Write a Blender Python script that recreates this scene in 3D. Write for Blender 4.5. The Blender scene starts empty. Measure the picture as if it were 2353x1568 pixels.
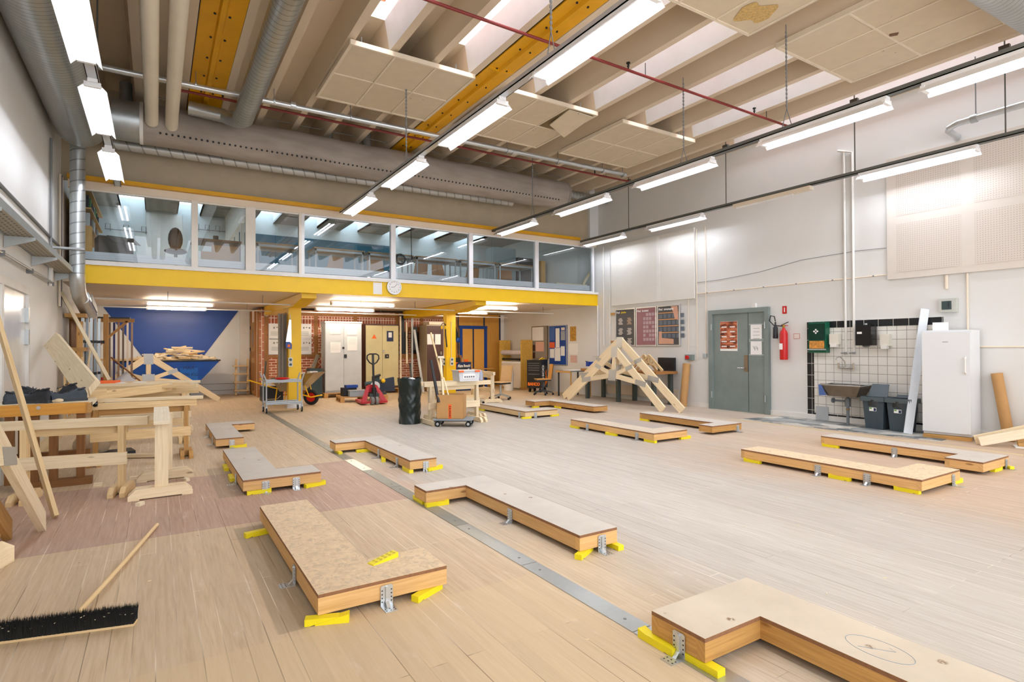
import bpy, math, random
from mathutils import Vector, Matrix
random.seed(7)
C = bpy.context.scene.collection
PI = math.pi
V = Vector

def lin(h, k=1.0):
    h = h.lstrip('#'); r = []
    for i in (0, 2, 4):
        c = int(h[i:i+2], 16) / 255
        r.append((c / 12.92 if c <= .04045 else ((c + .055) / 1.055) ** 2.4) * k)
    return (r[0], r[1], r[2], 1)

# ---------------------------------------------------------------- survey camera
# the photograph's own view: world X along the back wall, Y into the hall, Z up, eye at 1.40 m
F, YAW, PIT, ROL, EYE = 1304.4, -0.5598, 0.01002, -0.00405, 1.40
def ray(x, y):
    v = V((x - 1176.5, -(y - 784), -F))
    v = Matrix.Rotation(ROL, 3, 'Z') @ v
    w = V((v.x, -v.z, v.y))
    w = Matrix.Rotation(PIT, 3, 'X') @ w
    return Matrix.Rotation(YAW, 3, 'Z') @ w
def fl(x, y, z=0.0):                      # where a sight line meets a level z
    r = ray(x, y); t = (z - EYE) / r.z
    return V((r.x * t, r.y * t, z))
def aX(x, y, X):                          # ... meets a plane x = X
    r = ray(x, y); t = X / r.x
    return V((X, r.y * t, EYE + r.z * t))
def aY(x, y, Y):                          # ... meets a plane y = Y
    r = ray(x, y); t = Y / r.y
    return V((r.x * t, Y, EYE + r.z * t))

# ---------------------------------------------------------------- materials
class NT:
    def __init__(s, name):
        s.m = bpy.data.materials.new(name); s.m.use_nodes = True
        s.t = s.m.node_tree; s.t.nodes.clear()
        s.out = s.t.nodes.new('ShaderNodeOutputMaterial')
    def n(s, typ, ins=None, **props):
        nd = s.t.nodes.new('ShaderNode' + typ)
        for k, v in props.items(): setattr(nd, k, v)
        for k, v in (ins or {}).items():
            sock = nd.inputs[k]
            if isinstance(v, bpy.types.NodeSocket): s.t.links.new(v, sock)
            else: sock.default_value = v
        return nd
    def math(s, op, a, b=0.0, c=None, clamp=False):
        d = {0: a, 1: b}
        if c is not None: d[2] = c
        return s.n('Math', d, operation=op, use_clamp=clamp).outputs[0]
    def co(s, kind='Object', scale=(1, 1, 1), rot=(0, 0, 0), loc=(0, 0, 0)):
        tc = s.n('TexCoord')
        return s.n('Mapping', {'Vector': tc.outputs[kind], 'Scale': scale, 'Rotation': rot, 'Location': loc}).outputs[0]
    def noise(s, vec, scale=5, detail=3, rough=.5, dist=0):
        return s.n('TexNoise', {'Vector': vec, 'Scale': scale, 'Detail': detail, 'Roughness': rough, 'Distortion': dist}).outputs['Fac']
    def ramp(s, fac, stops):
        r = s.n('ValToRGB', {'Fac': fac}); e = r.color_ramp.elements
        while len(e) < len(stops): e.new(.5)
        for i, (p, c) in enumerate(stops):
            e[i].position = p; e[i].color = c if len(c) == 4 else (*c, 1)
        return r.outputs['Color']
    def step(s, v, a, b):                  # smooth 0..1 between a and b
        return s.n('MapRange', {'Value': v, 'From Min': a, 'From Max': b}, interpolation_type='SMOOTHSTEP').outputs['Result']
    def mix(s, f, a, b, blend='MIX'):
        m = s.n('Mix', data_type='RGBA', blend_type=blend)
        for i, v in ((0, f), (6, a), (7, b)):
            if isinstance(v, bpy.types.NodeSocket): s.t.links.new(v, m.inputs[i])
            else: m.inputs[i].default_value = v
        return m.outputs[2]
    def bsdf(s, col, rough=.6, metal=0, bump=None, bstr=.3, spec=None, alpha=None):
        d = {'Base Color': col, 'Roughness': rough, 'Metallic': metal}
        if spec is not None: d['Specular IOR Level'] = spec
        if bump is not None:
            d['Normal'] = s.n('Bump', {'Height': bump, 'Strength': bstr, 'Distance': .01}).outputs[0]
        p = s.n('BsdfPrincipled', d)
        s.t.links.new(p.outputs[0], s.out.inputs[0])
        return s.m

MAT = {}
def paint(name, hexc, rough=.55, metal=0, var=.06, scale=3, spec=None):
    if name in MAT: return MAT[name]
    t = NT(name); c = lin(hexc)
    f = t.noise(t.co(), scale, 4, .6)
    lo = tuple(x * (1 - var) for x in c[:3]); hi = tuple(min(1, x * (1 + var)) for x in c[:3])
    MAT[name] = t.bsdf(t.ramp(f, [(.3, lo), (.7, hi)]), rough, metal, spec=spec)
    return MAT[name]
def wood(name, hexc, dark=.72, rough=.6, knots=.55):
    if name in MAT: return MAT[name]
    t = NT(name); c = lin(hexc)
    oi = t.n('ObjectInfo').outputs['Random']
    off = t.n('CombineXYZ', {0: t.math('MULTIPLY', oi, 37.0), 1: t.math('MULTIPLY', oi, 11.0), 2: 0.0}).outputs[0]
    uv = t.n('VectorMath', {0: t.n('TexCoord').outputs['UV'], 1: off}, operation='ADD').outputs[0]
    g = t.n('Mapping', {'Vector': uv, 'Scale': (1.2, 26, 1)}).outputs[0]
    f = t.noise(g, 2.0, 5, .6, .6)
    d = tuple(x * dark for x in c[:3]); d = (d[0], d[1] * .93, d[2] * .82)
    col = t.ramp(f, [(.32, d), (.6, c), (.8, tuple(min(1, x * 1.06) for x in c[:3]))])
    k = t.n('TexVoronoi', {'Vector': t.n('Mapping', {'Vector': uv, 'Scale': (2.6, 9, 1)}).outputs[0], 'Scale': 1.0}, feature='F1')
    km = t.step(k.outputs['Distance'], .13, .05)
    kr = t.step(t.n('SeparateColor', {0: k.outputs['Color']}).outputs[0], knots, knots + .02)
    col = t.mix(t.math('MULTIPLY', t.math('MULTIPLY', km, kr), .75), col, (c[0] * .3, c[1] * .2, c[2] * .13, 1))
    tint = t.math('MULTIPLY_ADD', oi, .22, .88)
    col = t.mix(1.0, col, t.n('CombineColor', {0: tint, 1: tint, 2: tint}).outputs[0], 'MULTIPLY')
    MAT[name] = t.bsdf(col, rough, bump=f, bstr=.08)
    return MAT[name]
def osb(name, hexc, grey=0.0):
    t = NT(name); c = lin(hexc)
    co = t.co()
    wv = t.n('VectorMath', {0: co, 1: t.n('VectorMath', {0: t.n('TexNoise', {'Vector': co, 'Scale': 9.0}).outputs['Color'], 'Scale': .12}, operation='SCALE').outputs[0]}, operation='ADD').outputs[0]
    v1 = t.n('TexVoronoi', {'Vector': t.n('Mapping', {'Vector': wv, 'Scale': (26, 70, 40), 'Rotation': (0, 0, .5)}).outputs[0], 'Scale': 1.0})
    v2 = t.n('TexVoronoi', {'Vector': t.n('Mapping', {'Vector': wv, 'Scale': (64, 24, 40), 'Rotation': (0, 0, .2)}).outputs[0], 'Scale': 1.0})
    a = t.n('SeparateColor', {0: v1.outputs['Color']}).outputs[0]; b = t.n('SeparateColor', {0: v2.outputs['Color']}).outputs[1]
    f = t.math('MULTIPLY_ADD', a, .5, t.math('MULTIPLY', b, .5))
    col = t.ramp(f, [(.1, tuple(x * .84 for x in c[:3])), (.45, c), (.9, tuple(min(1, x * 1.13) for x in c[:3]))])
    MAT[name] = t.bsdf(col, .75, bump=f, bstr=.1)
    return MAT[name]
def chip(name, hexc):                      # worn pale board top with scuffs, chips and dark specks
    t = NT(name); c = lin(hexc); co = t.co()
    f = t.noise(co, 3.0, 6, .65)
    col = t.ramp(f, [(.3, tuple(x * .88 for x in c[:3])), (.65, c)])
    v = t.n('TexVoronoi', {'Vector': co, 'Scale': 6.5})
    m = t.math('MULTIPLY', t.step(v.outputs['Distance'], .17, .07), t.step(t.n('SeparateColor', {0: v.outputs['Color']}).outputs[0], .45, .5))
    m = t.math('MULTIPLY', m, t.step(t.noise(co, 60, 3, .7), .40, .55))
    col = t.mix(m, col, lin('#7d5c38'))
    s = t.step(t.noise(t.co(scale=(1, 6, 1)), 8, 4, .7), .68, .78)
    col = t.mix(t.math('MULTIPLY', s, .25), col, lin('#8e8577'))
    MAT[name] = t.bsdf(col, .7)
    return MAT[name]
def galv(name, hexc='#b9bfc0', rough=.38, metal=.75):
    t = NT(name); c = lin(hexc); co = t.co()
    v = t.n('TexVoronoi', {'Vector': co, 'Scale': 28.0})
    f = t.math('MULTIPLY_ADD', t.n('SeparateColor', {0: v.outputs['Color']}).outputs[0], .12, t.math('MULTIPLY', t.noise(co, 2.5, 5, .65), .88))
    MAT[name] = t.bsdf(t.ramp(f, [(.3, tuple(x * .88 for x in c[:3])), (.65, c)]), rough, metal)
    return MAT[name]
def spiral(name, pitch, hexc='#b4b8b6', rough=.33, metal=.8):   # lock-seam duct: a seam line every pitch metres along UV.x
    t = NT(name); c = lin(hexc)
    uv = t.n('SeparateXYZ', {0: t.n('TexCoord').outputs['UV']})
    u = t.math('DIVIDE', t.math('ADD', uv.outputs[0], t.math('MULTIPLY', uv.outputs[1], pitch * .159)), pitch)
    fr = t.math('ABSOLUTE', t.math('SUBTRACT', t.math('FRACT', u), .5))
    line = t.step(fr, .09, .02)
    f = t.noise(t.co(), 2.2, 4)
    col = t.ramp(f, [(.3, tuple(x * .85 for x in c[:3])), (.7, c)])
    col = t.mix(t.math('MULTIPLY', line, .8), col, tuple(x * .35 for x in c[:3]) + (1,))
    MAT[name] = t.bsdf(col, rough, metal, bump=t.math('MULTIPLY', fr, 1.0), bstr=.22)
    return MAT[name]
def emit(name, hexc, k):
    t = NT(name)
    e = t.n('Emission', {'Color': lin(hexc), 'Strength': k})
    t.t.links.new(e.outputs[0], t.out.inputs[0]); MAT[name] = t.m
    return t.m
def glass(name, tint=(.9, .95, .95), refl=1.0):
    t = NT(name)
    fr = t.math('MULTIPLY', t.n('Fresnel', {'IOR': 1.5}).outputs[0], refl, clamp=True)
    a = t.n('BsdfTransparent', {'Color': (*tint, 1)}); b = t.n('BsdfGlossy', {'Color': (1, 1, 1, 1), 'Roughness': .0})
    m = t.n('MixShader', {0: fr, 1: a.outputs[0], 2: b.outputs[0]})
    t.t.links.new(m.outputs[0], t.out.inputs[0]); MAT[name] = t.m
    return t.m
def bricks(name, c1, c2, mortar, bw, bh, ms, rot=(PI/2, 0, 0), off=.5, rough=.8, loc=(0, 0, 0), var=.5, kind='Object'):
    t = NT(name)
    co = t.co(kind, rot=rot, loc=loc)
    b = t.n('TexBrick', {'Vector': co, 'Color1': lin(c1), 'Color2': lin(c2), 'Mortar': lin(mortar), 'Scale': 1.0,
        'Mortar Size': ms, 'Mortar Smooth': .1, 'Bias': 0.0, 'Brick Width': bw, 'Row Height': bh}, offset=off)
    f = t.noise(t.co(), 14, 3)
    col = t.mix(.25 * var, b.outputs['Color'], t.ramp(f, [(.3, (0, 0, 0)), (.7, (1, 1, 1))]), 'OVERLAY')
    MAT[name] = t.bsdf(col, rough, bump=t.math('SUBTRACT', 1.0, b.outputs['Fac']), bstr=.35)
    return MAT[name]

# ---------------------------------------------------------------- mesh builder
ORG = {}
def frame(d, up=(0, 0, 1)):
    d = V(d).normalized(); up = V(up)
    if abs(d.dot(up)) > .995: up = V((0, 1, 0)) if abs(d.y) < .9 else V((1, 0, 0))
    s = d.cross(up).normalized(); u = s.cross(d).normalized()
    return d, s, u
class M:
    def __init__(s): s.v = []; s.f = []; s.uv = []; s.sm = []; s.mi = []; s.k = 0
    def face(s, pts, uvs=None, sm=False):
        i = len(s.v); s.v += [V(p) for p in pts]; s.f.append(list(range(i, i + len(pts))))
        if uvs is None:
            a = V(pts[1]) - V(pts[0]); e1 = a.normalized() if a.length else V((1, 0, 0))
            nrm = V((0, 0, 0))
            for k in range(1, len(pts) - 1): nrm += (V(pts[k]) - V(pts[0])).cross(V(pts[k+1]) - V(pts[0]))
            e2 = nrm.cross(e1).normalized() if nrm.length else V((0, 1, 0))
            uvs = [((V(p) - V(pts[0])).dot(e1), (V(p) - V(pts[0])).dot(e2)) for p in pts]
        s.uv.append(list(uvs)); s.sm.append(sm); s.mi.append(s.k); return s
    def faces(s, verts, faces, uvs=None, sm=False):
        i = len(s.v); s.v += [V(p) for p in verts]
        for n, f in enumerate(faces):
            s.f.append([i + k for k in f]); s.sm.append(sm); s.mi.append(s.k)
            s.uv.append(uvs[n] if uvs else [(0, 0)] * len(f))
        return s
    def beam(s, p1, p2, w, h, up=(0, 0, 1)):       # straight timber: w across, h along 'up'
        p1, p2 = V(p1), V(p2); d, a, u = frame(p2 - p1, up); L = (p2 - p1).length
        a = a * w / 2; u = u * h / 2; r0 = random.random() * 9
        q = [p1 - a - u, p1 + a - u, p1 + a + u, p1 - a + u]; e = [x + (p2 - p1) for x in q]
        for i, (j, k) in enumerate(((0, 1), (1, 2), (2, 3), (3, 0))):
            wd = w if i % 2 == 0 else h; o = r0 + i * .37
            s.face([q[j], e[j], e[k], q[k]][::-1], [(0, o + wd), (L, o + wd), (L, o), (0, o)])
        s.face(q, [(0, 0), (.02, w), (.02, w + h), (0, h)]); s.face(e[::-1], [(0, 0), (.02, w), (.02, w + h), (0, h)])
        return s
    def b(s, x0, x1, y0, y1, z0, z1):
        d = (abs(x1 - x0), abs(y1 - y0), abs(z1 - z0)); k = d.index(max(d))
        c = ((x0 + x1) / 2, (y0 + y1) / 2, (z0 + z1) / 2)
        if k == 0: s.beam((min(x0, x1), c[1], c[2]), (max(x0, x1), c[1], c[2]), d[1], d[2])
        elif k == 1: s.beam((c[0], min(y0, y1), c[2]), (c[0], max(y0, y1), c[2]), d[0], d[2])
        else: s.beam((c[0], c[1], min(z0, z1)), (c[0], c[1], max(z0, z1)), d[0], d[1], (0, 1, 0))
        return s
    def box(s, c, sz, rz=0):                        # box with its base centre at c, turned about z
        R = Matrix.Rotation(rz, 3, 'Z'); t = M(); t.b(-sz[0]/2, sz[0]/2, -sz[1]/2, sz[1]/2, 0, sz[2])
        return s.join(t, R, c)
    def join(s, t, R=None, c=(0, 0, 0)):
        i = len(s.v); c = V(c)
        s.v += [(R @ p if R is not None else p) + c for p in t.v]
        s.f += [[i + k for k in f] for f in t.f]; s.uv += t.uv; s.sm += t.sm; s.mi += [s.k] * len(t.f)
        return s
    def cyl(s, p1, p2, r, r2=None, n=16, caps=True):
        return s.tube([p1, p2], [r, r if r2 is None else r2], n, caps)
    def tube(s, pts, r, n=10, caps=True, closed=False):
        pts = [V(p) for p in pts]; N = len(pts)
        rs = r if isinstance(r, (list, tuple)) else [r] * N
        rings = []; L = 0; lens = []; ref = None
        for i, p in enumerate(pts):
            if closed: d = pts[(i + 1) % N] - pts[i - 1]
            else: d = pts[min(i + 1, N - 1)] - pts[max(i - 1, 0)]
            if d.length < 1e-9: d = V((0, 0, 1))
            d.normalize()
            if ref is None: _, a, u = frame(d)
            else:
                a = ref - d * ref.dot(d)
                a = a.normalized() if a.length > 1e-6 else frame(d)[1]
                u = a.cross(d).normalized()
            ref = a
            if i: L += (p - pts[i - 1]).length
            lens.append(L)
            rings.append([p + (a * math.cos(2*PI*k/n) + u * math.sin(2*PI*k/n)) * rs[i] for k in range(n)])
        i0 = len(s.v)
        for g in rings: s.v += g
        for i in range(N if closed else N - 1):
            j = (i + 1) % N
            for k in range(n):
                k2 = (k + 1) % n
                s.f.append([i0 + i*n + k, i0 + i*n + k2, i0 + j*n + k2, i0 + j*n + k])
                l2 = lens[j] if j else L + .1
                s.uv.append([(lens[i], 2*PI*k/n), (lens[i], 2*PI*(k+1)/n), (l2, 2*PI*(k+1)/n), (l2, 2*PI*k/n)])
                s.sm.append(True); s.mi.append(s.k)
        if caps and not closed:
            for g, rv in ((rings[0], True), (rings[-1], False)):
                if (g[0] - g[n // 2]).length > 1e-5: s.face(g[::-1] if rv else g)
        return s
    def ext(s, poly, vec, both=True):               # a flat outline given its thickness
        poly = [V(p) for p in poly]; vec = V(vec); n = len(poly)
        nrm = V((0, 0, 0))
        for k in range(1, n - 1): nrm += (poly[k] - poly[0]).cross(poly[k+1] - poly[0])
        if nrm.dot(vec) > 0: poly = poly[::-1]
        s.face(poly); s.face([p + vec for p in poly[::-1]])
        for k in range(n):
            a, c = poly[k], poly[(k + 1) % n]; l = (c - a).length; w = vec.length
            if l >= w: s.face([c, a, a + vec, c + vec], [(l, 0), (0, 0), (0, w), (l, w)])
            else: s.face([c, a, a + vec, c + vec], [(0, l), (0, 0), (w, 0), (w, l)])
        return s
    def lathe(s, prof, c, n=20, axis=(0, 0, 1)):
        d, a, u = frame(axis); c = V(c); i0 = len(s.v); m = len(prof)
        for r, z in prof:
            for k in range(n): s.v.append(c + d * z + (a * math.cos(2*PI*k/n) + u * math.sin(2*PI*k/n)) * max(r, 1e-5))
        for i in range(m - 1):
            for k in range(n):
                k2 = (k + 1) % n
                s.f.append([i0 + i*n + k2, i0 + i*n + k, i0 + (i+1)*n + k, i0 + (i+1)*n + k2])
                s.uv.append([(0, 0)] * 4); s.sm.append(True); s.mi.append(s.k)
        return s
    def sph(s, c, r, n=14, m=8, R=None):
        r = (r, r, r) if not isinstance(r, (tuple, list)) else r; t = M()
        t.lathe([(math.sin(PI*i/m), -math.cos(PI*i/m)) for i in range(m + 1)], (0, 0, 0), n)
        t.v = [V((p.x * r[0], p.y * r[1], p.z * r[2])) for p in t.v]
        return s.join(t, R, c)
    def grid(s, fn, nu, nv, sm=True):               # sheet from fn(u, v)
        i0 = len(s.v)
        for i in range(nu + 1):
            for j in range(nv + 1): s.v.append(V(fn(i / nu, j / nv)))
        for i in range(nu):
            for j in range(nv):
                a = i0 + i * (nv + 1) + j
                s.f.append([a, a + nv + 1, a + nv + 2, a + 1]); s.sm.append(sm); s.mi.append(s.k)
                s.uv.append([(i/nu, j/nv), ((i+1)/nu, j/nv), ((i+1)/nu, (j+1)/nv), (i/nu, (j+1)/nv)])
        return s
    def xf(s, R, c=(0, 0, 0), about=(0, 0, 0)):
        a = V(about); c = V(c); s.v = [R @ (p - a) + a + c for p in s.v]; return s
    def o(s, name, mat, parent=None, bevel=0, **tags):
        if not s.v: raise ValueError(name)
        if parent is not None: org = ORG[parent.name]
        else:
            xs = [p.x for p in s.v]; ys = [p.y for p in s.v]; zs = [p.z for p in s.v]
            org = V(((min(xs) + max(xs)) / 2, (min(ys) + max(ys)) / 2, min(zs)))
        me = bpy.data.meshes.new(name)
        me.from_pydata([tuple(p - org) for p in s.v], [], s.f)
        ul = me.uv_layers.new(name='UVMap'); k = 0
        flat = []
        for u in s.uv:
            for a in u: flat += [a[0], a[1]]
        ul.data.foreach_set('uv', flat)
        me.polygons.foreach_set('use_smooth', s.sm)
        for mm in (mat if isinstance(mat, (list, tuple)) else [mat]): me.materials.append(mm)
        me.polygons.foreach_set('material_index', s.mi)
        if any(s.sm):
            try: me.set_sharp_from_angle(angle=math.radians(42))
            except Exception: pass
        me.update()
        ob = bpy.data.objects.new(name, me); C.objects.link(ob)
        if parent is not None: ob.parent = parent
        else: ob.location = org
        ORG[ob.name] = org
        if bevel:
            md = ob.modifiers.new('edge', 'BEVEL'); md.width = bevel; md.segments = 2; md.limit_method = 'ANGLE'; md.angle_limit = .7
        for a, c in tags.items(): ob[a] = c
        return ob
def one(m, name, mat, label, cat, group=None, bevel=0):     # a thing that is one mesh
    ob = m.o(name, mat, None, bevel); ob['label'] = label; ob['category'] = cat
    if group: ob['group'] = group
    return ob
def thing(name, label, cat, loc=(0, 0, 0), group=None):     # a thing with parts: an Empty at its base
    o = bpy.data.objects.new(name, None); C.objects.link(o); o.empty_display_size = .05
    o.location = loc; o['label'] = label; o['category'] = cat
    if group: o['group'] = group
    ORG[o.name] = V(loc); return o
def dup(root, loc, rz=None, label=None):                    # a copy of a thing with copies of its parts and sub-parts
    r = root.copy(); C.objects.link(r); r.location = loc
    if rz is not None: r.rotation_euler = (0, 0, rz)
    if label: r['label'] = label
    for ch in list(root.children):
        c = ch.copy(); C.objects.link(c); c.parent = r
        for g in list(ch.children):
            d = g.copy(); C.objects.link(d); d.parent = c
    return r
def struct(m, name, mat):
    ob = m.o(name, mat); ob['kind'] = 'structure'; return ob
def text(s, size, at, right, up, mat, name='lettering', parent=None, depth=.002, align='CENTER', sx=1.0, bold=0.0):
    cu = bpy.data.curves.new(name, 'FONT'); cu.body = s; cu.size = size; cu.extrude = depth / 2; cu.align_x = align; cu.align_y = 'CENTER'; cu.offset = bold
    cu.resolution_u = 3
    tmp = bpy.data.objects.new('tmp', cu); C.objects.link(tmp)
    dg = bpy.context.evaluated_depsgraph_get()
    me = bpy.data.meshes.new_from_object(tmp.evaluated_get(dg)); me.name = name
    bpy.data.objects.remove(tmp); bpy.data.curves.remove(cu)
    r = V(right).normalized(); u = V(up).normalized(); n = r.cross(u).normalized()
    org = ORG[parent.name]
    for vt in me.vertices:
        p = vt.co; vt.co = V(at) + r * p.x * sx + u * p.y + n * p.z - org
    me.materials.clear(); me.materials.append(mat)
    ob = bpy.data.objects.new(name, me); C.objects.link(ob); ob.parent = parent; ORG[ob.name] = org
    return ob

# palette
W_PINE = wood('pine_pale', '#f0dfbd', .87); W_RAW = wood('pine_raw', '#e8cc9b', .84); W_OLD = wood('pine_old', '#c99a58'); W_BROWN = wood('stained_brown', '#8a5c2c')
W_BIRCH = wood('birch_ply', '#dca95a', .85, .5, .93); W_FRAME = wood('frame_timber', '#dfb478', .82); W_FLAT = wood('plywood_ochre', '#d9a349', .88, .55, .9)
W_WHITE = wood('pine_white', '#f6ead0', .88)
OSB = osb('osb_board', '#dcbf92'); OSB2 = osb('osb_dusty', '#dfc9a6'); OSB3 = osb('osb_yellow', '#cfa345'); CHIP = chip('worn_board', '#cdc6ba'); CHIP2 = chip('worn_board_tan', '#d2c4ae'); EDGE = osb('board_edge', '#8a6040')
WHITE = paint('white_paint', '#e9e7e2'); WALLW = paint('wall_white', '#e2e2df', .6, 0, .02, 1.2); CREAM = paint('cream_paint', '#e6d8c3', .6, 0, .03)
YEL = paint('yellow_steel', '#eec200', .45, 0, .03); YELR = paint('yellow_ceiling_steel', '#e0a400', .5, 0, .06); YWEDGE = paint('yellow_plastic', '#f2e01a', .4)
GALV = galv('galvanised'); GALVB = galv('galvanised_bright', '#d3d8da', .3, .7); CHROME = galv('chrome', '#d8dada', .15, .95); ALU = paint('aluminium', '#c9ccce', .35, .6, .04)
BLACK = paint('black_paint', '#15161a', .45); RUBBER = paint('rubber', '#101114', .7); DGREY = paint('dark_grey_plastic', '#2f3a42', .5); MGREY = paint('mid_grey', '#77797a', .5)
LGREY = paint('light_grey_enamel', '#b3b8ba', .4); BLUE = paint('blue_paint', '#0a3f92', .4, 0, .12, .8); NAVY = paint('navy_paint', '#10254f', .5); RED = paint('red_paint', '#c01818', .35); REDP = paint('red_pipe', '#7d2622', .5)
PAPER = paint('paper', '#f2f2f0', .8, 0, .02); ORANGE = paint('orange', '#f26a1b', .5); CARD = paint('cardboard', '#b98d58', .8, 0, .06, 6); BEIGE = paint('beige_enamel', '#d3c795', .45); BROWN = paint('brown_enamel', '#4a2f28', .45)
GREENGR = paint('grey_green_enamel', '#7b8784', .45, 0, .1, 2.5); STEELB = paint('brushed_steel', '#a79f8e', .3, .85, .1, 5)
TUBE = emit('tube_light', '#eef3ff', 36); TUBEW = emit('tube_light_warm', '#ffedd8', 48)
LAMPW = paint('lamp_white', '#f4f4f4', .35)
# ================================================================ the hall itself
XL, XR, YF, YB, YN = -1.39, 10.56, 12.35, 19.1, -3.2      # walls, gallery front, back wall, near limit
ZU, ZG = 2.56, 2.86                                       # underside and floor of the gallery
ZR = 5.6                                                  # underside of the roof ribs

def floor_mat():
    t = NT('plank_floor')
    P = t.n('NewGeometry').outputs['Position']; s = t.n('SeparateXYZ', {0: P})
    X, Y = s.outputs[0], s.outputs[1]
    pc = t.n('CombineXYZ', {0: Y, 1: X, 2: 0.0}).outputs[0]
    b = t.n('TexBrick', {'Vector': pc, 'Color1': (.3, .3, .3, 1), 'Color2': (.7, .7, .7, 1), 'Mortar': (.5, .5, .5, 1), 'Scale': 1.0,
        'Mortar Size': .0024, 'Mortar Smooth': .2, 'Bias': 0.0, 'Brick Width': 2.3, 'Row Height': .092}, offset=.37)
    tone = t.n('SeparateColor', {0: b.outputs['Color']}).outputs[0]
    g = t.noise(t.n('Mapping', {'Vector': pc, 'Scale': (1.3, 22, 1)}).outputs[0], 2.2, 6, .62, .5)
    big = t.noise(P, .55, 4, .55)
    med = t.noise(t.n('Mapping', {'Vector': P, 'Scale': (1.6, .8, 1)}).outputs[0], 1.5, 5, .6)
    tan = t.ramp(g, [(.25, lin('#bda583')), (.5, lin('#cdb797')), (.8, lin('#d9c6a8'))])
    pale = t.ramp(g, [(.25, lin('#aaa193')), (.55, lin('#b9b2a7')), (.8, lin('#c4beb4'))])
    blush = t.ramp(g, [(.25, lin('#b69c80')), (.55, lin('#c5ad93')), (.8, lin('#d0bca4'))])
    pink = t.ramp(g, [(.3, lin('#ab8d78')), (.55, lin('#b99c89')), (.8, lin('#c6ae9e'))])
    def sm(v, a, c): return t.step(v, a, c)
    nx = t.math('ADD', X, t.math('MULTIPLY', t.math('SUBTRACT', big, .5), 2.6))
    ny = t.math('ADD', Y, t.math('MULTIPLY', t.math('SUBTRACT', med, .5), 2.2))
    dust = t.math('MULTIPLY', sm(nx, 1.6, 3.2), sm(ny, 13.8, 10.5))
    col = t.mix(dust, tan, pale)
    right = t.math('MULTIPLY', sm(nx, 4.7, 6.4), sm(ny, 6.5, 4.0))
    col = t.mix(t.math('MULTIPLY', right, .85), col, blush)
    right2 = t.math('MULTIPLY', sm(nx, 6.2, 7.4), sm(ny, 12, 10))
    col = t.mix(t.math('MULTIPLY', right2, .5), col, blush)
    inx = t.math('MULTIPLY', sm(X, 1.985, 1.975), 1.0)
    pk = t.math('MULTIPLY', t.math('MULTIPLY', sm(Y, 4.965, 4.975), sm(Y, 7.06, 7.05)), inx)
    pk2 = t.math('MULTIPLY', t.math('MULTIPLY', sm(Y, 4.9, 5.3), sm(Y, 6.9, 6.2)), t.math('MULTIPLY', sm(X, 2.1, 2.12), sm(nx, 2.9, 2.3)))
    col = t.mix(t.math('MAXIMUM', pk, t.math('MULTIPLY', pk2, .6)), col, pink)
    # grey worn rectangle between the two far right-hand platforms, darker strip beside the near left one
    gr = t.math('MULTIPLY', t.math('MULTIPLY', sm(X, 6.72, 6.76), sm(X, 7.66, 7.6)), t.math('MULTIPLY', sm(Y, 6.2, 6.3), sm(Y, 8.3, 8.1)))
    col = t.mix(t.math('MULTIPLY', gr, .6), col, lin('#a9a19b'))
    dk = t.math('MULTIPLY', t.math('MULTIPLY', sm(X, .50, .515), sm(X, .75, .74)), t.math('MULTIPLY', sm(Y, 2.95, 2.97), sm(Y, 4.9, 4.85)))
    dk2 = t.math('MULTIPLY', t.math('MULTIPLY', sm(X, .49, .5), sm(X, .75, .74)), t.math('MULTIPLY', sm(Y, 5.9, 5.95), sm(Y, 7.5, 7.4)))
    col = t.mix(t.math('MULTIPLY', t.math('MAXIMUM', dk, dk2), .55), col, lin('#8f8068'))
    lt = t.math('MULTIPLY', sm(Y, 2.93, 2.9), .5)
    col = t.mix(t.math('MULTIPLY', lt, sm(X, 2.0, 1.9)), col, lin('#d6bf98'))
    # plank tone, joints, scuffs, dark specks
    tn = t.math('MULTIPLY_ADD', tone, .24, .88)
    col = t.mix(1.0, col, t.n('CombineColor', {0: tn, 1: tn, 2: tn}).outputs[0], 'MULTIPLY')
    jn = t.math('MULTIPLY', b.outputs['Fac'], t.step(t.noise(t.n('Mapping', {'Vector': pc, 'Scale': (.5, 8, 1)}).outputs[0], 1.2, 2), .38, .62))
    light = t.step(t.noise(P, .8, 2), .45, .55)
    col = t.mix(t.math('MULTIPLY', jn, .75), col, t.mix(light, lin('#6f5b42'), lin('#efe4d2')))
    sc = t.step(t.noise(t.n('Mapping', {'Vector': pc, 'Scale': (2.2, 6, 1), 'Rotation': (0, 0, .1)}).outputs[0], 3.5, 6, .7), .64, .78)
    col = t.mix(t.math('MULTIPLY', sc, .42), col, lin('#8d7f70'))
    sp = t.n('TexVoronoi', {'Vector': P, 'Scale': 3.2})
    spm = t.math('MULTIPLY', t.step(sp.outputs['Distance'], .035, .015), t.step(t.n('SeparateColor', {0: sp.outputs['Color']}).outputs[0], .5, .55))
    col = t.mix(t.math('MULTIPLY', spm, .7), col, lin('#4a4038'))
    wd = t.step(t.noise(t.n('Mapping', {'Vector': pc, 'Scale': (1.0, 3.0, 1)}).outputs[0], 2.3, 5, .7), .6, .8)
    col = t.mix(t.math('MULTIPLY', wd, .45), col, lin('#efe8df'))
    return t.bsdf(col, t.math('MULTIPLY_ADD', g, .15, .5), spec=.35)
FLOOR = floor_mat()
struct(M().face([(XL, YN, 0), (XR + .02, YN, 0), (XR + .02, YB, 0), (XL, YB, 0)]), 'floor', FLOOR)

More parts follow.
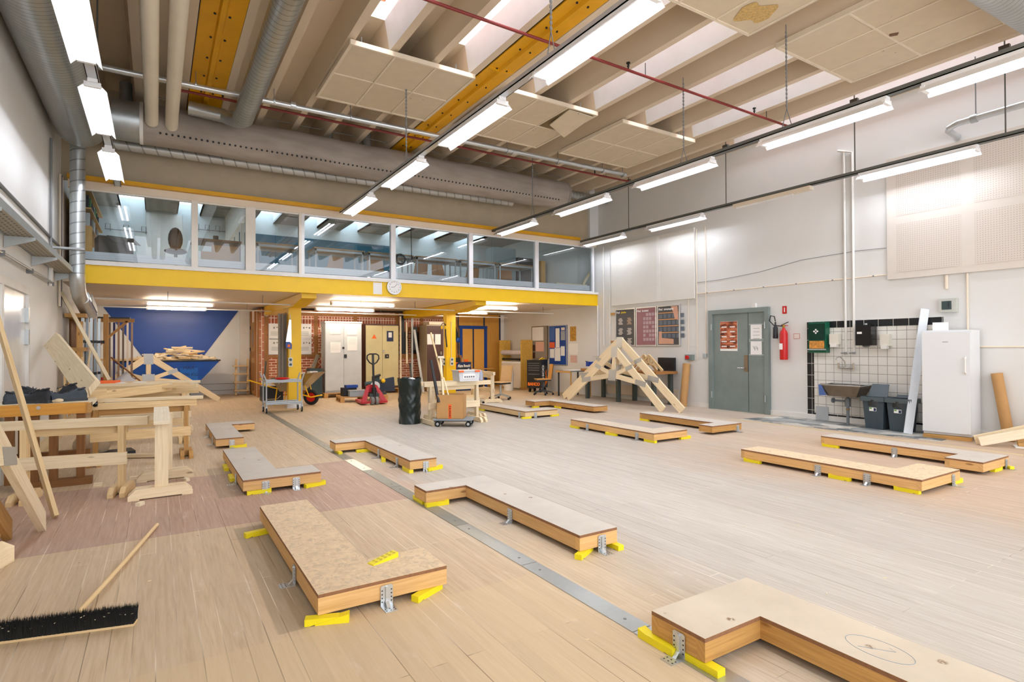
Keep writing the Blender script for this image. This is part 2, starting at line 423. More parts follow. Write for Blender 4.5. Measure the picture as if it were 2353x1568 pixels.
# ---- walls
m = M(); m.b(XL - .25, XL, YN, YB + .2, 0, 6.3); struct(m, 'wall_left', paint('wall_white_left', '#f0f0ed', .6, 0, .02, 1.2))
m = M(); m.b(XR, XR + .25, YN, YB + .2, 0, 6.0); struct(m, 'wall_right', WALLW)
m = M(); m.b(XL, XR, YB, YB + .2, 0, ZU); struct(m, 'wall_back', WALLW)
TAUPE = paint('taupe_paint', '#b3a48a', .7, 0, .05)
m = M(); m.b(XL, XR, YF, YF + .12, 4.33, 6.3); struct(m, 'wall_upper_front', TAUPE)
m = M(); m.b(XR - .3, XR, YF - .1, YF, 4.3, 6.3); struct(m, 'trim_1', WALLW)      # white pilaster beside the gallery wall
m = M(); m.b(XR - .02, XR, YN, 9.9, 0, .1); struct(m, 'baseboard_right', WHITE)
# ---- gallery slab and fascia
m = M(); m.b(XL, XR, YF + .02, YB, ZU, ZG); struct(m, 'floor_upper', CREAM)
m = M(); m.b(-1.2, XR, YF - .06, YF + .02, ZU - .01, ZG); m.b(-1.2, XR, YF - .09, YF + .02, ZU - .02, ZU + .005); struct(m, 'trim_2', YEL)
m = M(); m.b(-1.2, XR, YF - .1, YF + .04, ZG, ZG + .06); struct(m, 'trim_3', WHITE)
m = M(); m.b(-1.3, XR - .66, YF - .13, YF - .03, 4.33, 4.36); m.b(-1.3, XR - .66, YF - .05, YF - .03, 4.36, 4.42); m.b(-1.3, XR - .66, YF - .13, YF - .11, 4.36, 4.40)
struct(m, 'trim_4', YELR)
m = M(); m.b(-1.3, XR, YF - .02, YF + .1, 4.2, 4.33); struct(m, 'trim_5', CREAM)

# ---- roof: folded ribs running the length of the hall
RIB = [-1.5, -.87, -.25, .38, 1.01, 1.61, 2.24, 2.85, 3.48, 4.12, 4.71, 5.36, 6.04, 6.65, 7.32, 7.91, 8.59, 9.20, 9.87, 10.52]
SKY = {6, 8, 10, 12, 14, 16, 18}; ZV = 6.02; S0, S1 = 1.6, 7.7
CEIL = paint('roof_paint', '#dccbb2', .65, 0, .03, 1.0)
m = M()
for i, c in enumerate(RIB):
    m.k = 0
    m.face([(c - .055, YN, ZR), (c - .055, YF, ZR), (c + .055, YF, ZR), (c + .055, YN, ZR)])
    if i == len(RIB) - 1: break
    d = RIB[i + 1]; a0, a1 = c + .055, d - .055; k = .07
    for y0, y1, kk in (((YN, S0, 0), (S0, S1, 1), (S1, YF, 0)) if i in SKY else ((YN, YF, 0),)):
        m.k = kk  # rib sides along the skylights coloured white for the daylight on them
        m.face([(a0, y0, ZR), (a0, y1, ZR), (a0 + k, y1, ZV), (a0 + k, y0, ZV)])
        m.face([(a1, y1, ZR), (a1, y0, ZR), (a1 - k, y0, ZV), (a1 - k, y1, ZV)])
    m.k = 0
    for y0, y1 in (((YN, S0), (S1, YF)) if i in SKY else ((YN, YF),)):
        m.face([(a0 + k, y0, ZV), (a0 + k, y1, ZV), (a1 - k, y1, ZV), (a1 - k, y0, ZV)])
SHAFT = paint('shaft_white', '#eceeee', .6, 0, .03)
struct(m, 'ceiling', [CEIL, SHAFT])
SKYP = emit('skylight_sky', '#edf3ff', 22.0)
PINEL = wood('skylight_pine', '#b06c38')
for n, i in enumerate(sorted(SKY)):
    a0, a1 = RIB[i] + .125, RIB[i + 1] - .125
    m = M()
    for z0, z1, k in ((ZV, 6.28, 0), (6.28, 7.15, 1)):
        m.k = k
        m.face([(a0, S0, z0), (a0, S1, z0), (a0, S1, z1), (a0, S0, z1)]); m.face([(a1, S1, z0), (a1, S0, z0), (a1, S0, z1), (a1, S1, z1)])
        m.face([(a0, S1, z0), (a1, S1, z0), (a1, S1, z1), (a0, S1, z1)]); m.face([(a1, S0, z0), (a0, S0, z0), (a0, S0, z1), (a1, S0, z1)])
    w = struct(m, 'window_%d' % (n + 1), [SHAFT, PINEL])
    M().face([(a0, S0, 7.14), (a0, S1, 7.14), (a1, S1, 7.14), (a1, S0, 7.14)]).o('pane', SKYP, w)

# ---- yellow roof girders
def girder(x0, x1, label):
    T = thing('roof_girder', label, 'girder', ((x0 + x1) / 2, YF, 5.6))
    w = x1 - x0; xm = (x0 + x1) / 2
    m = M(); m.b(x0, x1, YN, YF - .02, 5.6, 5.63); m.o('bottom_plate', YELR, T)
    m = M(); m.ext([(xm - .05, YN, 5.6), (xm + .05, YN, 5.6), (xm + .03, YN, 5.555), (xm - .03, YN, 5.555)], (0, YF - YN - .02, 0)); m.o('spine', YELR, T)
    for xa in (x0 - .05, x1): M().b(xa, xa + .05, YN, YF - .02, 5.62, 5.64).o('gap_shade', BLACK, T)  # dark gap between girder and ribs, put in as black strips
    for k in range(16):
        y = 2.2 + k * .64
        for s in (-.085, .085):
            M().cyl((xm + s, y, 5.602), (xm + s, y, 5.585), .016, n=6).o('bolt', BLACK, T)
    for y in (7.35, 10.6): M().ext([(x0, y - .02, 5.6), (x1, y - .02, 5.6), (xm, y - .02, 5.55)], (0, .04, 0)).o('stiffener', YELR, T)
girder(.45, .95, 'yellow steel roof girder beside the two white fabric tubes')
girder(4.21, 4.64, 'yellow steel roof girder above the middle row of lamps')

# ---- acoustic panels hung under the ribs
def panel_mat():
    t = NT('acoustic_tile'); co = t.co()
    f = t.noise(co, 5, 4); c = lin('#d9c9ad')
    col = t.ramp(f, [(.3, tuple(x * .93 for x in c[:3])), (.7, c)])
    v = t.n('TexVoronoi', {'Vector': t.n('Mapping', {'Vector': co, 'Scale': (5, 5, 5)}).outputs[0], 'Scale': 1.0})
    m = t.math('MULTIPLY', t.step(v.outputs['Distance'], .1, .04), t.step(t.n('SeparateColor', {0: v.outputs['Color']}).outputs[0], .55, .6))
    col = t.mix(t.math('MULTIPLY', m, .8), col, lin('#6f6047'))
    return t.bsdf(col, .8)
PANEL = panel_mat(); PGRID = paint('panel_grid', '#e4d6bf', .6); STAIN = paint('water_stain', '#c9a96b', .8, 0, .25, 30)
PHOLE = paint('open_hatch', '#7d6b48', .8)
for (x0, x1, y0, y1, nx, ny, lab, ex) in (
    (2.23, 4.10, 7.62, 9.5, 3, 2, 'hung ceiling panel of six tiles left of the near yellow girder', ''),
    (4.73, 6.61, 7.7, 9.6, 3, 2, 'hung ceiling panel with one dropped open tile', 'hatch'),
    (7.24, 9.16, 7.7, 9.6, 3, 2, 'speckled ceiling panel above the far lamps of the right rail', ''),
    (4.6, 6.61, 2.5, 4.64, 3, 2, 'hung ceiling panel with a yellow water stain at its corner', 'stain'),
    (7.24, 9.16, 2.75, 4.63, 3, 2, 'large hung ceiling panel with a punched hole near the ribbed duct', 'hole')):
    T = thing('ceiling_panel', lab, 'ceiling panel', ((x0 + x1) / 2, (y0 + y1) / 2, 5.5))
    m = M(); m.b(x0 + .01, x1 - .01, y0 + .01, y1 - .01, 5.505, 5.54); m.o('tile_field', PANEL, T)
    m = M()
    for k in range(nx + 1):
        x = x0 + (x1 - x0) * k / nx; m.b(x - .014, x + .014, y0, y1, 5.495, 5.51)
    for k in range(ny + 1):
        y = y0 + (y1 - y0) * k / ny; m.b(x0, x1, y - .014, y + .014, 5.4955, 5.5105)
    m.b(x0 - .02, x1 + .02, y0 - .026, y0 - .015, 5.493, 5.56); m.b(x0 - .02, x1 + .02, y1 + .015, y1 + .026, 5.493, 5.56); m.b(x0 - .027, x0 - .0165, y0 - .012, y1 + .012, 5.493, 5.56); m.b(x1 + .0165, x1 + .027, y0 - .012, y1 + .012, 5.493, 5.56)
    m.o('edge_grid', PGRID, T)
    for k in range(2):
        for q in (y0 + .2, y1 - .2): M().cyl((x0 + .2 + k * (x1 - x0 - .4), q, 5.54), (x0 + .2 + k * (x1 - x0 - .4), q, 5.75), .008, n=5).o('hanger', MGREY, T)
    if ex == 'stain': 
        m = M(); m.grid(lambda u, v: (x0 + 1.65 + .24*u*math.cos(v*6.283), y1 - .35 + (.2 + .07*math.sin(v*25))*u*math.sin(v*6.283), 5.5), 1, 30); m.o('water_stain', STAIN, T)
    if ex == 'hole': M().box((x0 + 1.0, y1 - 1.0, 5.497), (.07, .1, .006), .6).o('hole', paint('hole_brown', '#6b4a2a'), T)
    if ex == 'hatch':
        xa, ya = x0 + 2 * (x1 - x0) / 3, y1 - (y1 - y0) / 2
        m = M(); m.b(xa + .03, x1 - .03, ya - .92, ya - .03, 5.5, 5.503); m.o('open_hatch', PHOLE, T)
        m = M(); m.ext([(xa + .06, ya - .9, 5.49), (x1 - .05, ya - .9, 5.47), (x1 - .07, ya - .1, 5.36), (xa + .08, ya - .3, 5.43)], (0, 0, .02)); m.o('dropped_tile', PANEL, T)

# ---- lighting rails with fluorescent battens
RAILG = paint('rail_grey', '#6d706c', .5, .4, .06)
def fixture(loc, label, group, L=1.62, warm=False, rz=0, lit=True):
    T = thing('ceiling_lamp', label, 'lamp', (0, 0, 0), group)
    m = M(); m.b(-.045, .045, -L/2, L/2, .055, .1); m.o('batten', LAMPW, T)
    for s in () if warm else (-1, 1):
        M().ext([(s*.045, -L/2, .055), (s*.125, -L/2, -.026), (s*.128, -L/2, -.023), (s*.045, -L/2, .062)], (0, L, 0)).o('reflector', LAMPW, T)
    for s in (-.045, .045): M().cyl((s, -L/2 + .05, .028), (s, L/2 - .05, .028), .014, n=8).o('tube', (TUBEW if warm else TUBE) if lit else LAMPW, T)
    for y in (-L/2, L/2 - .04): M().b(-.075, .075, y, y + .04, .008, .06).o('lamp_holder', LAMPW, T)
    T.location = loc; T.rotation_euler = (0, 0, rz)
    return T
LP = None
def rail(x, y0, y1, z, label, hangs, kind):
    T = thing('lighting_rail', label, 'rail', (x, y1, z))
    m = M(); m.b(x - .05, x + .05, y0, y1, z, z + .012); m.b(x - .05, x - .042, y0, y1, z, z + .055); m.b(x + .042, x + .05, y0, y1, z, z + .055); m.o('channel', RAILG if x > 5 else ALU, T)
    for y in hangs:
        m = M()
        if kind == 'rod':
            m.cyl((x, y, z + .05), (x, y, ZR + .02), .009, n=6); m.b(x - .03, x + .03, y - .06, y + .06, ZR - .12, ZR - .05); m.o('hanging_rod', paint('dark_rod', '#4a453d', .6), T)
        else:
            m.cyl((x, y, z + .3), (x, y, ZR + .1), .007, n=5)
            m.cyl((x, y, z + .3), (x, y - .07, z + .05), .006, n=5); m.cyl((x, y, z + .3), (x, y + .07, z + .05), .006, n=5)
            zz = z + .32
            while zz < ZR: m.b(x - .014, x + .014, y - .005, y + .005, zz, zz + .03); zz += .055
            m.o('hanging_chain', MGREY, T)
ZL = 4.27
rail(-.58, .5, 12.2, ZL, 'pale rail of lamps nearest the big ribbed duct', (8.0,), 'rod')
rail(3.36, .5, 12.2, ZL, 'pale rail of lamps under the yellow girder', (4.6, 8.5), 'chain')
rail(7.14, .5, 12.25, ZL, 'grey rail of lamps on chains left of the wall rail', (4.45, 6.2, 10.5), 'chain')
rail(9.96, .5, 12.25, ZL, 'dark grey rail of lamps closest to the white wall', (3.0, 5.0, 7.55, 10.4), 'rod')
ORD = ('farthest', 'second farthest', 'third farthest', 'fourth farthest', 'nearest')
for x, ys, nm in ((-.58, (10.6, 8.25, 6.05), 'left rail beside the big duct'), (3.36, (11.05, 8.7, 6.35, 4.02), 'middle rail under the yellow girder'),
                  (7.14, (11.25, 8.82, 6.45, 4.02, 2.2), 'chain hung rail near the right wall'), (9.96, (11.4, 8.95, 4.12), 'dark rail closest to the right wall')):
    for k, y in enumerate(ys):
        if x == 7.14 and k == 4: continue
        lb = 'lit fluorescent lamp, %s one on the %s' % (ORD[k] if k < len(ys) - 1 or len(ys) == 5 else 'nearest', nm)
        if LP is None: LP = fixture((x, y, 4.17), lb, 'fluorescent lamps on the rails'); 
        else: dup(LP, (x, y, 4.17), None, lb)
dup(LP, (7.14, 2.05, 4.17), None, 'lit fluorescent lamp at the right edge of the view on the chain hung rail')
T = thing('ceiling_lamp', 'unlit cream fluorescent batten on the dark rail by the right wall', 'lamp', (9.96, 6.55, 4.2))
m = M(); m.b(9.9, 10.02, 5.75, 7.35, 4.2, 4.27); m.o('batten', CREAM, T); m = M(); m.b(9.93, 9.99, 6.1, 7.3, 4.18, 4.2); m.o('tube', LAMPW, T)
# lamps under the gallery
for (pa, pb, lb) in (((333, 698), (490, 706), 'long lit tube lamp under the gallery in front of the blue triangle, front one'), ((336, 710), (474, 714), 'lit tube lamp under the gallery in front of the blue triangle, rear one'),
                    ((760, 700), (906, 705), 'lit tube lamp under the gallery below the clock, front one'), ((722, 713), (862, 716), 'lit tube lamp above the grey cabinet under the gallery'),
                    ((1082, 708), (1187, 712), 'lit tube lamp under the gallery right of the second yellow post'), ((1022, 719), (1118, 722), 'lit tube lamp before the blue framed door under the gallery')):
    a = fl(*pa, 2.42); b_ = fl(*pb, 2.42); c = (a + b_) / 2; c.y = (a.y + b_.y) / 2; L = max(1.25, min(1.9, abs(b_.x - a.x)))
    T = fixture((c.x, c.y, 2.40), lb, 'tube lamps under the gallery', L, True, PI / 2)
for y, lb in ((13.6, 'thin white cable tray under the gallery ceiling, the one nearer the fascia'), (16.2, 'thin white cable tray under the gallery ceiling, the one nearer the cabinets')):
    m = M(); m.b(-1.2, XR - .6, y - .02, y + .02, 2.36, 2.385)
    T = thing('cable_tray', lb, 'cable tray', (4.6, y, 2.36)); m.o('tray', WHITE, T)
    for x in (.2, 2.0, 4.2, 5.6, 7.8, 9.6): M().cyl((x, y, 2.38), (x, y, ZU), .006, n=5).o('hanger', MGREY, T)
# ================================================================ gallery: window front and the rooms behind it
bays = [aY(px, 560, YF + .03).x for px in (186, 447, 575, 692, 902, 1080, 1231, 1362)]
GL = glass('window_glass', (.8, .87, .9), 1.8)
FRM = paint('frame_cream', '#e9e2d6', .45, 0, .03); FRW = paint('frame_white', '#eeeef0', .4, 0, .03)
for i in range(7):
    x0, x1 = bays[i], bays[i + 1]; z0, z1 = ZG + .06, 4.2; w = .055 if i != 2 else .09; w2 = .055 if i != 1 else .09
    m = M(); m.b(x0, x0 + w, YF - .03, YF + .08, z0, z1); m.b(x1 - w2, x1, YF - .03, YF + .08, z0, z1); m.b(x0 + w, x1 - w2, YF, YF + .06, z0, z0 + .03); m.b(x0 + w, x1 - w2, YF, YF + .06, z1 - .03, z1)
    W = struct(m, 'window_%d' % (i + 8), FRW if i > 2 else FRM)
    M().face([(x0 + w, YF + .03, z0 + .03), (x1 - w2, YF + .03, z0 + .03), (x1 - w2, YF + .03, z1 - .03), (x0 + w, YF + .03, z1 - .03)]).o('pane', GL, W)
    m = M(); m.b(x0 + .02, x1 - .02, YF + .12, YF + .2, ZG + .12, ZG + .26); m.b(x0 + .02, x1 - .02, YF + .11, YF + .12, ZG + .16, ZG + .17); m.b(x0 + .02, x1 - .02, YF + .11, YF + .12, ZG + .2, ZG + .21)
    m.o('cable_channel', FRW, W)
YG = 17.6; ZC = 5.0; XP = bays[2] + .03
COOL = paint('cool_white_wall', '#d3dadb', .7, 0, .02); TEAL = paint('teal_wall', '#0b5a70', .6, 0, .1); ACU = paint('acoustic_grey', '#8d8578', .8, 0, .12, 6)
m = M(); m.b(XL, XR, YG, YG + .1, ZG, 5.4); struct(m, 'wall_upper_back', COOL)
m = M(); m.b(XP + .05, aY(895, 560, YG).x, YG - .02, YG, 3.6, 4.66); struct(m, 'trim_6', TEAL)
m = M(); m.b(XP, XP + .08, YF + .3, YG, ZG, 3.6); m.b(XP, XP + .08, YF + .3, YG, 4.25, ZC)
for y in (13.2, 14.2, 15.2, 16.2, 17.2): m.b(XP, XP + .08, y, y + .09, 3.6, 4.25)
struct(m, 'wall_partition', FRM)
sky2 = [-.87, .38, 2.24, 3.48, 4.71, 6.04, 7.32, 8.59]
m = M(); xs = [XL] + [v for s in sky2 for v in (s + .1, s + .62)] + [XR]
for k in range(0, len(xs), 2): m.b(xs[k], xs[k + 1], YF + .13, YG, ZC, ZC + .06)
for s in sky2: m.b(s + .1, s + .62, YF + .13, 13.4, ZC, ZC + .06)
struct(m, 'ceiling_upper', ACU)
for k, s in enumerate(sky2):
    m = M(); m.b(s + .08, s + .1, 13.4, YG, ZC, ZC + .3); m.b(s + .62, s + .64, 13.4, YG, ZC, ZC + .3); m.b(s + .08, s + .64, 13.38, 13.4, ZC, ZC + .3)
    W = struct(m, 'window_%d' % (15 + k), SHAFT)
    M().face([(s + .1, 13.4, ZC + .28), (s + .62, 13.4, ZC + .28), (s + .62, YG, ZC + .28), (s + .1, YG, ZC + .28)]).o('pane', emit('gallery_sky', '#dfeefa', 2.6) if k == 0 else MAT['gallery_sky'], W)
# door of the left office
a = aY(335, 490, YG).x; b_ = aY(420, 490, YG).x
m = M(); m.b(a, b_, YG - .03, YG, ZG, 4.95); d = struct(m, 'door_1', WHITE)
m = M(); m.b(a - .07, a, YG - .05, YG, ZG, 5.0); m.b(b_, b_ + .07, YG - .05, YG, ZG, 5.0); m.o('door_frame', COOL, d)
# desks along the glass, tubular legs, wooden shell chairs behind
LAM = paint('desk_laminate', '#a9814f', .4)
def desk(x0, x1, y0, y1, label):
    T = thing('classroom_desk', label, 'desk', ((x0 + x1) / 2, (y0 + y1) / 2, ZG), 'desks behind the gallery glass')
    M().b(x0, x1, y0, y1, ZG + .70, ZG + .725).o('table_top', LAM, T)
    m = M(); m.b(x0 + .02, x1 - .02, y0 + .03, y0 + .06, ZG + .65, ZG + .70); m.b(x0 + .02, x1 - .02, y1 - .06, y1 - .03, ZG + .65, ZG + .70); m.b(x0 + .02, x0 + .05, y0 + .03, y1 - .03, ZG + .65, ZG + .7); m.b(x1 - .05, x1 - .02, y0 + .03, y1 - .03, ZG + .65, ZG + .7); m.o('apron', LGREY, T)
    for x in (x0 + .04, x1 - .04):
        for y in (y0 + .05, y1 - .05): M().cyl((x, y, ZG), (x, y, ZG + .68), .02, n=8).o('leg', LGREY, T)
    return T
DW = wood('shell_veneer', '#b98550', .85, .4, .95)
def shell_chair(loc, rz, label, group, first=[]):
    if not first:
        T = thing('shell_chair', label, 'chair', (0, 0, 0), group)
        def back(u, v):
            a = -.2 + .4 * u; z = .44 + .42 * v
            return (a * (1 - .25 * v * v), .17 + .1 * v - .06 * (1 - (2*u - 1) ** 2) * -1 * .5, z)
        m = M(); m.grid(back, 6, 5); m.grid(lambda u, v: (back(u, v)[0], back(u, v)[1] + .012, back(u, v)[2]), 6, 5); m.o('backrest', DW, T)
        m = M(); m.ext([(-.21, -.2, .43), (.21, -.2, .43), (.2, .19, .44), (-.2, .19, .44)], (0, 0, .014)); m.o('seat', DW, T)
        M().cyl((0, 0, .1), (0, 0, .43), .03, n=8).o('gas_column', BLACK, T)
        for k in range(5):
            a = 2*PI*k/5 + .3; M().tube([(0, 0, .11), (.27*math.cos(a), .27*math.sin(a), .06), (.27*math.cos(a), .27*math.sin(a), 0)], .016, 6).o('foot', BLACK, T)
        first.append(T); T.location = loc; T.rotation_euler = (0, 0, rz); return T
    return dup(first[0], loc, rz, label)
for k, (pa, pb) in enumerate(((588, 689), (722, 838), (846, 950), (956, 1051), (1056, 1141), (1147, 1226))):
    x0 = aY(pa, 570, 12.7).x; x1 = aY(pb, 570, 12.7).x
    desk(x0, x1, 12.68, 13.38, ['desk behind the gallery glass right beside the partition post', 'desk behind the gallery glass, second from the partition post', 'desk behind the glass above the round clock',
        'desk behind the gallery glass right of the coiled black hose', 'desk behind the glass under the grey cabinet', 'rightmost desk behind the gallery glass'][k])
for k, (px, yy, rz) in enumerate(((765, 13.75, .4), (868, 13.7, -.3), (962, 13.8, .3), (1020, 13.9, 0.0), (1082, 13.75, .2), (1165, 13.6, -.4))):
    shell_chair((aY(px, 600, yy).x, yy + .12, ZG), PI * .95 + rz if k != 3 else .1, ['wooden shell chair at the second desk from the partition post', 'wooden shell chair above the round clock', 'wooden shell chair right of the coiled hose',
        'wooden shell chair turned its back to the glass', 'wooden shell chair under the grey cabinet', 'wooden shell chair at the rightmost gallery desk'][k], 'shell chairs behind the gallery glass')
# grey cabinets on the far side, coiled hose, timber offcuts
x = aY(1150, 580, 15.0)
T = thing('filing_cabinet', 'grey steel cabinet standing behind the gallery desks', 'cabinet', (x.x, 15.0, ZG))
M().box((x.x, 15.0, ZG), (.8, .5, 1.55)).o('body', paint('cabinet_grey', '#7d8a8a', .4), T); M().b(x.x - .02, x.x + .02, 14.73, 14.75, ZG + .7, ZG + .9).o('handle', CHROME, T)
T = thing('tool_cabinet', 'black drawer cabinet beside the grey cabinet in the gallery', 'cabinet', (x.x + .95, 15.0, ZG))
M().box((x.x + .86, 15.0, ZG), (.78, .5, 1.3)).o('body', BLACK, T)
for k in range(5): M().b(x.x + .5, x.x + 1.22, 14.73, 14.76, ZG + .85 + k * .08, ZG + .91 + k * .08).o('drawer', paint('drawer_black', '#23262a', .35), T)
one(M().box((min(x.x + 1.55, XR - .2), 14.8, ZG), (.16, .3, 1.25)), 'birch_board', W_BIRCH, 'narrow birch panel beside the black gallery cabinet', 'panel')
p = aY(920, 596, 12.62); m = M()
for k in range(3): m.tube([(p.x + (.1 + .012*k) * math.cos(a), p.y - .03 + .015*k, p.z + (.1 + .012*k) * math.sin(a)) for a in [i*2*PI/20 for i in range(20)]], .012, 6, closed=True)
T = thing('air_hose', 'coiled black air hose hanging behind the gallery glass', 'hose', (p.x, p.y, p.z - .15)); m.o('coil', BLACK, T)
M().cyl((p.x + .28, p.y, p.z), (p.x + .25, p.y, ZC), .01, n=6).o('feed_line', BLACK, T)
p = aY(1345, 655, 12.6); q = aY(1366, 612, 12.6); q0 = aY(1275, 650, 12.6)
one(M().beam((q0.x, 12.55, ZG + .27), (p.x, 12.55, ZG + .27), .05, .05), 'timber_offcut', W_PINE, 'pale timber lying along the sill behind the rightmost pane', 'timber')
one(M().beam((p.x - .05, 12.65, ZG + .31), (q.x, 12.65, q.z), .05, .07), 'timber_offcut', W_PINE, 'pale timber leaning in the corner behind the rightmost pane', 'timber')
# left office
T = thing('bookshelf', 'birch bookshelf at the left edge of the gallery office', 'shelf', (-.95, 13.1, ZG))
x0, x1 = XL + .1, aY(214, 500, 12.75).x
M().b(x0, x1, 12.6, 12.63, ZG, ZG + .72).o('base_cabinet', W_BIRCH, T)
m = M(); m.b(x0, x1 - .1, 12.62, 12.65, ZG + .72, 4.3); m.o('side_panel', W_BIRCH, T)
m = M()
for z in (ZG + .72, ZG + 1.05, ZG + 1.38): m.b(x0, x1 - .02, 12.65, 15.2, z, z + .025)
m.b(x0, x0 + .03, 12.65, 15.2, ZG, 4.3); m.o('shelf_boards', W_BIRCH, T)
cols = ('#2c2d33', '#d8d8d4', '#3f7d3a', '#6d5546', '#1d2630', '#9aa0a0')
for k in range(14):
    y = 12.7 + k * .17; z = ZG + .75 if k % 2 else ZG + 1.08; h = random.uniform(.2, .29)
    one(M().b(x1 - .3, x1 - .06, y, y + .06 + .04 * (k % 3), z, z + h), 'ring_binder', paint('binder%d' % (k % 6), cols[k % 6], .6), 'ring binder standing on the gallery office bookshelf', 'binder', 'binders on the gallery bookshelf')
p = aY(262, 552, 13.3)
T = thing('cardboard_box', 'dusty brown open cardboard box on the gallery office shelf', 'box', (p.x, 13.3, ZG)); m = M(); m.box((p.x, 13.3, ZG + .25), (.55, .5, .4), .2); m.o('carton', paint('dusty_card', '#5e5348', .8), T)
m = M(); m.ext([(p.x - .1, 13.05, ZG + .66), (p.x + .32, 13.1, ZG + .64), (p.x + .44, 13.0, ZG + .5), (p.x, 12.92, ZG + .54)], (0, .01, .01)); m.o('flap', MAT['dusty_card'], T)
one(M().box((p.x, 13.3, ZG), (.6, .55, .24), .1), 'storage_crate', BLACK, 'dark crate under the dusty cardboard box in the gallery office', 'crate')
p = aY(420, 560, 13.0)
T = thing('office_chair', 'black office chair behind the left gallery window', 'chair', (p.x, 13.1, ZG)); p.x -= .12
m = M(); m.sph((p.x, 13.2, ZG + .72), (.13, .06, .24)); m.o('backrest', BLACK, T); M().sph((p.x, 13.0, ZG + .45), (.2, .22, .06)).o('seat', BLACK, T); M().cyl((p.x, 13.0, ZG + .06), (p.x, 13.0, ZG + .45), .03).o('gas_column', BLACK, T)
for k in range(5): M().tube([(p.x, 13.0, ZG + .08), (p.x + .28*math.cos(k*1.257), 13.0 + .28*math.sin(k*1.257), ZG + .03)], .02, 6).o('foot', BLACK, T)
xa, xb = aY(455, 580, 12.8).x, aY(556, 580, 12.8).x
T = thing('office_desk', 'office desk behind the second gallery window', 'desk', ((xa + xb) / 2, 13.2, ZG))
M().b(xa - .1, xb, 12.85, 13.6, ZG + .7, ZG + .73).o('table_top', W_BROWN, T)
for x in (xa - .08, xb - .05): M().b(x, x + .04, 12.9, 13.55, ZG, ZG + .7).o('leg', BROWN, T)
xm = xa + (xb - xa) * .3
one(M().ext([(xa + .05, 12.78, ZG + .01), (xb - .05, 12.78, ZG + .01), (xb - .05, 12.78, ZG + .6), (xm, 12.78, ZG + .6), (xm, 12.78, ZG + .46), (xa + .05, 12.78, ZG + .46)], (0, .03, 0)), 'hardboard_panel', wood('hardboard', '#b5854f', .9, .6, .95), 'stepped brown hardboard panel leaning on the office desk', 'panel')
one(M().box(((xa + xb) / 2, 13.2, ZG + .73), (.4, .3, .02)), 'document_tray', WHITE, 'white document on the office desk in the gallery', 'tray')
one(M().cyl((xb - .45, 13.15, ZG + .73), (xb - .45, 13.15, ZG + .85), .05), 'pen_holder', BLACK, 'black pen holder on the gallery office desk', 'pen holder')
for k, (px, n, lb) in enumerate(((290, 3, 'wire coat rack left of the white gallery door'), (488, 4, 'wire coat rack right of the white gallery door'))):
    p = aY(px, 530, YG - .06); T = thing('coat_rack', lb, 'coat rack', (p.x, YG - .05, p.z))
    M().cyl((p.x - .45, YG - .06, p.z), (p.x + .45, YG - .06, p.z), .012, n=6).o('rail', MGREY, T)
    for j in range(n): x = p.x - .38 + .76 * j / (n - 1); M().tube([(x - .05, YG - .08, p.z + .02), (x - .05, YG - .1, p.z + .13), (x + .05, YG - .1, p.z + .13), (x + .05, YG - .08, p.z - .05)], .009, 6).o('hook', MGREY, T)
# round clock and notice on the fascia
p = aY(906, 660, YF - .1); T = thing('wall_clock', 'round white wall clock on the yellow fascia', 'clock', (p.x, p.y, p.z - .17))
M().lathe([(0, 0), (.165, 0), (.175, .02), (.17, .045), (.15, .045), (.148, .03), (0, .03)], (p.x, YF - .065, p.z), 32, (0, -1, 0)).o('case', ALU, T)
M().lathe([(0, .0), (.149, .0), (.149, .004), (0, .004)], (p.x, YF - .093, p.z), 32, (0, -1, 0)).o('dial', PAPER, T)
for k in range(1, 13):
    a = PI / 2 - k * PI / 6; text(str(k), .036, (p.x + .115*math.cos(a), YF - .099, p.z + .115*math.sin(a)), (1, 0, 0), (0, 0, 1), BLACK, 'numeral', T)
for a, L, w_ in ((PI/2 - PI*.165*1.05 + 2.2, .075, .008), (PI/4, .11, .006)): M().beam((p.x, YF - .1, p.z), (p.x + L*math.cos(a), YF - .1, p.z + L*math.sin(a)), w_, .003, (0, 1, 0)).o('hand', BLACK, T)
p = aY(868, 663, YF - .07); T = thing('notice', 'small white notice taped to the yellow fascia left of the clock', 'notice', (p.x, YF - .065, p.z - .13))
M().b(p.x - .1, p.x + .1, YF - .064, YF - .062, p.z - .13, p.z + .13).o('sheet', PAPER, T)

# ================================================================ ducts and pipes under the roof
SP1 = spiral('spiral_duct_big', .075); SP2 = spiral('spiral_duct', .11); SP3 = spiral('spiral_duct_pale', .21, '#cfd0cc', .4, .45)
T = thing('ventilation_duct', 'huge ribbed galvanised duct running along the left wall', 'duct', (-1.02, 11.0, 4.5))
M().tube([(-1.02, YN, 4.93), (-1.02, 11.1, 4.93)], .345, 32).o('main_duct', SP1, T)
m = M(); m.lathe([(0, .36), (.18, .34), (.3, .24), (.345, .08), (.345, 0)], (-1.02, 11.1, 4.93), 32, (0, 1, 0)); m.o('end_cap', SP1, T)
T = thing('downpipe_duct', 'vertical spiral duct dropping beside the gallery and bending under it', 'duct', (-1.09, 11.6, 2.1))
M().tube([(-1.09, 11.55, 4.75), (-1.09, 11.55, 2.62)], .105, 20).o('riser', spiral('riser_spiral', .17, '#c4cacb', .3, .7), T)
arc = [(-1.09, 11.55 + .3*(1 - math.cos(a)), 2.62 - .3*math.sin(a)) for a in [k*PI/2*.8/8 for k in range(9)]]
M().tube(arc + [(-1.09, 12.2, 2.24)], .107, 20).o('elbow', GALVB, T)
M().tube([(-1.09, 12.1, 2.28), (-1.07, 13.3, 2.05)], .125, 20).o('outlet', GALVB, T)
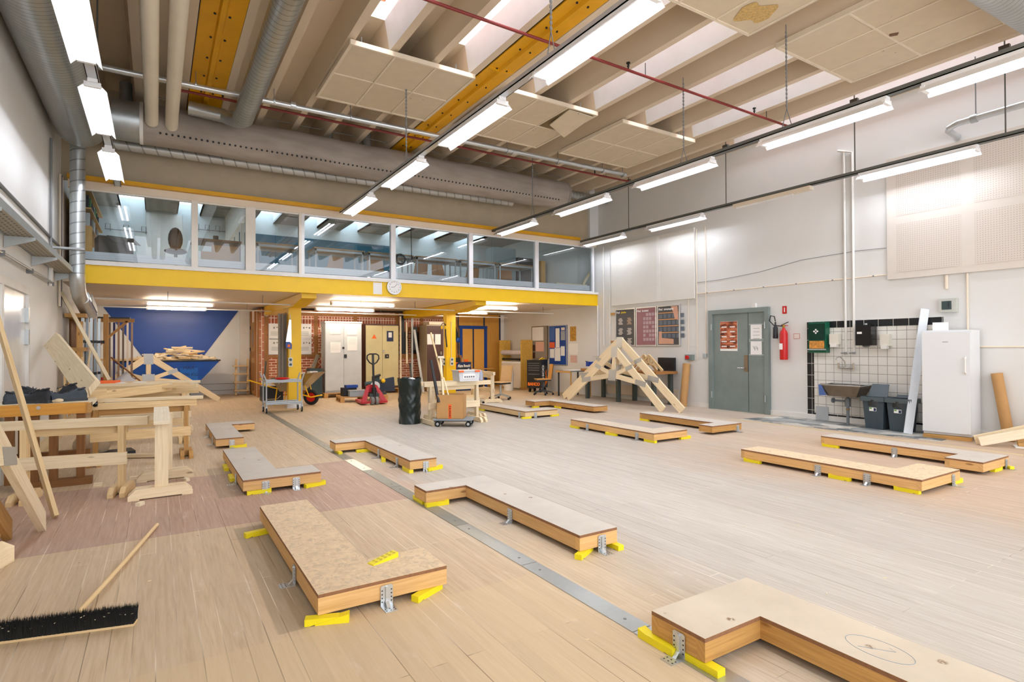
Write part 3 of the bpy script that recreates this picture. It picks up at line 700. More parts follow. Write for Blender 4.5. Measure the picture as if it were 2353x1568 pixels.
m = M(); m.ext([(-.975, 12.35, 2.36), (-.955, 13.15, 2.2), (-.945, 13.15, 2.06), (-.965, 12.35, 2.2)], (.012, 0, .004)); m.o('grille', MGREY, T)
one(M().b(XL, -.98, 11.35, 11.47, 2.98, 3.01), 'duct_bracket', LGREY, 'grey steel bracket holding the vertical duct to the left wall', 'bracket')
# fabric duct with its line of holes
def fab():
    t = NT('fabric_grey'); f = t.noise(t.co(), 90, 2); g = t.noise(t.co(scale=(1, 4, 4)), 1.6, 4)
    c = t.ramp(g, [(.3, lin('#958a80')), (.7, lin('#aaa096'))]); c = t.mix(t.math('MULTIPLY', f, .2), c, lin('#6f665e'))
    return t.bsdf(c, .9, bump=g, bstr=.25)
FAB = fab(); Yd, Zd, rd = 11.3, 5.16, .335
T = thing('fabric_duct', 'long grey fabric air duct with a dotted line of holes', 'duct', (4.0, Yd, Zd - rd))
M().tube([(-.22 + .55*k, Yd, Zd + .012*math.sin(k*1.7)) for k in range(17)], [rd*(1 + .012*math.sin(k*2.3)) for k in range(17)], 36).o('sleeve', FAB, T)
m = M(); m.tube([(-.62, Yd, Zd), (-.22, Yd, Zd)], rd*.97, 32); m.o('collar', GALV, T); m = M(); m.tube([(-.24, Yd, Zd), (-.19, Yd, Zd)], rd*1.02, 32); m.o('clamp_band', WHITE, T)
M().tube([(8.56, Yd, Zd), (8.62, Yd, Zd)], rd*1.015, 32).o('end_seam', paint('fabric_seam', '#8d857d', .8), T)
m = M(); a0 = -.62; n_h = 96
for k in range(n_h):
    x = .05 + k * (8.3 / n_h); p = V((x, Yd - math.cos(a0)*rd*1.012, Zd + math.sin(a0)*rd*1.012)); nrm = V((0, -math.cos(a0), math.sin(a0)))
    m.cyl(p - nrm*.02, p + nrm*.004, .018, n=8)
h = m.o('air_hole', BLACK, T); h['kind'] = 'stuff'
m = M(); m.tube([(-.3, Yd, 5.66), (9.5, Yd, 5.62)], .006, 5); one(m, 'support_wire', MGREY, 'thin support wire strung above the grey fabric duct', 'wire')
one(M().tube([(-.75, 11.95, 4.94), (7.5, 11.95, 4.99)], .092, 18), 'slim_spiral_duct', SP3, 'slim pale spiral duct running just below the fabric duct', 'duct')
T = thing('spiral_duct', 'silvery spiral duct ending high beside the right wall behind the fabric duct', 'duct', (8.5, 11.9, 5.4))
M().tube([(2.2, 11.85, 5.50), (9.9, 11.85, 5.42)], .105, 18).o('duct', SP2, T); M().tube([(9.85, 11.85, 5.42), (10.5, 11.85, 5.42)], .1, 18).o('wall_sleeve', GALV, T)
# two white fabric tubes and the spiral duct running lengthwise
FW = paint('white_fabric', '#ded4bf', .8, 0, .03)
one(M().tube([(-.07, YN, 5.2), (-.07, 10.6, 5.2), (-.07, 10.95, 5.1)], .094, 18), 'fabric_tube', FW, 'left one of the two white fabric tubes under the roof', 'duct')
one(M().tube([(.21, YN, 5.2), (.21, 10.65, 5.2), (.21, 11.0, 5.1)], .094, 18), 'fabric_tube', FW, 'right one of the two white fabric tubes under the roof', 'duct')
T = thing('spiral_duct', 'thick spiral duct between the yellow girder and the white tubes side ribs', 'duct', (1.19, 9.5, 5.0)); T['label'] = 'thick spiral duct running lengthwise right of the left yellow girder'
M().tube([(1.19, YN, 5.14), (1.19, 10.1, 5.14)], .155, 22).o('duct', SP2, T)
M().tube([(1.19, 10.05, 5.14), (1.19, 10.3, 5.16), (1.12, 10.6, 5.25), (.95, 10.78, 5.36), (.45, 10.82, 5.4)], .115, 18).o('bend', GALV, T)
M().tube([(1.6, 6.15, 5.3), (1.35, 5.95, 5.3), (1.1, 5.7, 5.3), (.6, 5.5, 5.3)], .17, 20).o('elbow', SP2, T)
for x in (-.45, 2.95, 3.75):
    one(M().tube([(x, 11.75, 5.95), (x, 11.7, 5.6), (x, 11.6, 5.35)], .095, 14), 'duct_drop', GALV, 'short grey duct drop rising behind the fabric duct into the roof', 'duct', 'duct drops behind the fabric duct')
for x in (1.9, 2.6, 4.4, 5.9, 6.5, 7.1):
    one(M().b(x - .16, x + .16, YF - .06, YF, 5.66, 5.8), 'vent_grille', paint('vent_red', '#6b3a2a', .7), 'small reddish vent between the roof ribs above the fabric duct', 'vent', 'reddish vents between the roof ribs')
# galvanised pipe with clips and rods; red sprinkler pipes
T = thing('steel_pipe', 'long galvanised pipe crossing the hall below the roof ribs', 'pipe', (4.2, 9.8, 5.35))
M().tube([(-.95, 9.8, 5.36), (9.3, 9.8, 5.42)], .045, 14).o('pipe', GALVB, T)
for x in (.5, 1.61, 2.85, 4.8, 6.04, 7.32, 8.59, 9.2):
    m = M(); m.tube([(x - .012, 9.8, 5.39), (x + .012, 9.8, 5.39)], .056, 12); m.o('pipe_clip', GALV, T); M().cyl((x, 9.8, 5.43), (x, 9.8, ZR), .006, n=5).o('hanger_rod', MGREY, T)
for x in (1.9, 6.2):
    M().tube([(x - .04, 9.8, 5.39), (x + .04, 9.8, 5.39)], .06, 12).o('coupling', GALVB, T)
def sprinkler(x0, x1, y, z0, z1, label, heads):
    T = thing('sprinkler_pipe', label, 'pipe', ((x0 + x1) / 2, y, min(z0, z1)))
    M().tube([(x0, y, z0), (x1, y, z1)], .021, 10).o('pipe', REDP, T)
    for x in heads:
        z = z0 + (z1 - z0) * (x - x0) / (x1 - x0); m = M(); m.cyl((x, y, z + .02), (x, y, z + .1), .012, n=8); m.cyl((x, y, z + .1), (x, y, z + .115), .03, n=10); m.sph((x, y, z + .06), .02, 8, 6); m.o('sprinkler_head', BLACK, T)
        M().cyl((x + .35, y, z), (x + .35, y, z + .2), .006, n=5).o('hanger_rod', BLACK, T)
sprinkler(.2, 10.5, 6.15, 5.5, 5.46, 'dark red sprinkler pipe crossing the near part of the roof', (5.9, 8.9))
sprinkler(.2, 10.4, 10.2, 5.42, 5.43, 'dark red sprinkler pipe just behind the galvanised pipe', (.9, 4.7, 8.7))
one(M().tube([(6.7, 2.40, 5.25), (10.5, 2.22, 5.25)], .22, 28), 'ribbed_duct', SP1, 'ribbed galvanised duct at the top right corner of the view', 'duct')
T = thing('wall_pipe', 'bent galvanised pipe high on the right wall', 'pipe', (10.2, 3.4, 4.6))
M().tube([(10.1, 1.0, 4.72), (10.1, 3.45, 4.70), (10.1, 3.6, 4.70), (10.14, 3.72, 4.68), (10.24, 3.77, 4.67), (10.56, 3.77, 4.64)], .047, 14).o('pipe', GALVB, T)
M().tube([(10.1, 3.44, 4.70), (10.1, 3.36, 4.70)], .06, 14).o('pipe_clip', GALV, T); M().cyl((10.1, 3.38, 4.74), (10.1, 3.38, ZR), .008, n=6).o('hanger_rod', MGREY, T)
# ================================================================ floor pieces
SMET = galv('strip_metal', '#b9bcb8', .3, .75); SMETD = galv('strip_metal_dull', '#98978c', .45, .6)
ys = [0.4, 2.05, 3.05, 4.0, 5.45, 6.35, 7.1, 8.2, 9.6, 11.2, 13.3]
for k in range(len(ys) - 1):
    m = M(); m.b(1.975, 2.095, ys[k] + .003, ys[k + 1] - .003, .0, .004); m.k = 1
    for y in (ys[k] + .12, ys[k + 1] - .12): m.cyl((2.035, y, .004), (2.035, y, .0055), .009, n=8)
    struct(m, 'trim_%d' % (20 + k), [SMET if k in (0, 1, 2, 5) else SMETD, MGREY])
m = M(); m.b(9.3, 9.325, .3, 7.0, 0, .002); struct(m, 'trim_31', paint('yellow_line', '#e9d793', .6))
def mosaic():
    t = NT('broken_tiles'); P = t.co()
    v = t.n('TexVoronoi', {'Vector': t.n('Mapping', {'Vector': P, 'Scale': (3.4, 2.1, 1)}).outputs[0], 'Scale': 1.0}, distance='CHEBYCHEV')
    c = t.ramp(t.n('SeparateColor', {0: v.outputs['Color']}).outputs[0], [(.2, lin('#5f6568')), (.45, lin('#a3a6a3')), (.7, lin('#d8d3c6')), (.9, lin('#7d8284'))])
    c = t.mix(t.step(t.noise(P, 3, 4), .5, .62), c, lin('#b7b2a6')); return t.bsdf(c, .55)
m = M(); m.ext([(9.42, 6.9, 0), (10.54, 6.7, 0), (10.54, 3.75, 0), (9.62, 3.7, 0), (9.5, 5.0, 0)], (0, 0, .003)); struct(m, 'floor_tiles', mosaic())

# ---------------------------------------------------------------- wooden wall-base platforms (12)
def wedge(at, rz, top, label):
    L, W_, H = .165, .05, .044
    m = M(); pr = [(-L/2, 0), (L/2, 0), (L/2, H), (-L/2, .006)]
    if top: pr = [(-L/2, .0075 - .0125), (L/2, H + .0015 - .0125), (L/2, H + .0035 - .0125), (-L/2, H + .0035 - .0125)]; pr = [(x - .025, z) for x, z in pr]
    else: pr = [(x + .025, z) for x, z in pr]
    pr = [(x, z * .98) for x, z in pr]
    pts = [V((x, -W_/2, z)) for x, z in pr]
    m.ext(pts, (0, W_, 0)); m.xf(Matrix.Rotation(rz, 3, 'Z'), (at[0], at[1], at[2]))
    return one(m, 'plastic_wedge', YWEDGE, label, 'wedge', 'yellow wedges levelling the platforms')
def bracket(T, at, n):
    n = V((n[0], n[1], 0)); s = V((-n.y, n.x, 0)); at = V((at[0], at[1], 0)) + n * .004
    m = M(); w = .034
    m.ext([at - s*w + V((0, 0, .002)), at + s*w + V((0, 0, .002)), at + s*w + V((0, 0, .105)), at + s*(w - .008) + V((0, 0, .112)), at - s*(w - .008) + V((0, 0, .112)), at - s*w + V((0, 0, .105))], n * .003)
    m.ext([at - s*w, at + s*w, at + s*w + n*.085, at - s*w + n*.085], (0, 0, .003))
    m.beam(at + n*.006 + V((0, 0, .02)), at + n*.006 + V((0, 0, .095)), .016, .008, n)
    m.face([at + n*.034 + s*.01 + V((0,0,.003)), at + n*.034 - s*.01 + V((0,0,.003)), at + n*.004 - s*.01 + V((0,0,.033)), at + n*.004 + s*.01 + V((0,0,.033))])
    m.k = 1
    for z in (.025, .045, .065, .085):
        for q in (-.026, .026):
            c = at + s*q + V((0, 0, z)) + n*.0032; m.cyl(c, c + n*.0006, .0042, n=6)
    for d in (.05, .07):
        for q in (-.024, 0, .024):
            c = at + s*q + n*d + V((0, 0, .0032)); m.cyl(c, c + V((0, 0, .0006)), .0042, n=6)
    m.k = 0; m.cyl(at + n*.003 + V((0, 0, .098)), at + n*.012 + V((0, 0, .098)), .009, n=10)
    m.o('angle_bracket', [GALVB, BLACK], T)
ZP0, ZP1, ZP2 = .036, .122, .141
def platform(label, short, arm, foot, top, side, brs, weds, zt=ZP2):
    # arm, foot: rectangles (x0, x1, y0, y1) of an L; the foot shares the arm's end
    T = thing('wood_platform', label, 'platform', ((arm[0] + arm[1]) / 2, (arm[2] + arm[3]) / 2, 0), 'L shaped wooden platforms')
    ax0, ax1, ay0, ay1 = arm; fx0, fx1, fy0, fy1 = foot
    if fx1 > ax1: L = [(ax0, ay0), (fx1, fy0), (fx1, fy1), (ax1, fy1), (ax1, ay1), (ax0, ay1)] if abs(fy0 - ay0) < .02 else [(ax0, ay0), (ax1, ay0), (ax1, fy0), (fx1, fy0), (fx1, fy1), (ax0, ay1)]
    else: L = [(ax0, ay0), (ax1, ay0), (ax1, ay1), (fx0, fy1), (fx0, fy0), (ax0, fy0)] if abs(fy1 - ay1) < .02 else [(fx0, fy0), (ax1, ay0), (ax1, ay1), (ax0, ay1), (ax0, fy1), (fx0, fy1)]
    m = M(); m.ext([(x, y, ZP1) for x, y in L], (0, 0, zt - ZP1 - .001)); m.o('board_edge', EDGE, T)
    m = M(); m.ext([(x, y, zt - .001) for x, y in L], (0, 0, .001)); m.o('top_board', top, T)
    n = len(L)
    cen = []
    for i in range(n):
        a, b_ = V((*L[i], 0)), V((*L[(i + 1) % n], 0)); d = (b_ - a).normalized(); inn = V((-d.y, d.x, 0))
        prev = V((*L[i - 1], 0)); nxt = V((*L[(i + 2) % n], 0))
        cv = lambda o, p, q: (p - o).cross(q - p).z
        e0 = .045 if i % 2 else 0.0; e1 = .045 if i % 2 else 0.0
        if cv(prev, a, b_) < 0: e0 = 0
        if cv(a, b_, nxt) < 0: e1 = 0
        p, q = a + d*e0 + inn*.0225, b_ - d*e1 + inn*.0225
        M().beam(p + V((0, 0, (ZP0 + ZP1) / 2)), q + V((0, 0, (ZP0 + ZP1) / 2)), .045, ZP1 - ZP0).o('side_board', side, T, bevel=.002)
    for at, nn in brs: bracket(T, at, nn)
    for (x, y, rz, desc) in weds:
        wedge((x, y, 0), rz, False, 'lower yellow wedge %s of the %s' % (desc, short)); wedge((x, y, .0), rz, True, 'upper yellow wedge %s of the %s' % (desc, short))
    return T
fx = lambda px, py, z=.03: (fl(px, py, z).x, fl(px, py, z).y)
PL = {}
PL[1] = platform('chipboard topped L platform nearest the broom with a loose yellow wedge on it', 'platform nearest the broom', (.70, 1.06, 2.985, 4.9), (.70, 1.42, 2.985, 3.33), OSB2, W_FRAME,
    [((1.06, 2.985), (0, -1)), ((.70, 3.55), (-1, 0))], [(.74, 2.96, -.35, 'at the left front corner'), (1.3, 2.985, PI*.15, 'at the right front corner'), (.66, 4.62, .2, 'at the far left corner')])
PL[2] = platform('pale L platform straddling the edge of the pink floor patch', 'platform on the pink floor patch', (.70, 1.06, 5.93, 7.85), (.70, 1.42, 5.93, 6.32), CHIP, W_FRAME,
    [((.90, 5.93), (0, -1)), ((1.18, 5.93), (0, -1)), ((.70, 6.45), (-1, 0))], [(.84, 5.93, 0, 'at the left front corner'), (1.36, 5.93, PI*.1, 'at the right front corner'), (.68, 7.3, PI/2, 'at the far left side'), (.68, 6.7, PI/2, 'on the left side')])
PL[3] = platform('small pale L platform farthest to the left with its foot pointing away', 'farthest left platform', (.70, 1.05, 8.83, 10.75), (.70, 1.40, 10.38, 10.75), CHIP, W_FRAME,
    [((.90, 8.83), (0, -1)), ((.70, 9.3), (-1, 0)), ((.70, 10.1), (-1, 0))], [(.98, 8.83, 0, 'at the front')])
PL[4] = platform('pale L platform beside the steel strip, the farther of the two along it', 'farther platform along the steel strip', (2.39, 2.71, 5.96, 7.86), (2.0, 2.71, 7.57, 7.86), CHIP, W_FRAME,
    [((2.39, 7.0), (-1, 0)), ((2.39, 6.35), (-1, 0)), ((2.58, 5.96), (0, -1))], [(2.04, 7.58, PI*.5, 'at the foot'), (2.36, 7.5, 0, 'in the inner corner'), (2.38, 6.8, PI*.4, 'mid way along the arm'), (2.4, 6.05, PI/2, 'at the near left corner'), (2.69, 5.97, .3, 'at the near right corner')])
PL[5] = platform('pale L platform on the middle of the floor, nearer of two along the strip', 'middle platform along the steel strip', (2.39, 2.72, 2.975, 4.88), (2.0, 2.72, 4.615, 4.88), CHIP, W_FRAME,
    [((2.39, 3.85), (-1, 0)), ((2.58, 2.975), (0, -1))], [(2.02, 4.8, PI/2, 'at the far left corner'), (2.1, 4.61, 0, 'under the foot'), (2.44, 2.99, .5, 'at the near left corner'), (2.7, 3.02, PI/2, 'at the near right corner')])
PL[6] = platform('nearest L platform at the bottom right with a pencilled oval on its top', 'nearest platform', (2.385, 2.72, .05, 1.95), (2.0, 2.72, 1.64, 1.95), CHIP2, W_OLD,
    [((2.0, 1.78), (-1, 0))], [(1.99, 1.9, PI*.5, 'at the far corner'), (2.02, 1.68, PI*.5, 'at the near corner')])
PL[7] = platform('tan topped L platform beside the grey worn floor patch', 'platform beside the grey floor patch', (6.08, 6.43, 5.86, 7.8), (6.08, 6.78, 5.86, 6.22), CHIP2, W_FRAME,
    [((6.08, 7.35), (-1, 0)), ((6.08, 6.2), (-1, 0))], [(6.09, 7.7, PI/2, 'at the far left corner'), (6.07, 6.75, PI*.55, 'mid way along the side'), (6.1, 5.95, PI/2, 'at the near left corner'), (6.75, 5.88, 0, 'at the near right corner')])
PL[8] = platform('L platform with a dark weathered side in front of the grey door', 'platform in front of the grey door', (7.75, 8.1, 5.88, 7.83), (7.38, 8.1, 5.88, 6.14), CHIP, W_OLD,
    [((8.0, 5.88), (0, -1))], [(7.77, 7.72, PI/2, 'at the far end')])
PL[9] = platform('long chipboard topped platform on the right with three brackets on view', 'long chipboard platform on the right', (6.05, 6.40, 2.47, 4.4), (6.05, 6.88, 2.47, 2.84), OSB2, W_FRAME,
    [((6.05, 3.45), (-1, 0)), ((6.05, 2.95), (-1, 0)), ((6.72, 2.47), (0, -1))], [(6.06, 4.25, PI/2, 'at the far left corner'), (6.05, 3.22, PI/2, 'mid way along the side'), (6.07, 2.6, PI/2, 'at the near left corner'), (6.86, 2.5, 0, 'at the near right corner')])
PL[10] = platform('pale L platform beside the broken floor tiles and the white refrigerator', 'platform beside the refrigerator', (7.85, 8.2, 2.48, 4.43), (7.49, 8.2, 2.48, 2.83), CHIP, W_FRAME,
    [((7.85, 3.5), (-1, 0)), ((8.12, 2.48), (0, -1))], [(7.86, 4.3, PI/2, 'at the far end'), (7.9, 2.5, 0, 'at the near corner'), (8.18, 2.52, PI/3, 'at the right corner')])
PL[11] = platform('pale L platform beside the pine trestles in the middle of the hall', 'platform beside the pine trestles', (6.06, 6.42, 9.2, 11.05), (6.06, 6.84, 9.2, 9.58), CHIP, W_RAW,
    [((6.06, 9.4), (-1, 0)), ((6.3, 9.2), (0, -1))], [(6.07, 10.95, PI/2, 'at the far end'), (6.1, 9.22, 0, 'at the near left corner'), (6.78, 9.22, .2, 'at the near right corner')])
PL[12] = platform('pale L platform in front of the leaning roof trusses', 'platform in front of the roof trusses', (7.74, 8.12, 9.15, 11.1), (7.32, 8.12, 10.72, 11.1), CHIP, W_OLD,
    [], [(7.36, 10.74, .3, 'at the foot'), (7.74, 10.4, PI/2, 'in the inner corner')])
# loose wedge with its anti-slip pattern, pencil oval on the nearest platform
p = fl(880, 1288, .141); T = thing('plastic_wedge', 'loose yellow plastic wedge lying on top of the chipboard platform', 'wedge', (p.x, p.y, .141))
m = M(); m.ext([(-.09, -.03, 0), (.09, -.03, 0), (.09, -.03, .03), (-.09, -.03, .006)], (0, .055, 0)); m.xf(Matrix.Rotation(.32, 3, 'Z'), (p.x, p.y, .141)); m.o('body', YWEDGE, T)
m = M()
for k in range(5):
    for j in range(2): m.ext([(-.065 + k*.032 + .008, -.025 + j*.026, .0095 + k*.0043), (-.065 + k*.032 + .018, -.012 + j*.026, .011 + k*.0043), (-.065 + k*.032 + .008, .001 + j*.026, .0095 + k*.0043), (-.065 + k*.032 - .002, -.012 + j*.026, .008 + k*.0043)], (0, 0, .0015))
m.xf(Matrix.Rotation(.32, 3, 'Z'), (p.x, p.y, .141)); m.o('grip_pattern', paint('wedge_pit', '#c9b800', .5), T)
c = fl(2020, 1492, .1415); T = PL[6]
m = M(); m.tube([(c.x + .075*math.cos(a), c.y + .13*math.sin(a)*1.0, .1412) for a in [k*2*PI/36 for k in range(36)]], .0012, 4, closed=True)
m.o('pencil_oval', paint('pencil_blue', '#7f95a0', .8), T)
m = M(); m.tube([(c.x - .05, c.y + .06, .1412), (c.x + .03, c.y - .05, .1412), (c.x + .045, c.y - .02, .1412)], .0012, 4); m.o('pencil_stroke', MAT['pencil_blue'], T)
# ---------------------------------------------------------------- broom lying on the floor
a, b_ = V((-.09, 3.46, 0)), V((-.75, 3.625, 0)); d = (b_ - a).normalized(); n = V((d.y, -d.x, 0)); n = n if n.y < 0 else -n
T = thing('push_broom', 'wide push broom with black bristles lying on the floor', 'broom', ((a.x + b_.x) / 2, (a.y + b_.y) / 2, 0))
m = M(); m.beam(a - n*.015 + V((0, 0, .008)), b_ - n*.015 + V((0, 0, .008)), .062, .014); m.o('head_block', W_RAW, T, bevel=.006)
m = M(); random.seed(3)
L = (b_ - a).length
for k in range(6500):
    u = random.random() * L; q = random.uniform(-.034, .034)
    base = a + d*u + n*(q - .012) + V((0, 0, .015)); tip = base + d*random.uniform(-.012, .012) + n*(random.uniform(-.014, .014) + q*.3) + V((0, 0, random.uniform(.066, .085)))
    if random.random() < .1: tip += V((random.uniform(-.012, .012), random.uniform(-.012, .012), .01))
    w_ = d * .0024
    m.face([base - w_, base + w_, tip]); 
m.beam(a - n*.012 + V((0, 0, .047)), b_ - n*.012 + V((0, 0, .043)), .054, .054)
bo = m.o('bristles', paint('bristle_black', '#121413', .75), T); bo['kind'] = 'stuff'
m = M()
for k in range(36):
    u = random.random() * L; c = a + d*u + n*random.uniform(-.04, .034) + V((0, 0, random.uniform(.055, .085))); m.box(c, (.009, .004, .002), random.random()*3)
co_ = m.o('wood_dust', W_WHITE, T); co_['kind'] = 'stuff'
h0, h1 = fl(172, 1418, .045), fl(361, 1206, .014)
m = M(); m.tube([h0, h0.lerp(h1, .5) + V((0, 0, -.004)), h1], .0135, 12); m.o('handle', W_RAW, T)
# sawdust chips and small dark bits scattered on the boards
random.seed(11); m = M()
for k in range(90):
    x, y = random.uniform(-.8, 8), random.uniform(1.6, 9); m.box((x, y, .0003), (random.uniform(.006, .02), random.uniform(.003, .008), .003), random.random()*3)
o = m.o('wood_chips', W_PINE); o['kind'] = 'stuff'; o['label'] = 'small pale wood chips scattered over the floor'; o['category'] = 'wood chips'
# ================================================================ left side: trestles, workbench, trusses, leaning boards
def foot(T, c, d, L, mat, w=.045, h=.09, gap=.05, double=True):       # a trestle foot: one plank or a pair of planks with bevelled ends
    d = V((d[0], d[1], 0)).normalized(); s = V((-d.y, d.x, 0)); c = V((c[0], c[1], 0))
    for q in ((-1, 1) if double else (0,)):
        o = c + s * q * (gap + w) / 2 - s * w / 2
        pr = [(-L/2, .012), (-L/2 + .09, .012), (-L/2 + .09, .022), (L/2 - .09, .022), (L/2 - .09, .012), (L/2, .012), (L/2, .05), (L/2 - .06, h + .01), (-L/2 + .06, h + .01), (-L/2, .05)]
        pr = [(x, z - .012) for x, z in pr]
        M().ext([o + d*x + V((0, 0, z)) for x, z in pr], s * w).o('foot', mat, T, bevel=.003)
def trestle(label, p, q, z, mat, over=(.1, .1), rails=((.0, .075),), mid=.36, midh=.1, flen=.5, post=(.05, .09), fmat=None, tw=.06, cat='trestle'):
    p, q = V((p[0], p[1], 0)), V((q[0], q[1], 0)); d = (q - p).normalized(); s = V((-d.y, d.x, 0)); c = (p + q) / 2
    T = thing('trestle', label, cat, c)
    M().beam(p - d*over[0] + V((0, 0, z - .04)), q + d*over[1] + V((0, 0, z - .04)), tw, .08).o('top_rail', mat, T, bevel=.003)
    M().beam(p - d*.04 + s*.04 + V((0, 0, z - .12)), q + d*.04 + s*.04 + V((0, 0, z - .12)), .03, .07).o('under_rail', fmat or mat, T)
    if mid: M().beam(p - d*.05 - s*.034 + V((0, 0, mid)), q + d*.05 - s*.034 + V((0, 0, mid)), .03, midh).o('stretcher', mat, T, bevel=.003)
    for e in (p, q):
        M().beam(e + V((0, 0, .015)), e + V((0, 0, z - .08)), post[0], post[1], s).o('post', fmat or mat, T, bevel=.003)
        foot(T, (e.x, e.y), s, flen, fmat or mat)
    return T
# end-on trestle with the rounded cap
T = thing('trestle', 'pale trestle seen end on with a rounded cap on top', 'trestle', (.06, 6.75, 0))
for y in (6.33, 7.15):
    M().beam((.045 + (y - 6.33)*.06, y, .02), (.045 + (y - 6.33)*.06, y, .70), .11, .06, (0, 1, 0)).o('post', W_PINE, T, bevel=.004); foot(T, (.04 + (y - 6.33)*.06, y - .05), (1, .03), .52, W_PINE, double=False, h=.1)
    foot(T, (.04 + (y - 6.33)*.06, y + .055), (1, .03), .52, W_PINE, double=False, h=.1)
pr = [(6.12, .70), (6.12, .73), (6.3, .775), (6.6, .795), (6.95, .79), (7.2, .76), (7.3, .72), (7.3, .70)]
m = M(); m.ext([(-.02, y, z) for y, z in pr], (.13, 0, 0)); m.o('rounded_cap', W_WHITE, T, bevel=.004)
M().beam((.05, 6.33, .33), (.09, 7.15, .33), .04, .1).o('stretcher', W_PINE, T)
trestle('long raw pine trestle at the left edge in front of the brown workbench', (-1.02, 6.80), (-.28, 6.66), .735, W_PINE, over=(.34, .22), mid=.345, midh=.115, flen=.40, fmat=W_RAW, tw=.075)
T = trestle('honey coloured trestle in front of the black knob with its foot on the light floor', (-.62, 8.5), (.33, 8.5), .735, W_RAW, over=(.1, .12), mid=.33, midh=.12, flen=.5, fmat=W_OLD)
trestle('pine trestle behind the honey coloured one carrying the loose planks', (-.7, 9.85), (.35, 9.85), .80, W_RAW, over=(.2, .2), mid=.3, midh=.1)
trestle('rearmost pine trestle near the blue skip', (-.75, 11.0), (.45, 11.0), .80, W_PINE, over=(.2, .15), mid=.3)
# brown workbench with the ochre front beam
T = thing('workbench', 'old joiner workbench with ochre front beam and brown stained legs', 'workbench', (-1.0, 7.6, 0))
OCH = wood('bench_ochre', '#cf9438', .85, .45, .9)
M().b(XL + .02, -.59, 7.28, 7.34, .735, .845).o('front_beam', OCH, T, bevel=.003); M().b(XL + .02, -.57, 7.34, 7.95, .80, .845).o('bench_top', W_WHITE, T)
M().b(-.6, -.57, 7.26, 7.42, .74, .84).o('end_cleat', W_OLD, T)
for x in (-1.22, -1.03, -.88, -.66): M().b(x - .035, x + .035, 7.33, 7.4, .06, .735).o('leg', W_BROWN, T)
for x in (-1.2, -.7): M().b(x - .035, x + .035, 7.85, 7.92, .06, .80).o('leg', W_BROWN, T)
M().b(-1.16, -.56, 7.3, 7.42, 0, .07).o('foot_rail', W_BROWN, T); M().b(-1.25, -.62, 7.86, 7.93, .2, .28).o('back_rail', W_BROWN, T)
p = aY(88, 938, 7.27); M().cyl((p.x, 7.285, p.z), (p.x, 7.272, p.z), .018, n=16).o('bolt_head', CHROME, T)
p = aY(217, 929, 8.36); T = thing('vice_screw', 'black bench vice knob at the end of the ochre beam', 'knob', (p.x, 8.36, p.z))
m = M(); m.lathe([(0, 0), (.035, 0), (.035, .01), (.016, .015), (.014, .05), (.03, .055), (.04, .075), (.03, .1), (0, .105)], (p.x - .07, 8.38, p.z), 18, (1, 0, 0)); m.o('knob', paint('gloss_black', '#0c0d10', .2), T)
# work shoes on the bench
SHOE = paint('shoe_black', '#22262c', .75, 0, .3, 20); SHOEG = paint('shoe_grey', '#3b444d', .8, 0, .25, 20); SOLE = paint('shoe_sole', '#2c3238', .6); SBLUE = paint('shoe_blue', '#1c6fbf', .6)
def shoe(c, rz, label, upper, patch=None, hi=1.0):
    T = thing('work_shoe', label, 'shoe', c, 'work shoes on the workbench')
    R_ = Matrix.Rotation(rz, 3, 'Z'); c = V(c)
    out = [(-.14, .03), (-.13, .042), (-.05, .036), (.05, .048), (.11, .045), (.145, .02), (.145, -.02), (.11, -.045), (.05, -.046), (-.05, -.036), (-.13, -.042), (-.14, -.03)]
    m = M(); m.ext([(x, y, 0) for x, y in out], (0, 0, .028)); m.xf(R_, c); m.o('sole', SOLE, T, bevel=.005)
    def ip(u, t):
        for (a0, b0), (a1, b1) in zip(t, t[1:]):
            if u <= a1: k = (u - a0)/(a1 - a0); k = k*k*(3 - 2*k); return b0 + (b1 - b0)*k
        return t[-1][1]
    def up(u, v):
        x = -.136 + .278*u; w_ = ip(u, ((0, .012), (.07, .036), (.3, .035), (.6, .046), (.82, .046), (.95, .03), (1, .006)))
        h = ip(u, ((0, .05), (.08, .10*hi), (.28, .112*hi), (.45, .092*hi), (.7, .062), (.9, .05), (1, .012)))
        a = PI * v; return (x, w_*math.cos(a), .024 + h*math.sin(a)**.75 + .003*math.sin(u*31)*math.sin(a))
    m = M(); m.grid(up, 20, 12); m.xf(R_, c); m.o('upper', upper, T)
    m = M(); m.tube([(-.08 + .034*math.cos(a), .022*math.sin(a), .122*hi - .012*math.cos(a)) for a in [k*2*PI/14 for k in range(14)]], .010, 6, closed=True); m.xf(R_, c); m.o('collar', SHOE, T)
    m = M()
    for k in range(4): m.tube([(-.02 + .025*k, -.022, .118*hi - .012*k), (-.015 + .025*k, 0, .126*hi - .012*k), (-.02 + .025*k, .022, .118*hi - .012*k)], .004, 5)
    m.xf(R_, c); l = m.o('laces', BLACK, T); l['kind'] = 'stuff'
    if patch:
        m = M(); m.grid(lambda u, v: (-.135 + .1*u, -.046 - .003 + 0*v, .03 + .06*v), 3, 2); m.xf(R_, c); m.o('heel_patch', patch, T)
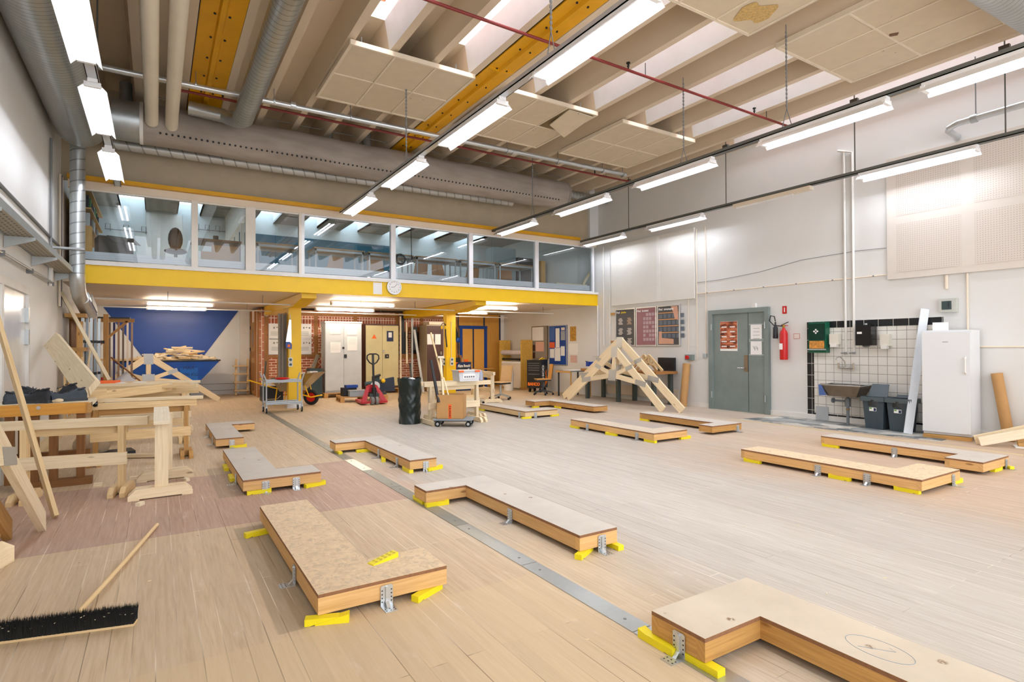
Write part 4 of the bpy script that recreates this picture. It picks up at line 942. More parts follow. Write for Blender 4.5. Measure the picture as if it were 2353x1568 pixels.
for c, rz, lb, u_, pt, hi in (((-1.16, 7.52, .846), .3, 'dark grey work shoe at the left end of the row on the workbench', SHOEG, None, .9), ((-1.03, 7.46, .846), 2.7, 'dark work shoe with denim collar in the middle of the workbench row', SHOE, None, 1.1),
        ((-.92, 7.50, .846), .5, 'grey work shoe beside the crumpled pale rag', SHOEG, None, 1.0), ((-.76, 7.55, .846), 3.3, 'work shoe with bright blue heel at the right end of the row', SHOEG, SBLUE, 1.0),
        ((-.84, 7.72, .846), 2.9, 'black work boot standing behind the blue heeled shoe', SHOE, None, 1.35), ((-1.08, 7.74, .846), .2, 'black work shoe behind the denim collared one', SHOE, None, 1.2)):
    shoe(c, rz, lb, u_, pt, hi)
m = M(); m.sph((-.845, 7.4, .868), (.04, .03, .02), 10, 7); m.sph((-.875, 7.41, .862), (.03, .025, .016), 9, 6); one(m, 'rag', paint('rag', '#d9c6a4', .9, 0, .15, 30), 'small crumpled pale rag on the workbench beside the shoes', 'rag')
# loose planks on the trestles
def plank(a, b_, w, h, label, mat=None, name='plank', cat='plank', group=None, up=(0, 0, 1)):
    return one(M().beam(a, b_, w, h, up), name, mat or W_PINE, label, cat, group, bevel=.003)
plank((-.72, 8.66, .80), (.18, 9.75, .83), .05, .11, 'thick plank lying slanted across two trestles on the left', W_RAW)
plank((-.62, 8.62, .757), (.52, 8.46, .757), .12, .034, 'flat plank on the honey coloured trestle pointing right', W_PINE)
for k, x in enumerate((-.55, .22)): plank((x, 9.8, .811), (x, 11.05, .811), .07, .02, ('left', 'right')[k] + ' thin bearer laid across the two rear trestles', W_RAW)
for k, (a, b_, lb) in enumerate((((-1.1, 9.7, .822), (.5, 9.62, .822), 'front plank of the loose stack behind the bench'), ((-1.05, 9.95, .822), (.15, 9.85, .822), 'second plank of the loose stack behind the bench'),
        ((-.95, 10.25, .822), (.45, 10.3, .822), 'third plank of the loose stack behind the bench'), ((-.3, 10.85, .822), (.62, 10.75, .822), 'short plank sticking out right above the rear trestle'),
        ((-.9, 11.0, .822), (.4, 11.05, .822), 'rearmost plank of the loose stack behind the bench'), ((-.8, 9.8, .862), (.2, 9.75, .862), 'upper plank lying on the loose stack'))):
    up_ = V((0, 0, .021)); plank(V(a) + up_, V(b_) + up_, .13, .038, lb, W_PINE if k % 2 else W_RAW)
T = thing('paper_sheet', 'crumpled sheet lying on the loose planks', 'paper', (-.3, 10.2, .85)); m = M(); m.grid(lambda u, v: (-.55 + .5*u, 10.2 + .12*v, .866 + .02*math.sin(u*7)*math.sin(v*5) + .01), 10, 4); m.o('sheet', PAPER, T)
one(M().box((-.7, 10.28, .865), (.5, .02, .06), .1), 'offcut', ORANGE, 'orange strip lying among the planks behind the bench', 'offcut')
plank((-.95, 8.0, .87), (-.6, 8.6, .88), .2, .05, 'short thick board lying behind the shoes', W_RAW)
# things under the trestles
plank((-.62, 8.9, .03), (.1, 8.55, .03), .09, .04, 'board lying on the floor under the honey coloured trestle', W_PINE)
plank((-1.3, 8.1, .05), (-.85, 8.9, .55), .14, .04, 'wide board leaning diagonally below the workbench', W_RAW)
plank((-1.0, 8.35, .03), (-.78, 8.75, .03), .09, .12, 'slant cut timber block lying under the workbench', W_PINE)
T = thing('waste_sack', 'beige sack slumped under the trestles', 'sack', (-.7, 9.0, 0)); m = M(); m.sph((-.7, 9.05, .16), (.2, .18, .17), 16, 10); m.o('sack', paint('sack_beige', '#b9a58a', .85, 0, .15, 8), T); M().sph((-.7, 9.05, .33), (.06, .05, .05), 10, 6).o('tied_neck', DGREY, T)
one(M().box((-.5, 8.98, 0), (.5, .3, .07), .2), 'tool_case', BLACK, 'flat black case under the trestles', 'case')
for k, (x, y) in enumerate(((-.2, 7.3), (-.12, 6.05), (.27, 6.9), (-.5, 7.15))): one(M().box((x, y, 0), (.07, .04, .03), k), 'offcut', W_WHITE, ('small offcut by the foot of the brown workbench', 'thin offcut on the floor in front of the pine trestle', 'tiny offcut between the two feet of the capped trestle', 'small offcut on the light floor left of the pine trestle')[k], 'offcut')
# ---------------------------------------------------------------- prefabricated roof trusses
PLATE = galv('nail_plate', '#b4b6b5', .4, .55)
def truss(label, foot0, udir, S, H, lean, dep=.15, th=.045, group='prefabricated roof trusses', mat=None, cut=None, marks=False):
    mat = mat or W_PINE
    u = V(udir).normalized(); n = V((lean[0], lean[1], 0)); up = (V((0, 0, 1)) + n).normalized(); w = u.cross(up).normalized()
    o = V(foot0); T = thing('roof_truss', label, 'roof truss', o, group)
    P = lambda a, z: o + u*a + up*z
    A = P(S/2, H - dep*.6); fr = lambda e, t: P(0 if e == 0 else S, dep*.1).lerp(A, t)
    k = dep/2
    ends = [P(.0, .06), P(S, .06)]
    for e in (0, 1):
        if cut and e == 0: st = fr(0, cut)
        else: st = fr(e, .0) + (fr(e, .1) - fr(e, 0)) * .2
        M().beam(st, A - (A - st).normalized()*-.02, th, dep, w).xf(Matrix.Identity(3)).o('rafter', mat, T, bevel=.003) if False else M().beam(st, A, dep, th, w).o('rafter', mat, T, bevel=.003)
    Cn = P(S/2, H*.5)
    for e in (0, 1): M().beam(fr(e, .42), Cn, .11, th*.98, w).o('bottom_chord', mat, T, bevel=.003)
    M().beam(Cn, A, .1, th*.96, w).o('king_post', mat, T)
    for e in (0, 1): M().beam(Cn, fr(e, .68), .09, th*.94, w).o('web', mat, T)
    for s in (-1, 1):
        f = w * s * (th/2 + .0015)
        def pl(c, d, L, Wd):
            d = V(d).normalized(); q = w.cross(d).normalized()
            M().ext([c - d*L/2 - q*Wd/2 + f, c + d*L/2 - q*Wd/2 + f, c + d*L/2 + q*Wd/2 + f, c - d*L/2 + q*Wd/2 + f], w*s*.0015).o('nail_plate', PLATE, T)
        pl(A - up*.06, up, .26, .2); pl(Cn, up, .26, .26)
        for e in (0, 1):
            pl(fr(e, .42) + (Cn - fr(e, .42)).normalized()*.03, Cn - fr(e, .42), .34, .12); pl(fr(e, .68), Cn - fr(e, .68), .22, .1)
    return T
truss('front roof truss of the leaning pair at the white wall', (9.12, 8.5, 0), (0, 1, 0), 3.35, 1.43, (.12, 0), dep=.17)
truss('taller rear roof truss of the leaning pair at the white wall', (9.3, 8.12, 0), (0, 1, 0), 4.15, 1.66, (.1, 0), dep=.17)
truss('roof truss standing in front of the blue skip', (1.42, 16.75, 0), (-1, -.30, 0), 3.3, 1.28, (0, .05), dep=.14, mat=W_PINE)
truss('near roof truss cut off by the left edge of the view', (-.74, 5.72, 0), (0, -1, 0), 4.0, 1.75, (-.12, 0), dep=.17)
truss('second roof truss standing close behind the one at the left edge', (-.92, 5.6, 0), (0, -1, 0), 4.0, 1.75, (-.12, 0), dep=.17, mat=W_OLD)
# leaning boards
plank((-.70, 5.97, .012), (-1.355, 6.87, 2.235), .12, .03, 'narrow board leaning on the left wall in front of the trestles', W_RAW, up=(.9, .35, .2))
plank(fl(205, 912, .88) + V((.0, .12, .06)), (-1.28, 10.5, 1.52), .06, .24, 'broad thick board leaning from the trestles to the left wall', W_PINE, up=(.6, -.2, .77))
plank((-.66, 11.6, .86), (-1.35, 12.1, 2.33), .13, .05, 'long slim board leaning high against the left wall', W_PINE, up=(1, 0, 0))
m = M(); m.ext([(-1.02, 4.3, 0), (-.79, 4.93, 0), (-.79, 4.93, .10), (-.84, 4.86, .16), (-1.02, 4.3, .22)], (-.05, 0, 0)); one(m, 'timber_offcut', W_PINE, 'slant cut timber end at the left edge above the broom', 'timber')
T = thing('paper_roll', 'pale roll lying behind the left edge roof truss', 'roll', (-1.0, 5.2, 0)); M().cyl((-1.2, 4.4, .07), (-1.0, 5.4, .07), .065, n=18).o('roll', CARD, T)
# ---------------------------------------------------------------- left wall: door, cable tray, pipes
m = M(); m.b(XL, XL + .02, 5.7, 9.2, 0, 2.07); d = struct(m, 'door_2', paint('gloss_white', '#e4e3de', .18))
for y in (7.7, 9.14): M().b(XL, XL + .05, y, y + .1, 0, 2.12).o('door_frame', WHITE, d)
M().b(XL, XL + .052, 5.69, 9.25, 2.07, 2.16).o('door_frame', WHITE, d)
for py in (725, 775): p = aX(60, py, XL + .03); M().b(XL + .02, XL + .06, p.y - .04, p.y + .04, p.z - .09, p.z + .09).o('hinge', GALV, d)
T = thing('cable_tray', 'perforated steel cable tray on brackets along the left wall', 'cable tray', (-1.26, 8.0, 2.65))
def slot():
    t = NT('slotted_steel'); s = t.n('SeparateXYZ', {0: t.n('NewGeometry').outputs['Position']})
    a = t.math('LESS_THAN', t.math('FRACT', t.math('MULTIPLY', s.outputs[1], 9.0)), .45); b = t.math('LESS_THAN', t.math('FRACT', t.math('MULTIPLY', s.outputs[0], 22.0)), .35)
    return t.bsdf(t.mix(t.math('MULTIPLY', a, b), lin('#a8a08c'), lin('#3a342a')), .45, .3)
M().b(-1.36, -1.14, 2.0, 12.2, 2.62, 2.628).o('tray_base', slot(), T)
for x in (-1.37, -1.14): M().b(x, x + .006, 2.0, 12.2, 2.62, 2.70).o('tray_side', GALV, T)
for y in (6.4, 8.0, 9.6, 11.6): M().ext([(XL + .01, y, 2.61), (-1.12, y, 2.61), (-1.12, y, 2.58), (XL + .01, y, 2.48)], (0, .02, 0)).o('bracket', GALV, T)
T = thing('wall_conduit', 'thin grey conduit running high along the left wall', 'conduit', (-1.37, 7, 3.1)); M().tube([(XL + .02, 2, 3.1), (XL + .02, 12.0, 3.1)], .018, 8).o('conduit', MGREY, T)
T = thing('wall_conduit', 'steel pipe with clips above the white door on the left wall', 'conduit', (-1.37, 7, 2.37)); M().tube([(XL + .05, 2, 2.36), (XL + .05, 11.0, 2.40)], .016, 8).o('pipe', GALV, T)
for y in (7.7, 9.3, 11.0): M().b(XL, XL + .07, y - .02, y + .02, 2.35, 2.41).o('clip', MGREY, T)
T = thing('wall_conduit', 'vertical grey pipe on the left wall beside the gallery', 'conduit', (-1.36, 10.9, 2.7)); M().tube([(XL + .03, 11.0, 2.72), (XL + .03, 11.0, 4.6)], .018, 8).o('pipe', MGREY, T); M().cyl((XL + .03, 11.0, 2.35), (XL + .03, 11.0, 2.66), .03, n=10).o('valve', WHITE, T)
for k, (y, c) in enumerate(((11.95, CREAM), (12.05, NAVY), (12.15, CREAM))): one(M().tube([(XL + .03, y, 2.1), (XL + .03, y + .02, 3.3), (XL + .03, y, 4.3)], .02, 7), 'cable', c, ('cream cable left of the blue one behind the vertical duct', 'dark blue cable behind the vertical duct', 'cream cable right of the blue one behind the vertical duct')[k], 'cable')
# ---------------------------------------------------------------- tool rack on the left wall under the gallery
T = thing('tool_rack', 'timber tool rack with upright posts on the left wall under the gallery', 'rack', (-1.15, 14.0, 0))
M().b(XL + .005, XL + .03, 13.5, 15.6, .2, 2.1).o('back_board', W_BROWN, T)
for (x, y) in ((-1.15, 12.6), (-1.02, 13.6), (-.9, 14.7)): M().b(x - .045, x + .045, y - .04, y + .04, 0, 1.88 if y < 13 else 2.12).o('post', W_OLD, T)
for z in (.7, 1.35, 1.95): M().b(XL + .03, -1.06, 12.55, 14.75, z, z + .07).o('shelf_rail', W_OLD, T)
LV = paint('level_silver', '#c9d2d6', .3, .5)
for k in range(5):
    y = 12.75 + k*.22; x = -1.12 + k*.045
    T = thing('spirit_level', 'silver spirit level hanging in the left wall tool rack', 'level', (x, y, .5), 'spirit levels in the tool rack'); M().b(x - .02, x + .02, y - .06, y + .06, .5 + .1*(k % 2), 1.98).o('bar', LV if k % 2 == 0 else paint('level_grey', '#8f9aa0', .4, .4), T)
    for z in (.9, 1.5): M().b(x - .022, x + .024, y - .062, y + .062, z, z + .05).o('end_grip', BLACK, T)
for k in range(6):
    y = 13.5 + k*.2; x = -1.2 + .03*k
    T = thing('bar_clamp', 'dark bar clamp hanging in the left wall tool rack', 'clamp', (x, y, .4), 'bar clamps in the tool rack'); M().b(x - .01, x + .01, y - .015, y + .015, .35, 1.6).o('bar', MGREY, T)
    M().b(x - .02, x + .14, y - .02, y + .02, 1.5, 1.56).o('jaw', BLACK, T); M().cyl((x + .1, y, .6), (x + .1, y, .8), .02, n=8).o('handle', RED if k % 2 else W_OLD, T)
one(M().tube([(-1.08, 12.72, .772), (-1.02, 12.75, 1.3), (-1.0, 12.75, 1.45)], [.02, .02, .035], 10), 'turned_club', W_PINE, 'turned pale wooden handle leaning in front of the tool rack', 'handle')
T = thing('wall_shelf', 'small bracket shelf with boards on top at the end of the tool rack', 'shelf', (-.7, 15.5, 1.7))
M().b(-1.1, -.42, 15.3, 15.37, 1.98, 2.06).o('shelf_arm', W_OLD, T); M().beam((-1.08, 15.33, 1.45), (-.55, 15.33, 2.0), .05, .06, (0, 1, 0)).o('brace', W_OLD, T)
M().b(-1.15, -.5, 15.25, 15.9, 2.06, 2.09).o('shelf_board', DGREY, T)
for k in range(7):
    x = -1.0 + k*.085; c = ('#a88a6a', '#7b6a58', '#2a2d66', '#9a7b5e', '#6b5d52', '#d9cfc0', '#8a7360')[k]
    one(M().b(x - .02, x + .02, 16.0 + .03*k, 16.06 + .03*k, .15, 2.0), 'long_lath', paint('lath%d' % k, c, .6), 'long thin %s lath standing behind the bracket shelf' % ('tan', 'umber', 'navy blue', 'light brown', 'greyish', 'cream', 'dull brown')[k], 'lath')
one(M().tube([(-.85, 15.4, 1.2), (-.25, 15.1, .62)], .018, 7), 'pole', W_BROWN, 'brown pole slanting over the white sack', 'pole')
m = M()
def sack_(u, v):
    a = 2*PI*u; r = (.2 + .05*math.sin(3*a + 2) + .02*math.sin(7*a + 9*v)) * math.sin(PI*(.12 + .84*v))**.6; return (-.74 + r*math.cos(a) + .28*v*v, 14.3 + r*.8*math.sin(a), .22 + .62*v - .08*v*v*math.cos(a))
m.grid(sack_, 28, 16)
T = thing('white_sack', 'white printed sack standing behind the trestles on the left', 'sack', (-.7, 14.3, .2)); m.o('sack', paint('sack_white', '#dddde2', .6, 0, .1, 6), T)
text('STR', .15, (-.55, 13.98, .62), (1, 0, -.55), (.5, 0, 1), BLACK, 'print', T)
for k in range(5): one(M().b(-1.3 + .05*k, -1.27 + .05*k, 11.9 + .1*k, 12.0 + .1*k, 0, 1.15 + .1*(k % 3)), 'batten_upright', W_OLD if k % 2 else W_RAW, 'upright batten standing at the left end of the tool rack', 'batten', 'battens at the end of the tool rack')
# ================================================================ under the gallery
YW = 17.4
BR = bricks('brickwork', '#a9522f', '#c27650', '#ecd6c4', .24, .075, .011)
BRV = bricks('soldier_bricks', '#a9522f', '#c4795a', '#f3e4d6', .085, .25, .012, off=0.0)
HERR = bricks('herringbone', '#a04a2c', '#b9633f', '#ecd6c4', .25, .12, .011, rot=(PI/2, 0, .75), off=.5)
m = M(); m.b(2.62, 8.72, YW, YW + .15, 0, 2.5); wb = struct(m, 'wall_brick', BR)
m = M(); m.b(2.64, 8.7, YW - .012, YW, 2.0, 2.32); m.o('soldier_course', BRV, wb)
m = M(); m.b(4.05, 4.95, YW - .014, YW, .2, 1.12); m.o('herringbone_panel', HERR, wb)
m = M(); m.lathe([(.28, 0), (.42, 0), (.42, .016), (.28, .016)], (4.2, YW - .001, 1.6), 24, (0, -1, 0)); m.o('brick_ring', bricks('ring_brick', '#a9522f', '#c4795a', '#f1e2d3', .1, .14, .02, off=0), wb)
FR2 = wood('old_timber_frame', '#a8733a', .7)
for x in (2.66, 3.0, 4.02, 5.2, 6.55, 7.4, 8.66): M().b(x - .06, x + .06, YW - .02, YW + .01, 0, 2.5).o('timber_post', FR2, wb)
for z, x0, x1 in ((2.4, 2.62, 8.72), (1.17, 2.62, 5.2), (2.0, 5.2, 8.72), (1.1, 5.2, 8.72)): M().b(x0, x1, YW - .024, YW + .01, z - .06, z + .06).o('timber_rail', FR2, wb)
for x0 in (6.66, 7.02): M().b(x0, x0 + .26, YW - .03, YW, 1.18, 1.9).o('dark_window', paint('dark_pane', '#2a2a2c', .2), wb)
# side of the brick mock-up with its wooden door
m = M(); m.b(2.46, 2.6, YW + .0, YB, 0, 2.5); ws = struct(m, 'wall_brick_side', bricks('brickwork_side', '#b56a48', '#cc8a68', '#f0dfd0', .24, .075, .011, rot=(PI/2, 0, PI/2)))
for y in (17.42, 17.95, 18.85): M().b(2.42, 2.46, y - .07, y + .07, 0, 2.5).o('timber_post', FR2, ws)
m = M(); m.b(2.43, 2.46, 18.0, 18.8, .02, 2.15); d = struct(m, 'door_3', W_OLD)
for y0, y1, z0, z1 in ((18.1, 18.35, .15, .95), (18.45, 18.7, .15, .95), (18.1, 18.35, 1.1, 1.3), (18.45, 18.7, 1.1, 1.3)): M().b(2.42, 2.432, y0, y1, z0, z1).o('door_panel', FR2, d)
M().ext([(2.425, 18.4, 1.35), (2.425, 18.62, 1.68), (2.425, 18.4, 2.02), (2.425, 18.18, 1.68)], (.01, 0, 0)).o('diamond_pane', paint('dark_pane2', '#5a3a22', .3), d)
for z in (1.3, 1.95): M().b(2.405, 2.43, 18.78, 18.84, z, z + .1).o('hinge', BLACK, d)
# ochre plywood partition with navy trim and the blue framed door
m = M(); m.b(8.72, 10.56, YW, YW + .1, 0, 2.54); wp = struct(m, 'wall_plywood', W_FLAT)
for x in (8.7, 10.36): M().b(x, x + .05, YW - .02, YW + .01, 0, 2.5).o('navy_batten', NAVY, wp)
M().b(9.72, 9.77, YW - .02, YW + .01, 2.12, 2.45).o('navy_batten', NAVY, wp)
M().b(10.41, 10.56, YW - .01, YW + .0, 0, 2.54).o('edge_strip', WALLW, wp)
m = M(); m.b(8.88, 9.73, YW - .03, YW, 0, 2.02); d = struct(m, 'door_4', paint('door_ochre', '#e2a94c', .5, 0, .04))
for a in ((8.78, 8.88, 0, 2.12), (9.73, 9.84, 0, 2.12), (8.77, 9.85, 2.02, 2.13)): M().b(a[0], a[1], YW - (.052 if a[2] > 1 else .05), YW - .005, a[2], a[3]).o('door_frame', BLUE, d)
M().b(9.275, 9.325, YW - .045, YW - .02, 0, 2.02).o('centre_batten', NAVY, d)
# back wall: big blue triangle, skirting
m = M(); a, b_, c = aY(235, 707, YB - .01), aY(548, 718, YB - .01), aY(398, 914, YB - .01)
m.ext([(a.x, YB - .012, ZU), (b_.x + .02, YB - .012, ZU), (c.x, YB - .012, .02)], (0, .01, 0))
t7 = struct(m, 'trim_7', BLUE)
m = M(); m.b(2.15, 2.42, YB - .12, YB, 0, ZU); struct(m, 'trim_8', WHITE)
m = M(); m.b(.6, 2.15, YB - .02, YB, .12, .13); m.b(.9, 2.1, YB - .02, YB, .32, .33); struct(m, 'trim_9', MGREY)
# yellow posts, brackets and base blocks
def post(x, y, label, base):
    T = thing('steel_post', label, 'post', (x, y, 0))
    m = M(); m.b(x - .14, x + .14, y - .1, y + .1, .1, 2.32); m.o('column', YEL, T)
    m = M(); m.ext([(x - .15, YF + .06, 2.55), (x - .15, YF + .06, 2.44), (x - .15, 13.4, 2.32), (x - .15, 17.3, 2.32), (x - .15, 17.3, 2.55)], (.3, 0, 0)); m.o('bracket_beam', YEL, T)
    if base: M().b(x - .17, x + .17, y - .14, y + .14, 0, .1).o('base_block', ALU, T)
    return T
c1 = V((2.73, 13.95, 0)); x2 = aY(1033, 800, 14.2).x
post(c1.x, c1.y, 'yellow steel post behind the tubular trolley', True); post(x2, 14.2, 'yellow steel post in front of the brown cabinet', True)
SOCK = paint('socket_white', '#e3e3dd', .5); SOCKD = paint('socket_face', '#3d5458', .5)
def sockets(x, y, z, label):
    T = thing('wall_socket', label, 'socket', (x, y, z))
    for k in (0, 1):
        M().b(x - .045, x + .045, y - .05, y, z + .11*k, z + .11*k + .1).o('housing', SOCK, T); M().cyl((x, y - .05, z + .05 + .11*k), (x, y - .054, z + .05 + .11*k), .032, n=14).o('outlet', SOCKD, T)
    M().tube([(x, y - .01, z + .2), (x, y - .01, z + 1.2)], .008, 6).o('cable', SOCK, T)
p = aY(667, 833, 13.84); sockets(p.x, 13.85, p.z - .1, 'double socket on the yellow post behind the trolley')
p = aY(1037, 830, 14.1); sockets(p.x, 14.1, p.z - .12, 'double socket on the front of the second yellow post')
p = aY(1021, 830, 14.2); sockets(p.x, 14.25, p.z - .12, 'double socket on the left side of the second yellow post')
# hand saw hanging on the post
a = aY(667, 735, 13.8); b_ = aY(663, 788, 13.8); T = thing('hand_saw', 'hand saw with blue handle hanging on the yellow post', 'saw', (b_.x, 13.82, b_.z - .12))
m = M(); m.ext([(a.x - .02, 13.82, a.z), (a.x + .025, 13.82, a.z), (b_.x + .07, 13.82, b_.z), (b_.x - .055, 13.82, b_.z + .02)], (0, .003, 0)); m.o('blade', GALVB, T)
m = M(); m.ext([(b_.x - .06, 13.8, b_.z + .02), (b_.x + .03, 13.8, b_.z + .02), (b_.x + .075, 13.8, b_.z - .04), (b_.x + .07, 13.8, b_.z - .15), (b_.x - .06, 13.8, b_.z - .11)], (0, .03, 0)); m.o('handle', BLUE, T, bevel=.008)
m = M(); m.b(b_.x - .02, b_.x + .035, 13.795, 13.8, b_.z - .1, b_.z - .04); m.o('label_patch', ORANGE, T)
# grey laths strapped to the post
p0 = aY(638, 725, 14.05); 
for k in range(5):
    x = aY(644.5 + 4.0*k - 4, 800, 14.1).x
    one(M().b(x - .017, x + .017, 14.04, 14.1, .55 + .01*k, 2.2 - .02*(k % 2)), 'grey_lath', paint('lath_grey%d' % (k % 2), ('#8a8174', '#6f675c')[k % 2], .7), 'tall grey lath bundled against the left side of the yellow post', 'lath', 'grey laths beside the yellow post')
# emergency exit sign
p = aY(631, 719, 17.3); T = thing('exit_sign', 'small green exit sign high on the brick wall', 'sign', p); M().b(p.x - .1, p.x + .1, 17.3, 17.36, p.z - .06, p.z + .06).o('case', paint('exit_green', '#16a884', .4), T)
M().b(p.x - .03, p.x + .02, 17.29, 17.3, p.z - .04, p.z + .04).o('pictogram', WHITE, T)
p = aY(612, 722, 17.2); T = thing('wall_lamp', 'old lantern lamp on the corner of the brick wall', 'lamp', p); M().sph((p.x, 17.2, p.z), .07).o('globe', CREAM, T); M().beam((p.x - .12, 17.25, p.z + .08), (p.x + .14, 17.3, p.z + .09), .03, .04).o('arm', BLACK, T)
# framed sheets on the brick wall
FRS = paint('frame_silver', '#d3d6da', .35, .3)
for k, (pa, lb) in enumerate((((625, 762), 'framed white sheet on the bricks, upper left of six'), ((625, 797), 'framed white sheet on the bricks, lower left of six'), ((671, 762), 'framed white sheet, upper one just right of the yellow post'), ((671, 797), 'framed white sheet, lower one just right of the yellow post'), ((701, 762), 'framed white sheet, upper one at the right end'), ((701, 797), 'framed white sheet, lower one at the right end'))):
    p = aY(pa[0] + (8 if k < 2 else 0), pa[1], YW - .03); w_, h_ = .183, .225
    T = thing('framed_sheet', lb, 'frame', (p.x, YW - .03, p.z - h_))
    M().b(p.x - w_, p.x + w_, YW - .04, YW - .02, p.z - h_, p.z + h_).o('frame', FRS, T); M().b(p.x - w_ + .015, p.x + w_ - .015, YW - .044, YW - .04, p.z - h_ + .015, p.z + h_ - .015).o('sheet', PAPER, T)
    m = M()
    for j in range(4): m.b(p.x - .13 + .02*(k % 2), p.x + .1, YW - .046, YW - .044, p.z - .02 - .03*j, p.z - .012 - .03*j)
    for j in range(3): m.b(p.x - .06 + .08*j, p.x - .02 + .08*j, YW - .046, YW - .044, p.z + .08 + .02*(j % 2), p.z + .13)
    q = m.o('printed_lines', MGREY, T); q['kind'] = 'stuff'
# wooden step stool
p = fl(560, 902); T = thing('step_ladder', 'small rough wooden step ladder beside the brick wall', 'step ladder', (2.15, 18.6, 0))
for s in (-.16, .16): M().beam((2.15 + s, 18.55, 0), (2.2 + s, 18.9, 1.05), .05, .09, (0, 1, 0)).o('stile', W_RAW, T)
for k in range(4): M().b(2.0 - .06, 2.36, 18.42 + .09*k, 18.62 + .09*k, .12 + .24*k, .155 + .24*k).o('tread', W_RAW, T)
# grey cabinet, beige cabinet, brown cabinet
def cabinet(name, label, x0, x1, y0, y1, z0, z1, body, side, front, lids):
    T = thing(name, label, 'cabinet', ((x0 + x1)/2, y0, z0))
    M().b(x0, x1, y0 + .02, y1, z0, z1).o('body', side, T); xm = (x0 + x1)/2
    for a, c in ((x0 + .01, xm - .004), (xm + .004, x1 - .01)): M().b(a, c, y0, y0 + .022, z0 + .06, z1 - .03).o('door', front, T)
    if lids: M().b(x0 - .01, x1 + .01, y0 - .01, y1, z1 - .03, z1 + .012).o('top_cap', lids, T)
    return T, xm
T, xm = cabinet('steel_cabinet', 'tall light grey steel cabinet with paper sheets taped on', 3.97, 5.0, 16.1, 16.55, .13, 2.12, None, LGREY, paint('grey_door', '#c9cecf', .4), LGREY)
GD = .0
for (px0, py0, px1, py1) in ((758, 752, 783, 768), (798, 747, 821, 770), (798, 774, 821, 806), (759, 787, 783, 811)):
    a, b_ = aY(px0, py0, 16.09), aY(px1, py1, 16.09); M().b(a.x, b_.x, 16.094, 16.098, b_.z, a.z).o('taped_sheet', PAPER, T)
    m = M()
    for j in range(5): m.b(a.x + .03, b_.x - .04, 16.092, 16.094, a.z - .05 - .04*j, a.z - .045 - .04*j)
    q = m.o('printed_lines', LGREY, T); q['kind'] = 'stuff'
p = aY(789, 800, 16.08); M().b(p.x - .025, p.x + .025, 16.06, 16.1, p.z - .03, p.z + .03).o('padlock', BLACK, T); p = aY(794, 819, 16.08); M().b(p.x - .035, p.x + .035, 16.07, 16.1, p.z - .05, p.z + .05).o('lock_plate', BLACK, T)
T, xm = cabinet('steel_cabinet', 'beige steel cabinet with a black top and an orange triangle sign', 5.3, 6.34, 16.7, 17.15, .16, 2.09, None, BROWN, BEIGE, BROWN)
a = aY(860, 774, 16.69); m = M(); m.ext([(a.x - .075, 16.694, a.z - .06), (a.x + .075, 16.694, a.z - .06), (a.x, 16.694, a.z + .075)], (0, .005, 0)); m.o('triangle_sign', ORANGE, T)
a, b_ = aY(889, 761, 16.69), aY(904, 785, 16.69); M().b(a.x, b_.x, 16.693, 16.698, b_.z, a.z).o('poster', NAVY, T); M().b(a.x + .05, b_.x - .05, 16.69, 16.693, b_.z + .12, a.z - .04).o('poster_panel', PAPER, T)
p = aY(889, 819, 16.69); M().box((p.x, 16.685, p.z - .06), (.12, .02, .12)).o('handle_plate', BLACK, T, bevel=.01); M().cyl((p.x, 16.675, p.z), (p.x, 16.66, p.z), .02).o('knob', CHROME, T); p = aY(881, 808, 16.69); M().b(p.x - .03, p.x + .03, 16.66, 16.7, p.z - .03, p.z + .04).o('padlock', CHROME, T)
T, xm = cabinet('wooden_cabinet', 'brown door cabinet with beige side standing behind the second yellow post', 7.19, 8.1, 16.5, 17.1, .2, 2.1, None, paint('beige_side', '#b3a58a', .5), BROWN, None)
for (px0, px1) in ((982, 997), (1000, 1013)): a, b_ = aY(px0, 768, 16.48), aY(px1, 792, 16.48); M().b(a.x, b_.x, 16.492, 16.497, b_.z, a.z).o('taped_sheet', PAPER, T)
p = aY(1013, 812, 16.49); M().b(p.x - .03, p.x + .03, 16.47, 16.5, p.z - .05, p.z + .05).o('handle', STEELB, T)
one(M().box((7.65, 16.8, 2.11), (.75, .4, .09), .1), 'cardboard_sheet', CREAM, 'pale folded carton lying on top of the brown cabinet', 'carton')
# pallets
def pallet(label, c, rz, sx=1.2, sy=.8):
    T = thing('pallet', label, 'pallet', c); R_ = Matrix.Rotation(rz, 3, 'Z')
    def pt(m, nm): m.xf(R_, c); m.o(nm, W_OLD, T)
    for k in range(5): y = -sy/2 + .05 + k*(sy - .1)/4; m = M(); m.b(-sx/2, sx/2, y - .045, y + .045, .122, .144); pt(m, 'deck_board')
    for x in (-sx/2 + .05, 0, sx/2 - .05):
        m = M(); m.b(x - .05, x + .05, -sy/2, sy/2, .1, .122); pt(m, 'stringer'); m = M(); m.b(x - .05, x + .05, -sy/2, sy/2, 0, .022); pt(m, 'bottom_board')
        for y in (-sy/2 + .05, 0, sy/2 - .05): m = M(); m.b(x - .05, x + .05, y - .05, y + .05, .022, .1); pt(m, 'block')
pallet('pallet under the light grey cabinet', (4.5, 16.35, -.014), 0, 1.15, .7); pallet('pallet under the beige cabinet', (5.85, 16.95, 0), 0, 1.1, .6)
pallet('pallet loaded with power tools in front of the cabinets', (4.58, 14.75, 0), -.12, 1.2, .8)
pallet('pallet under the brown cabinet', (7.7, 16.8, .03), 0, .9, .6)
DT = paint('teal_tool', '#1c3b40', .45); 
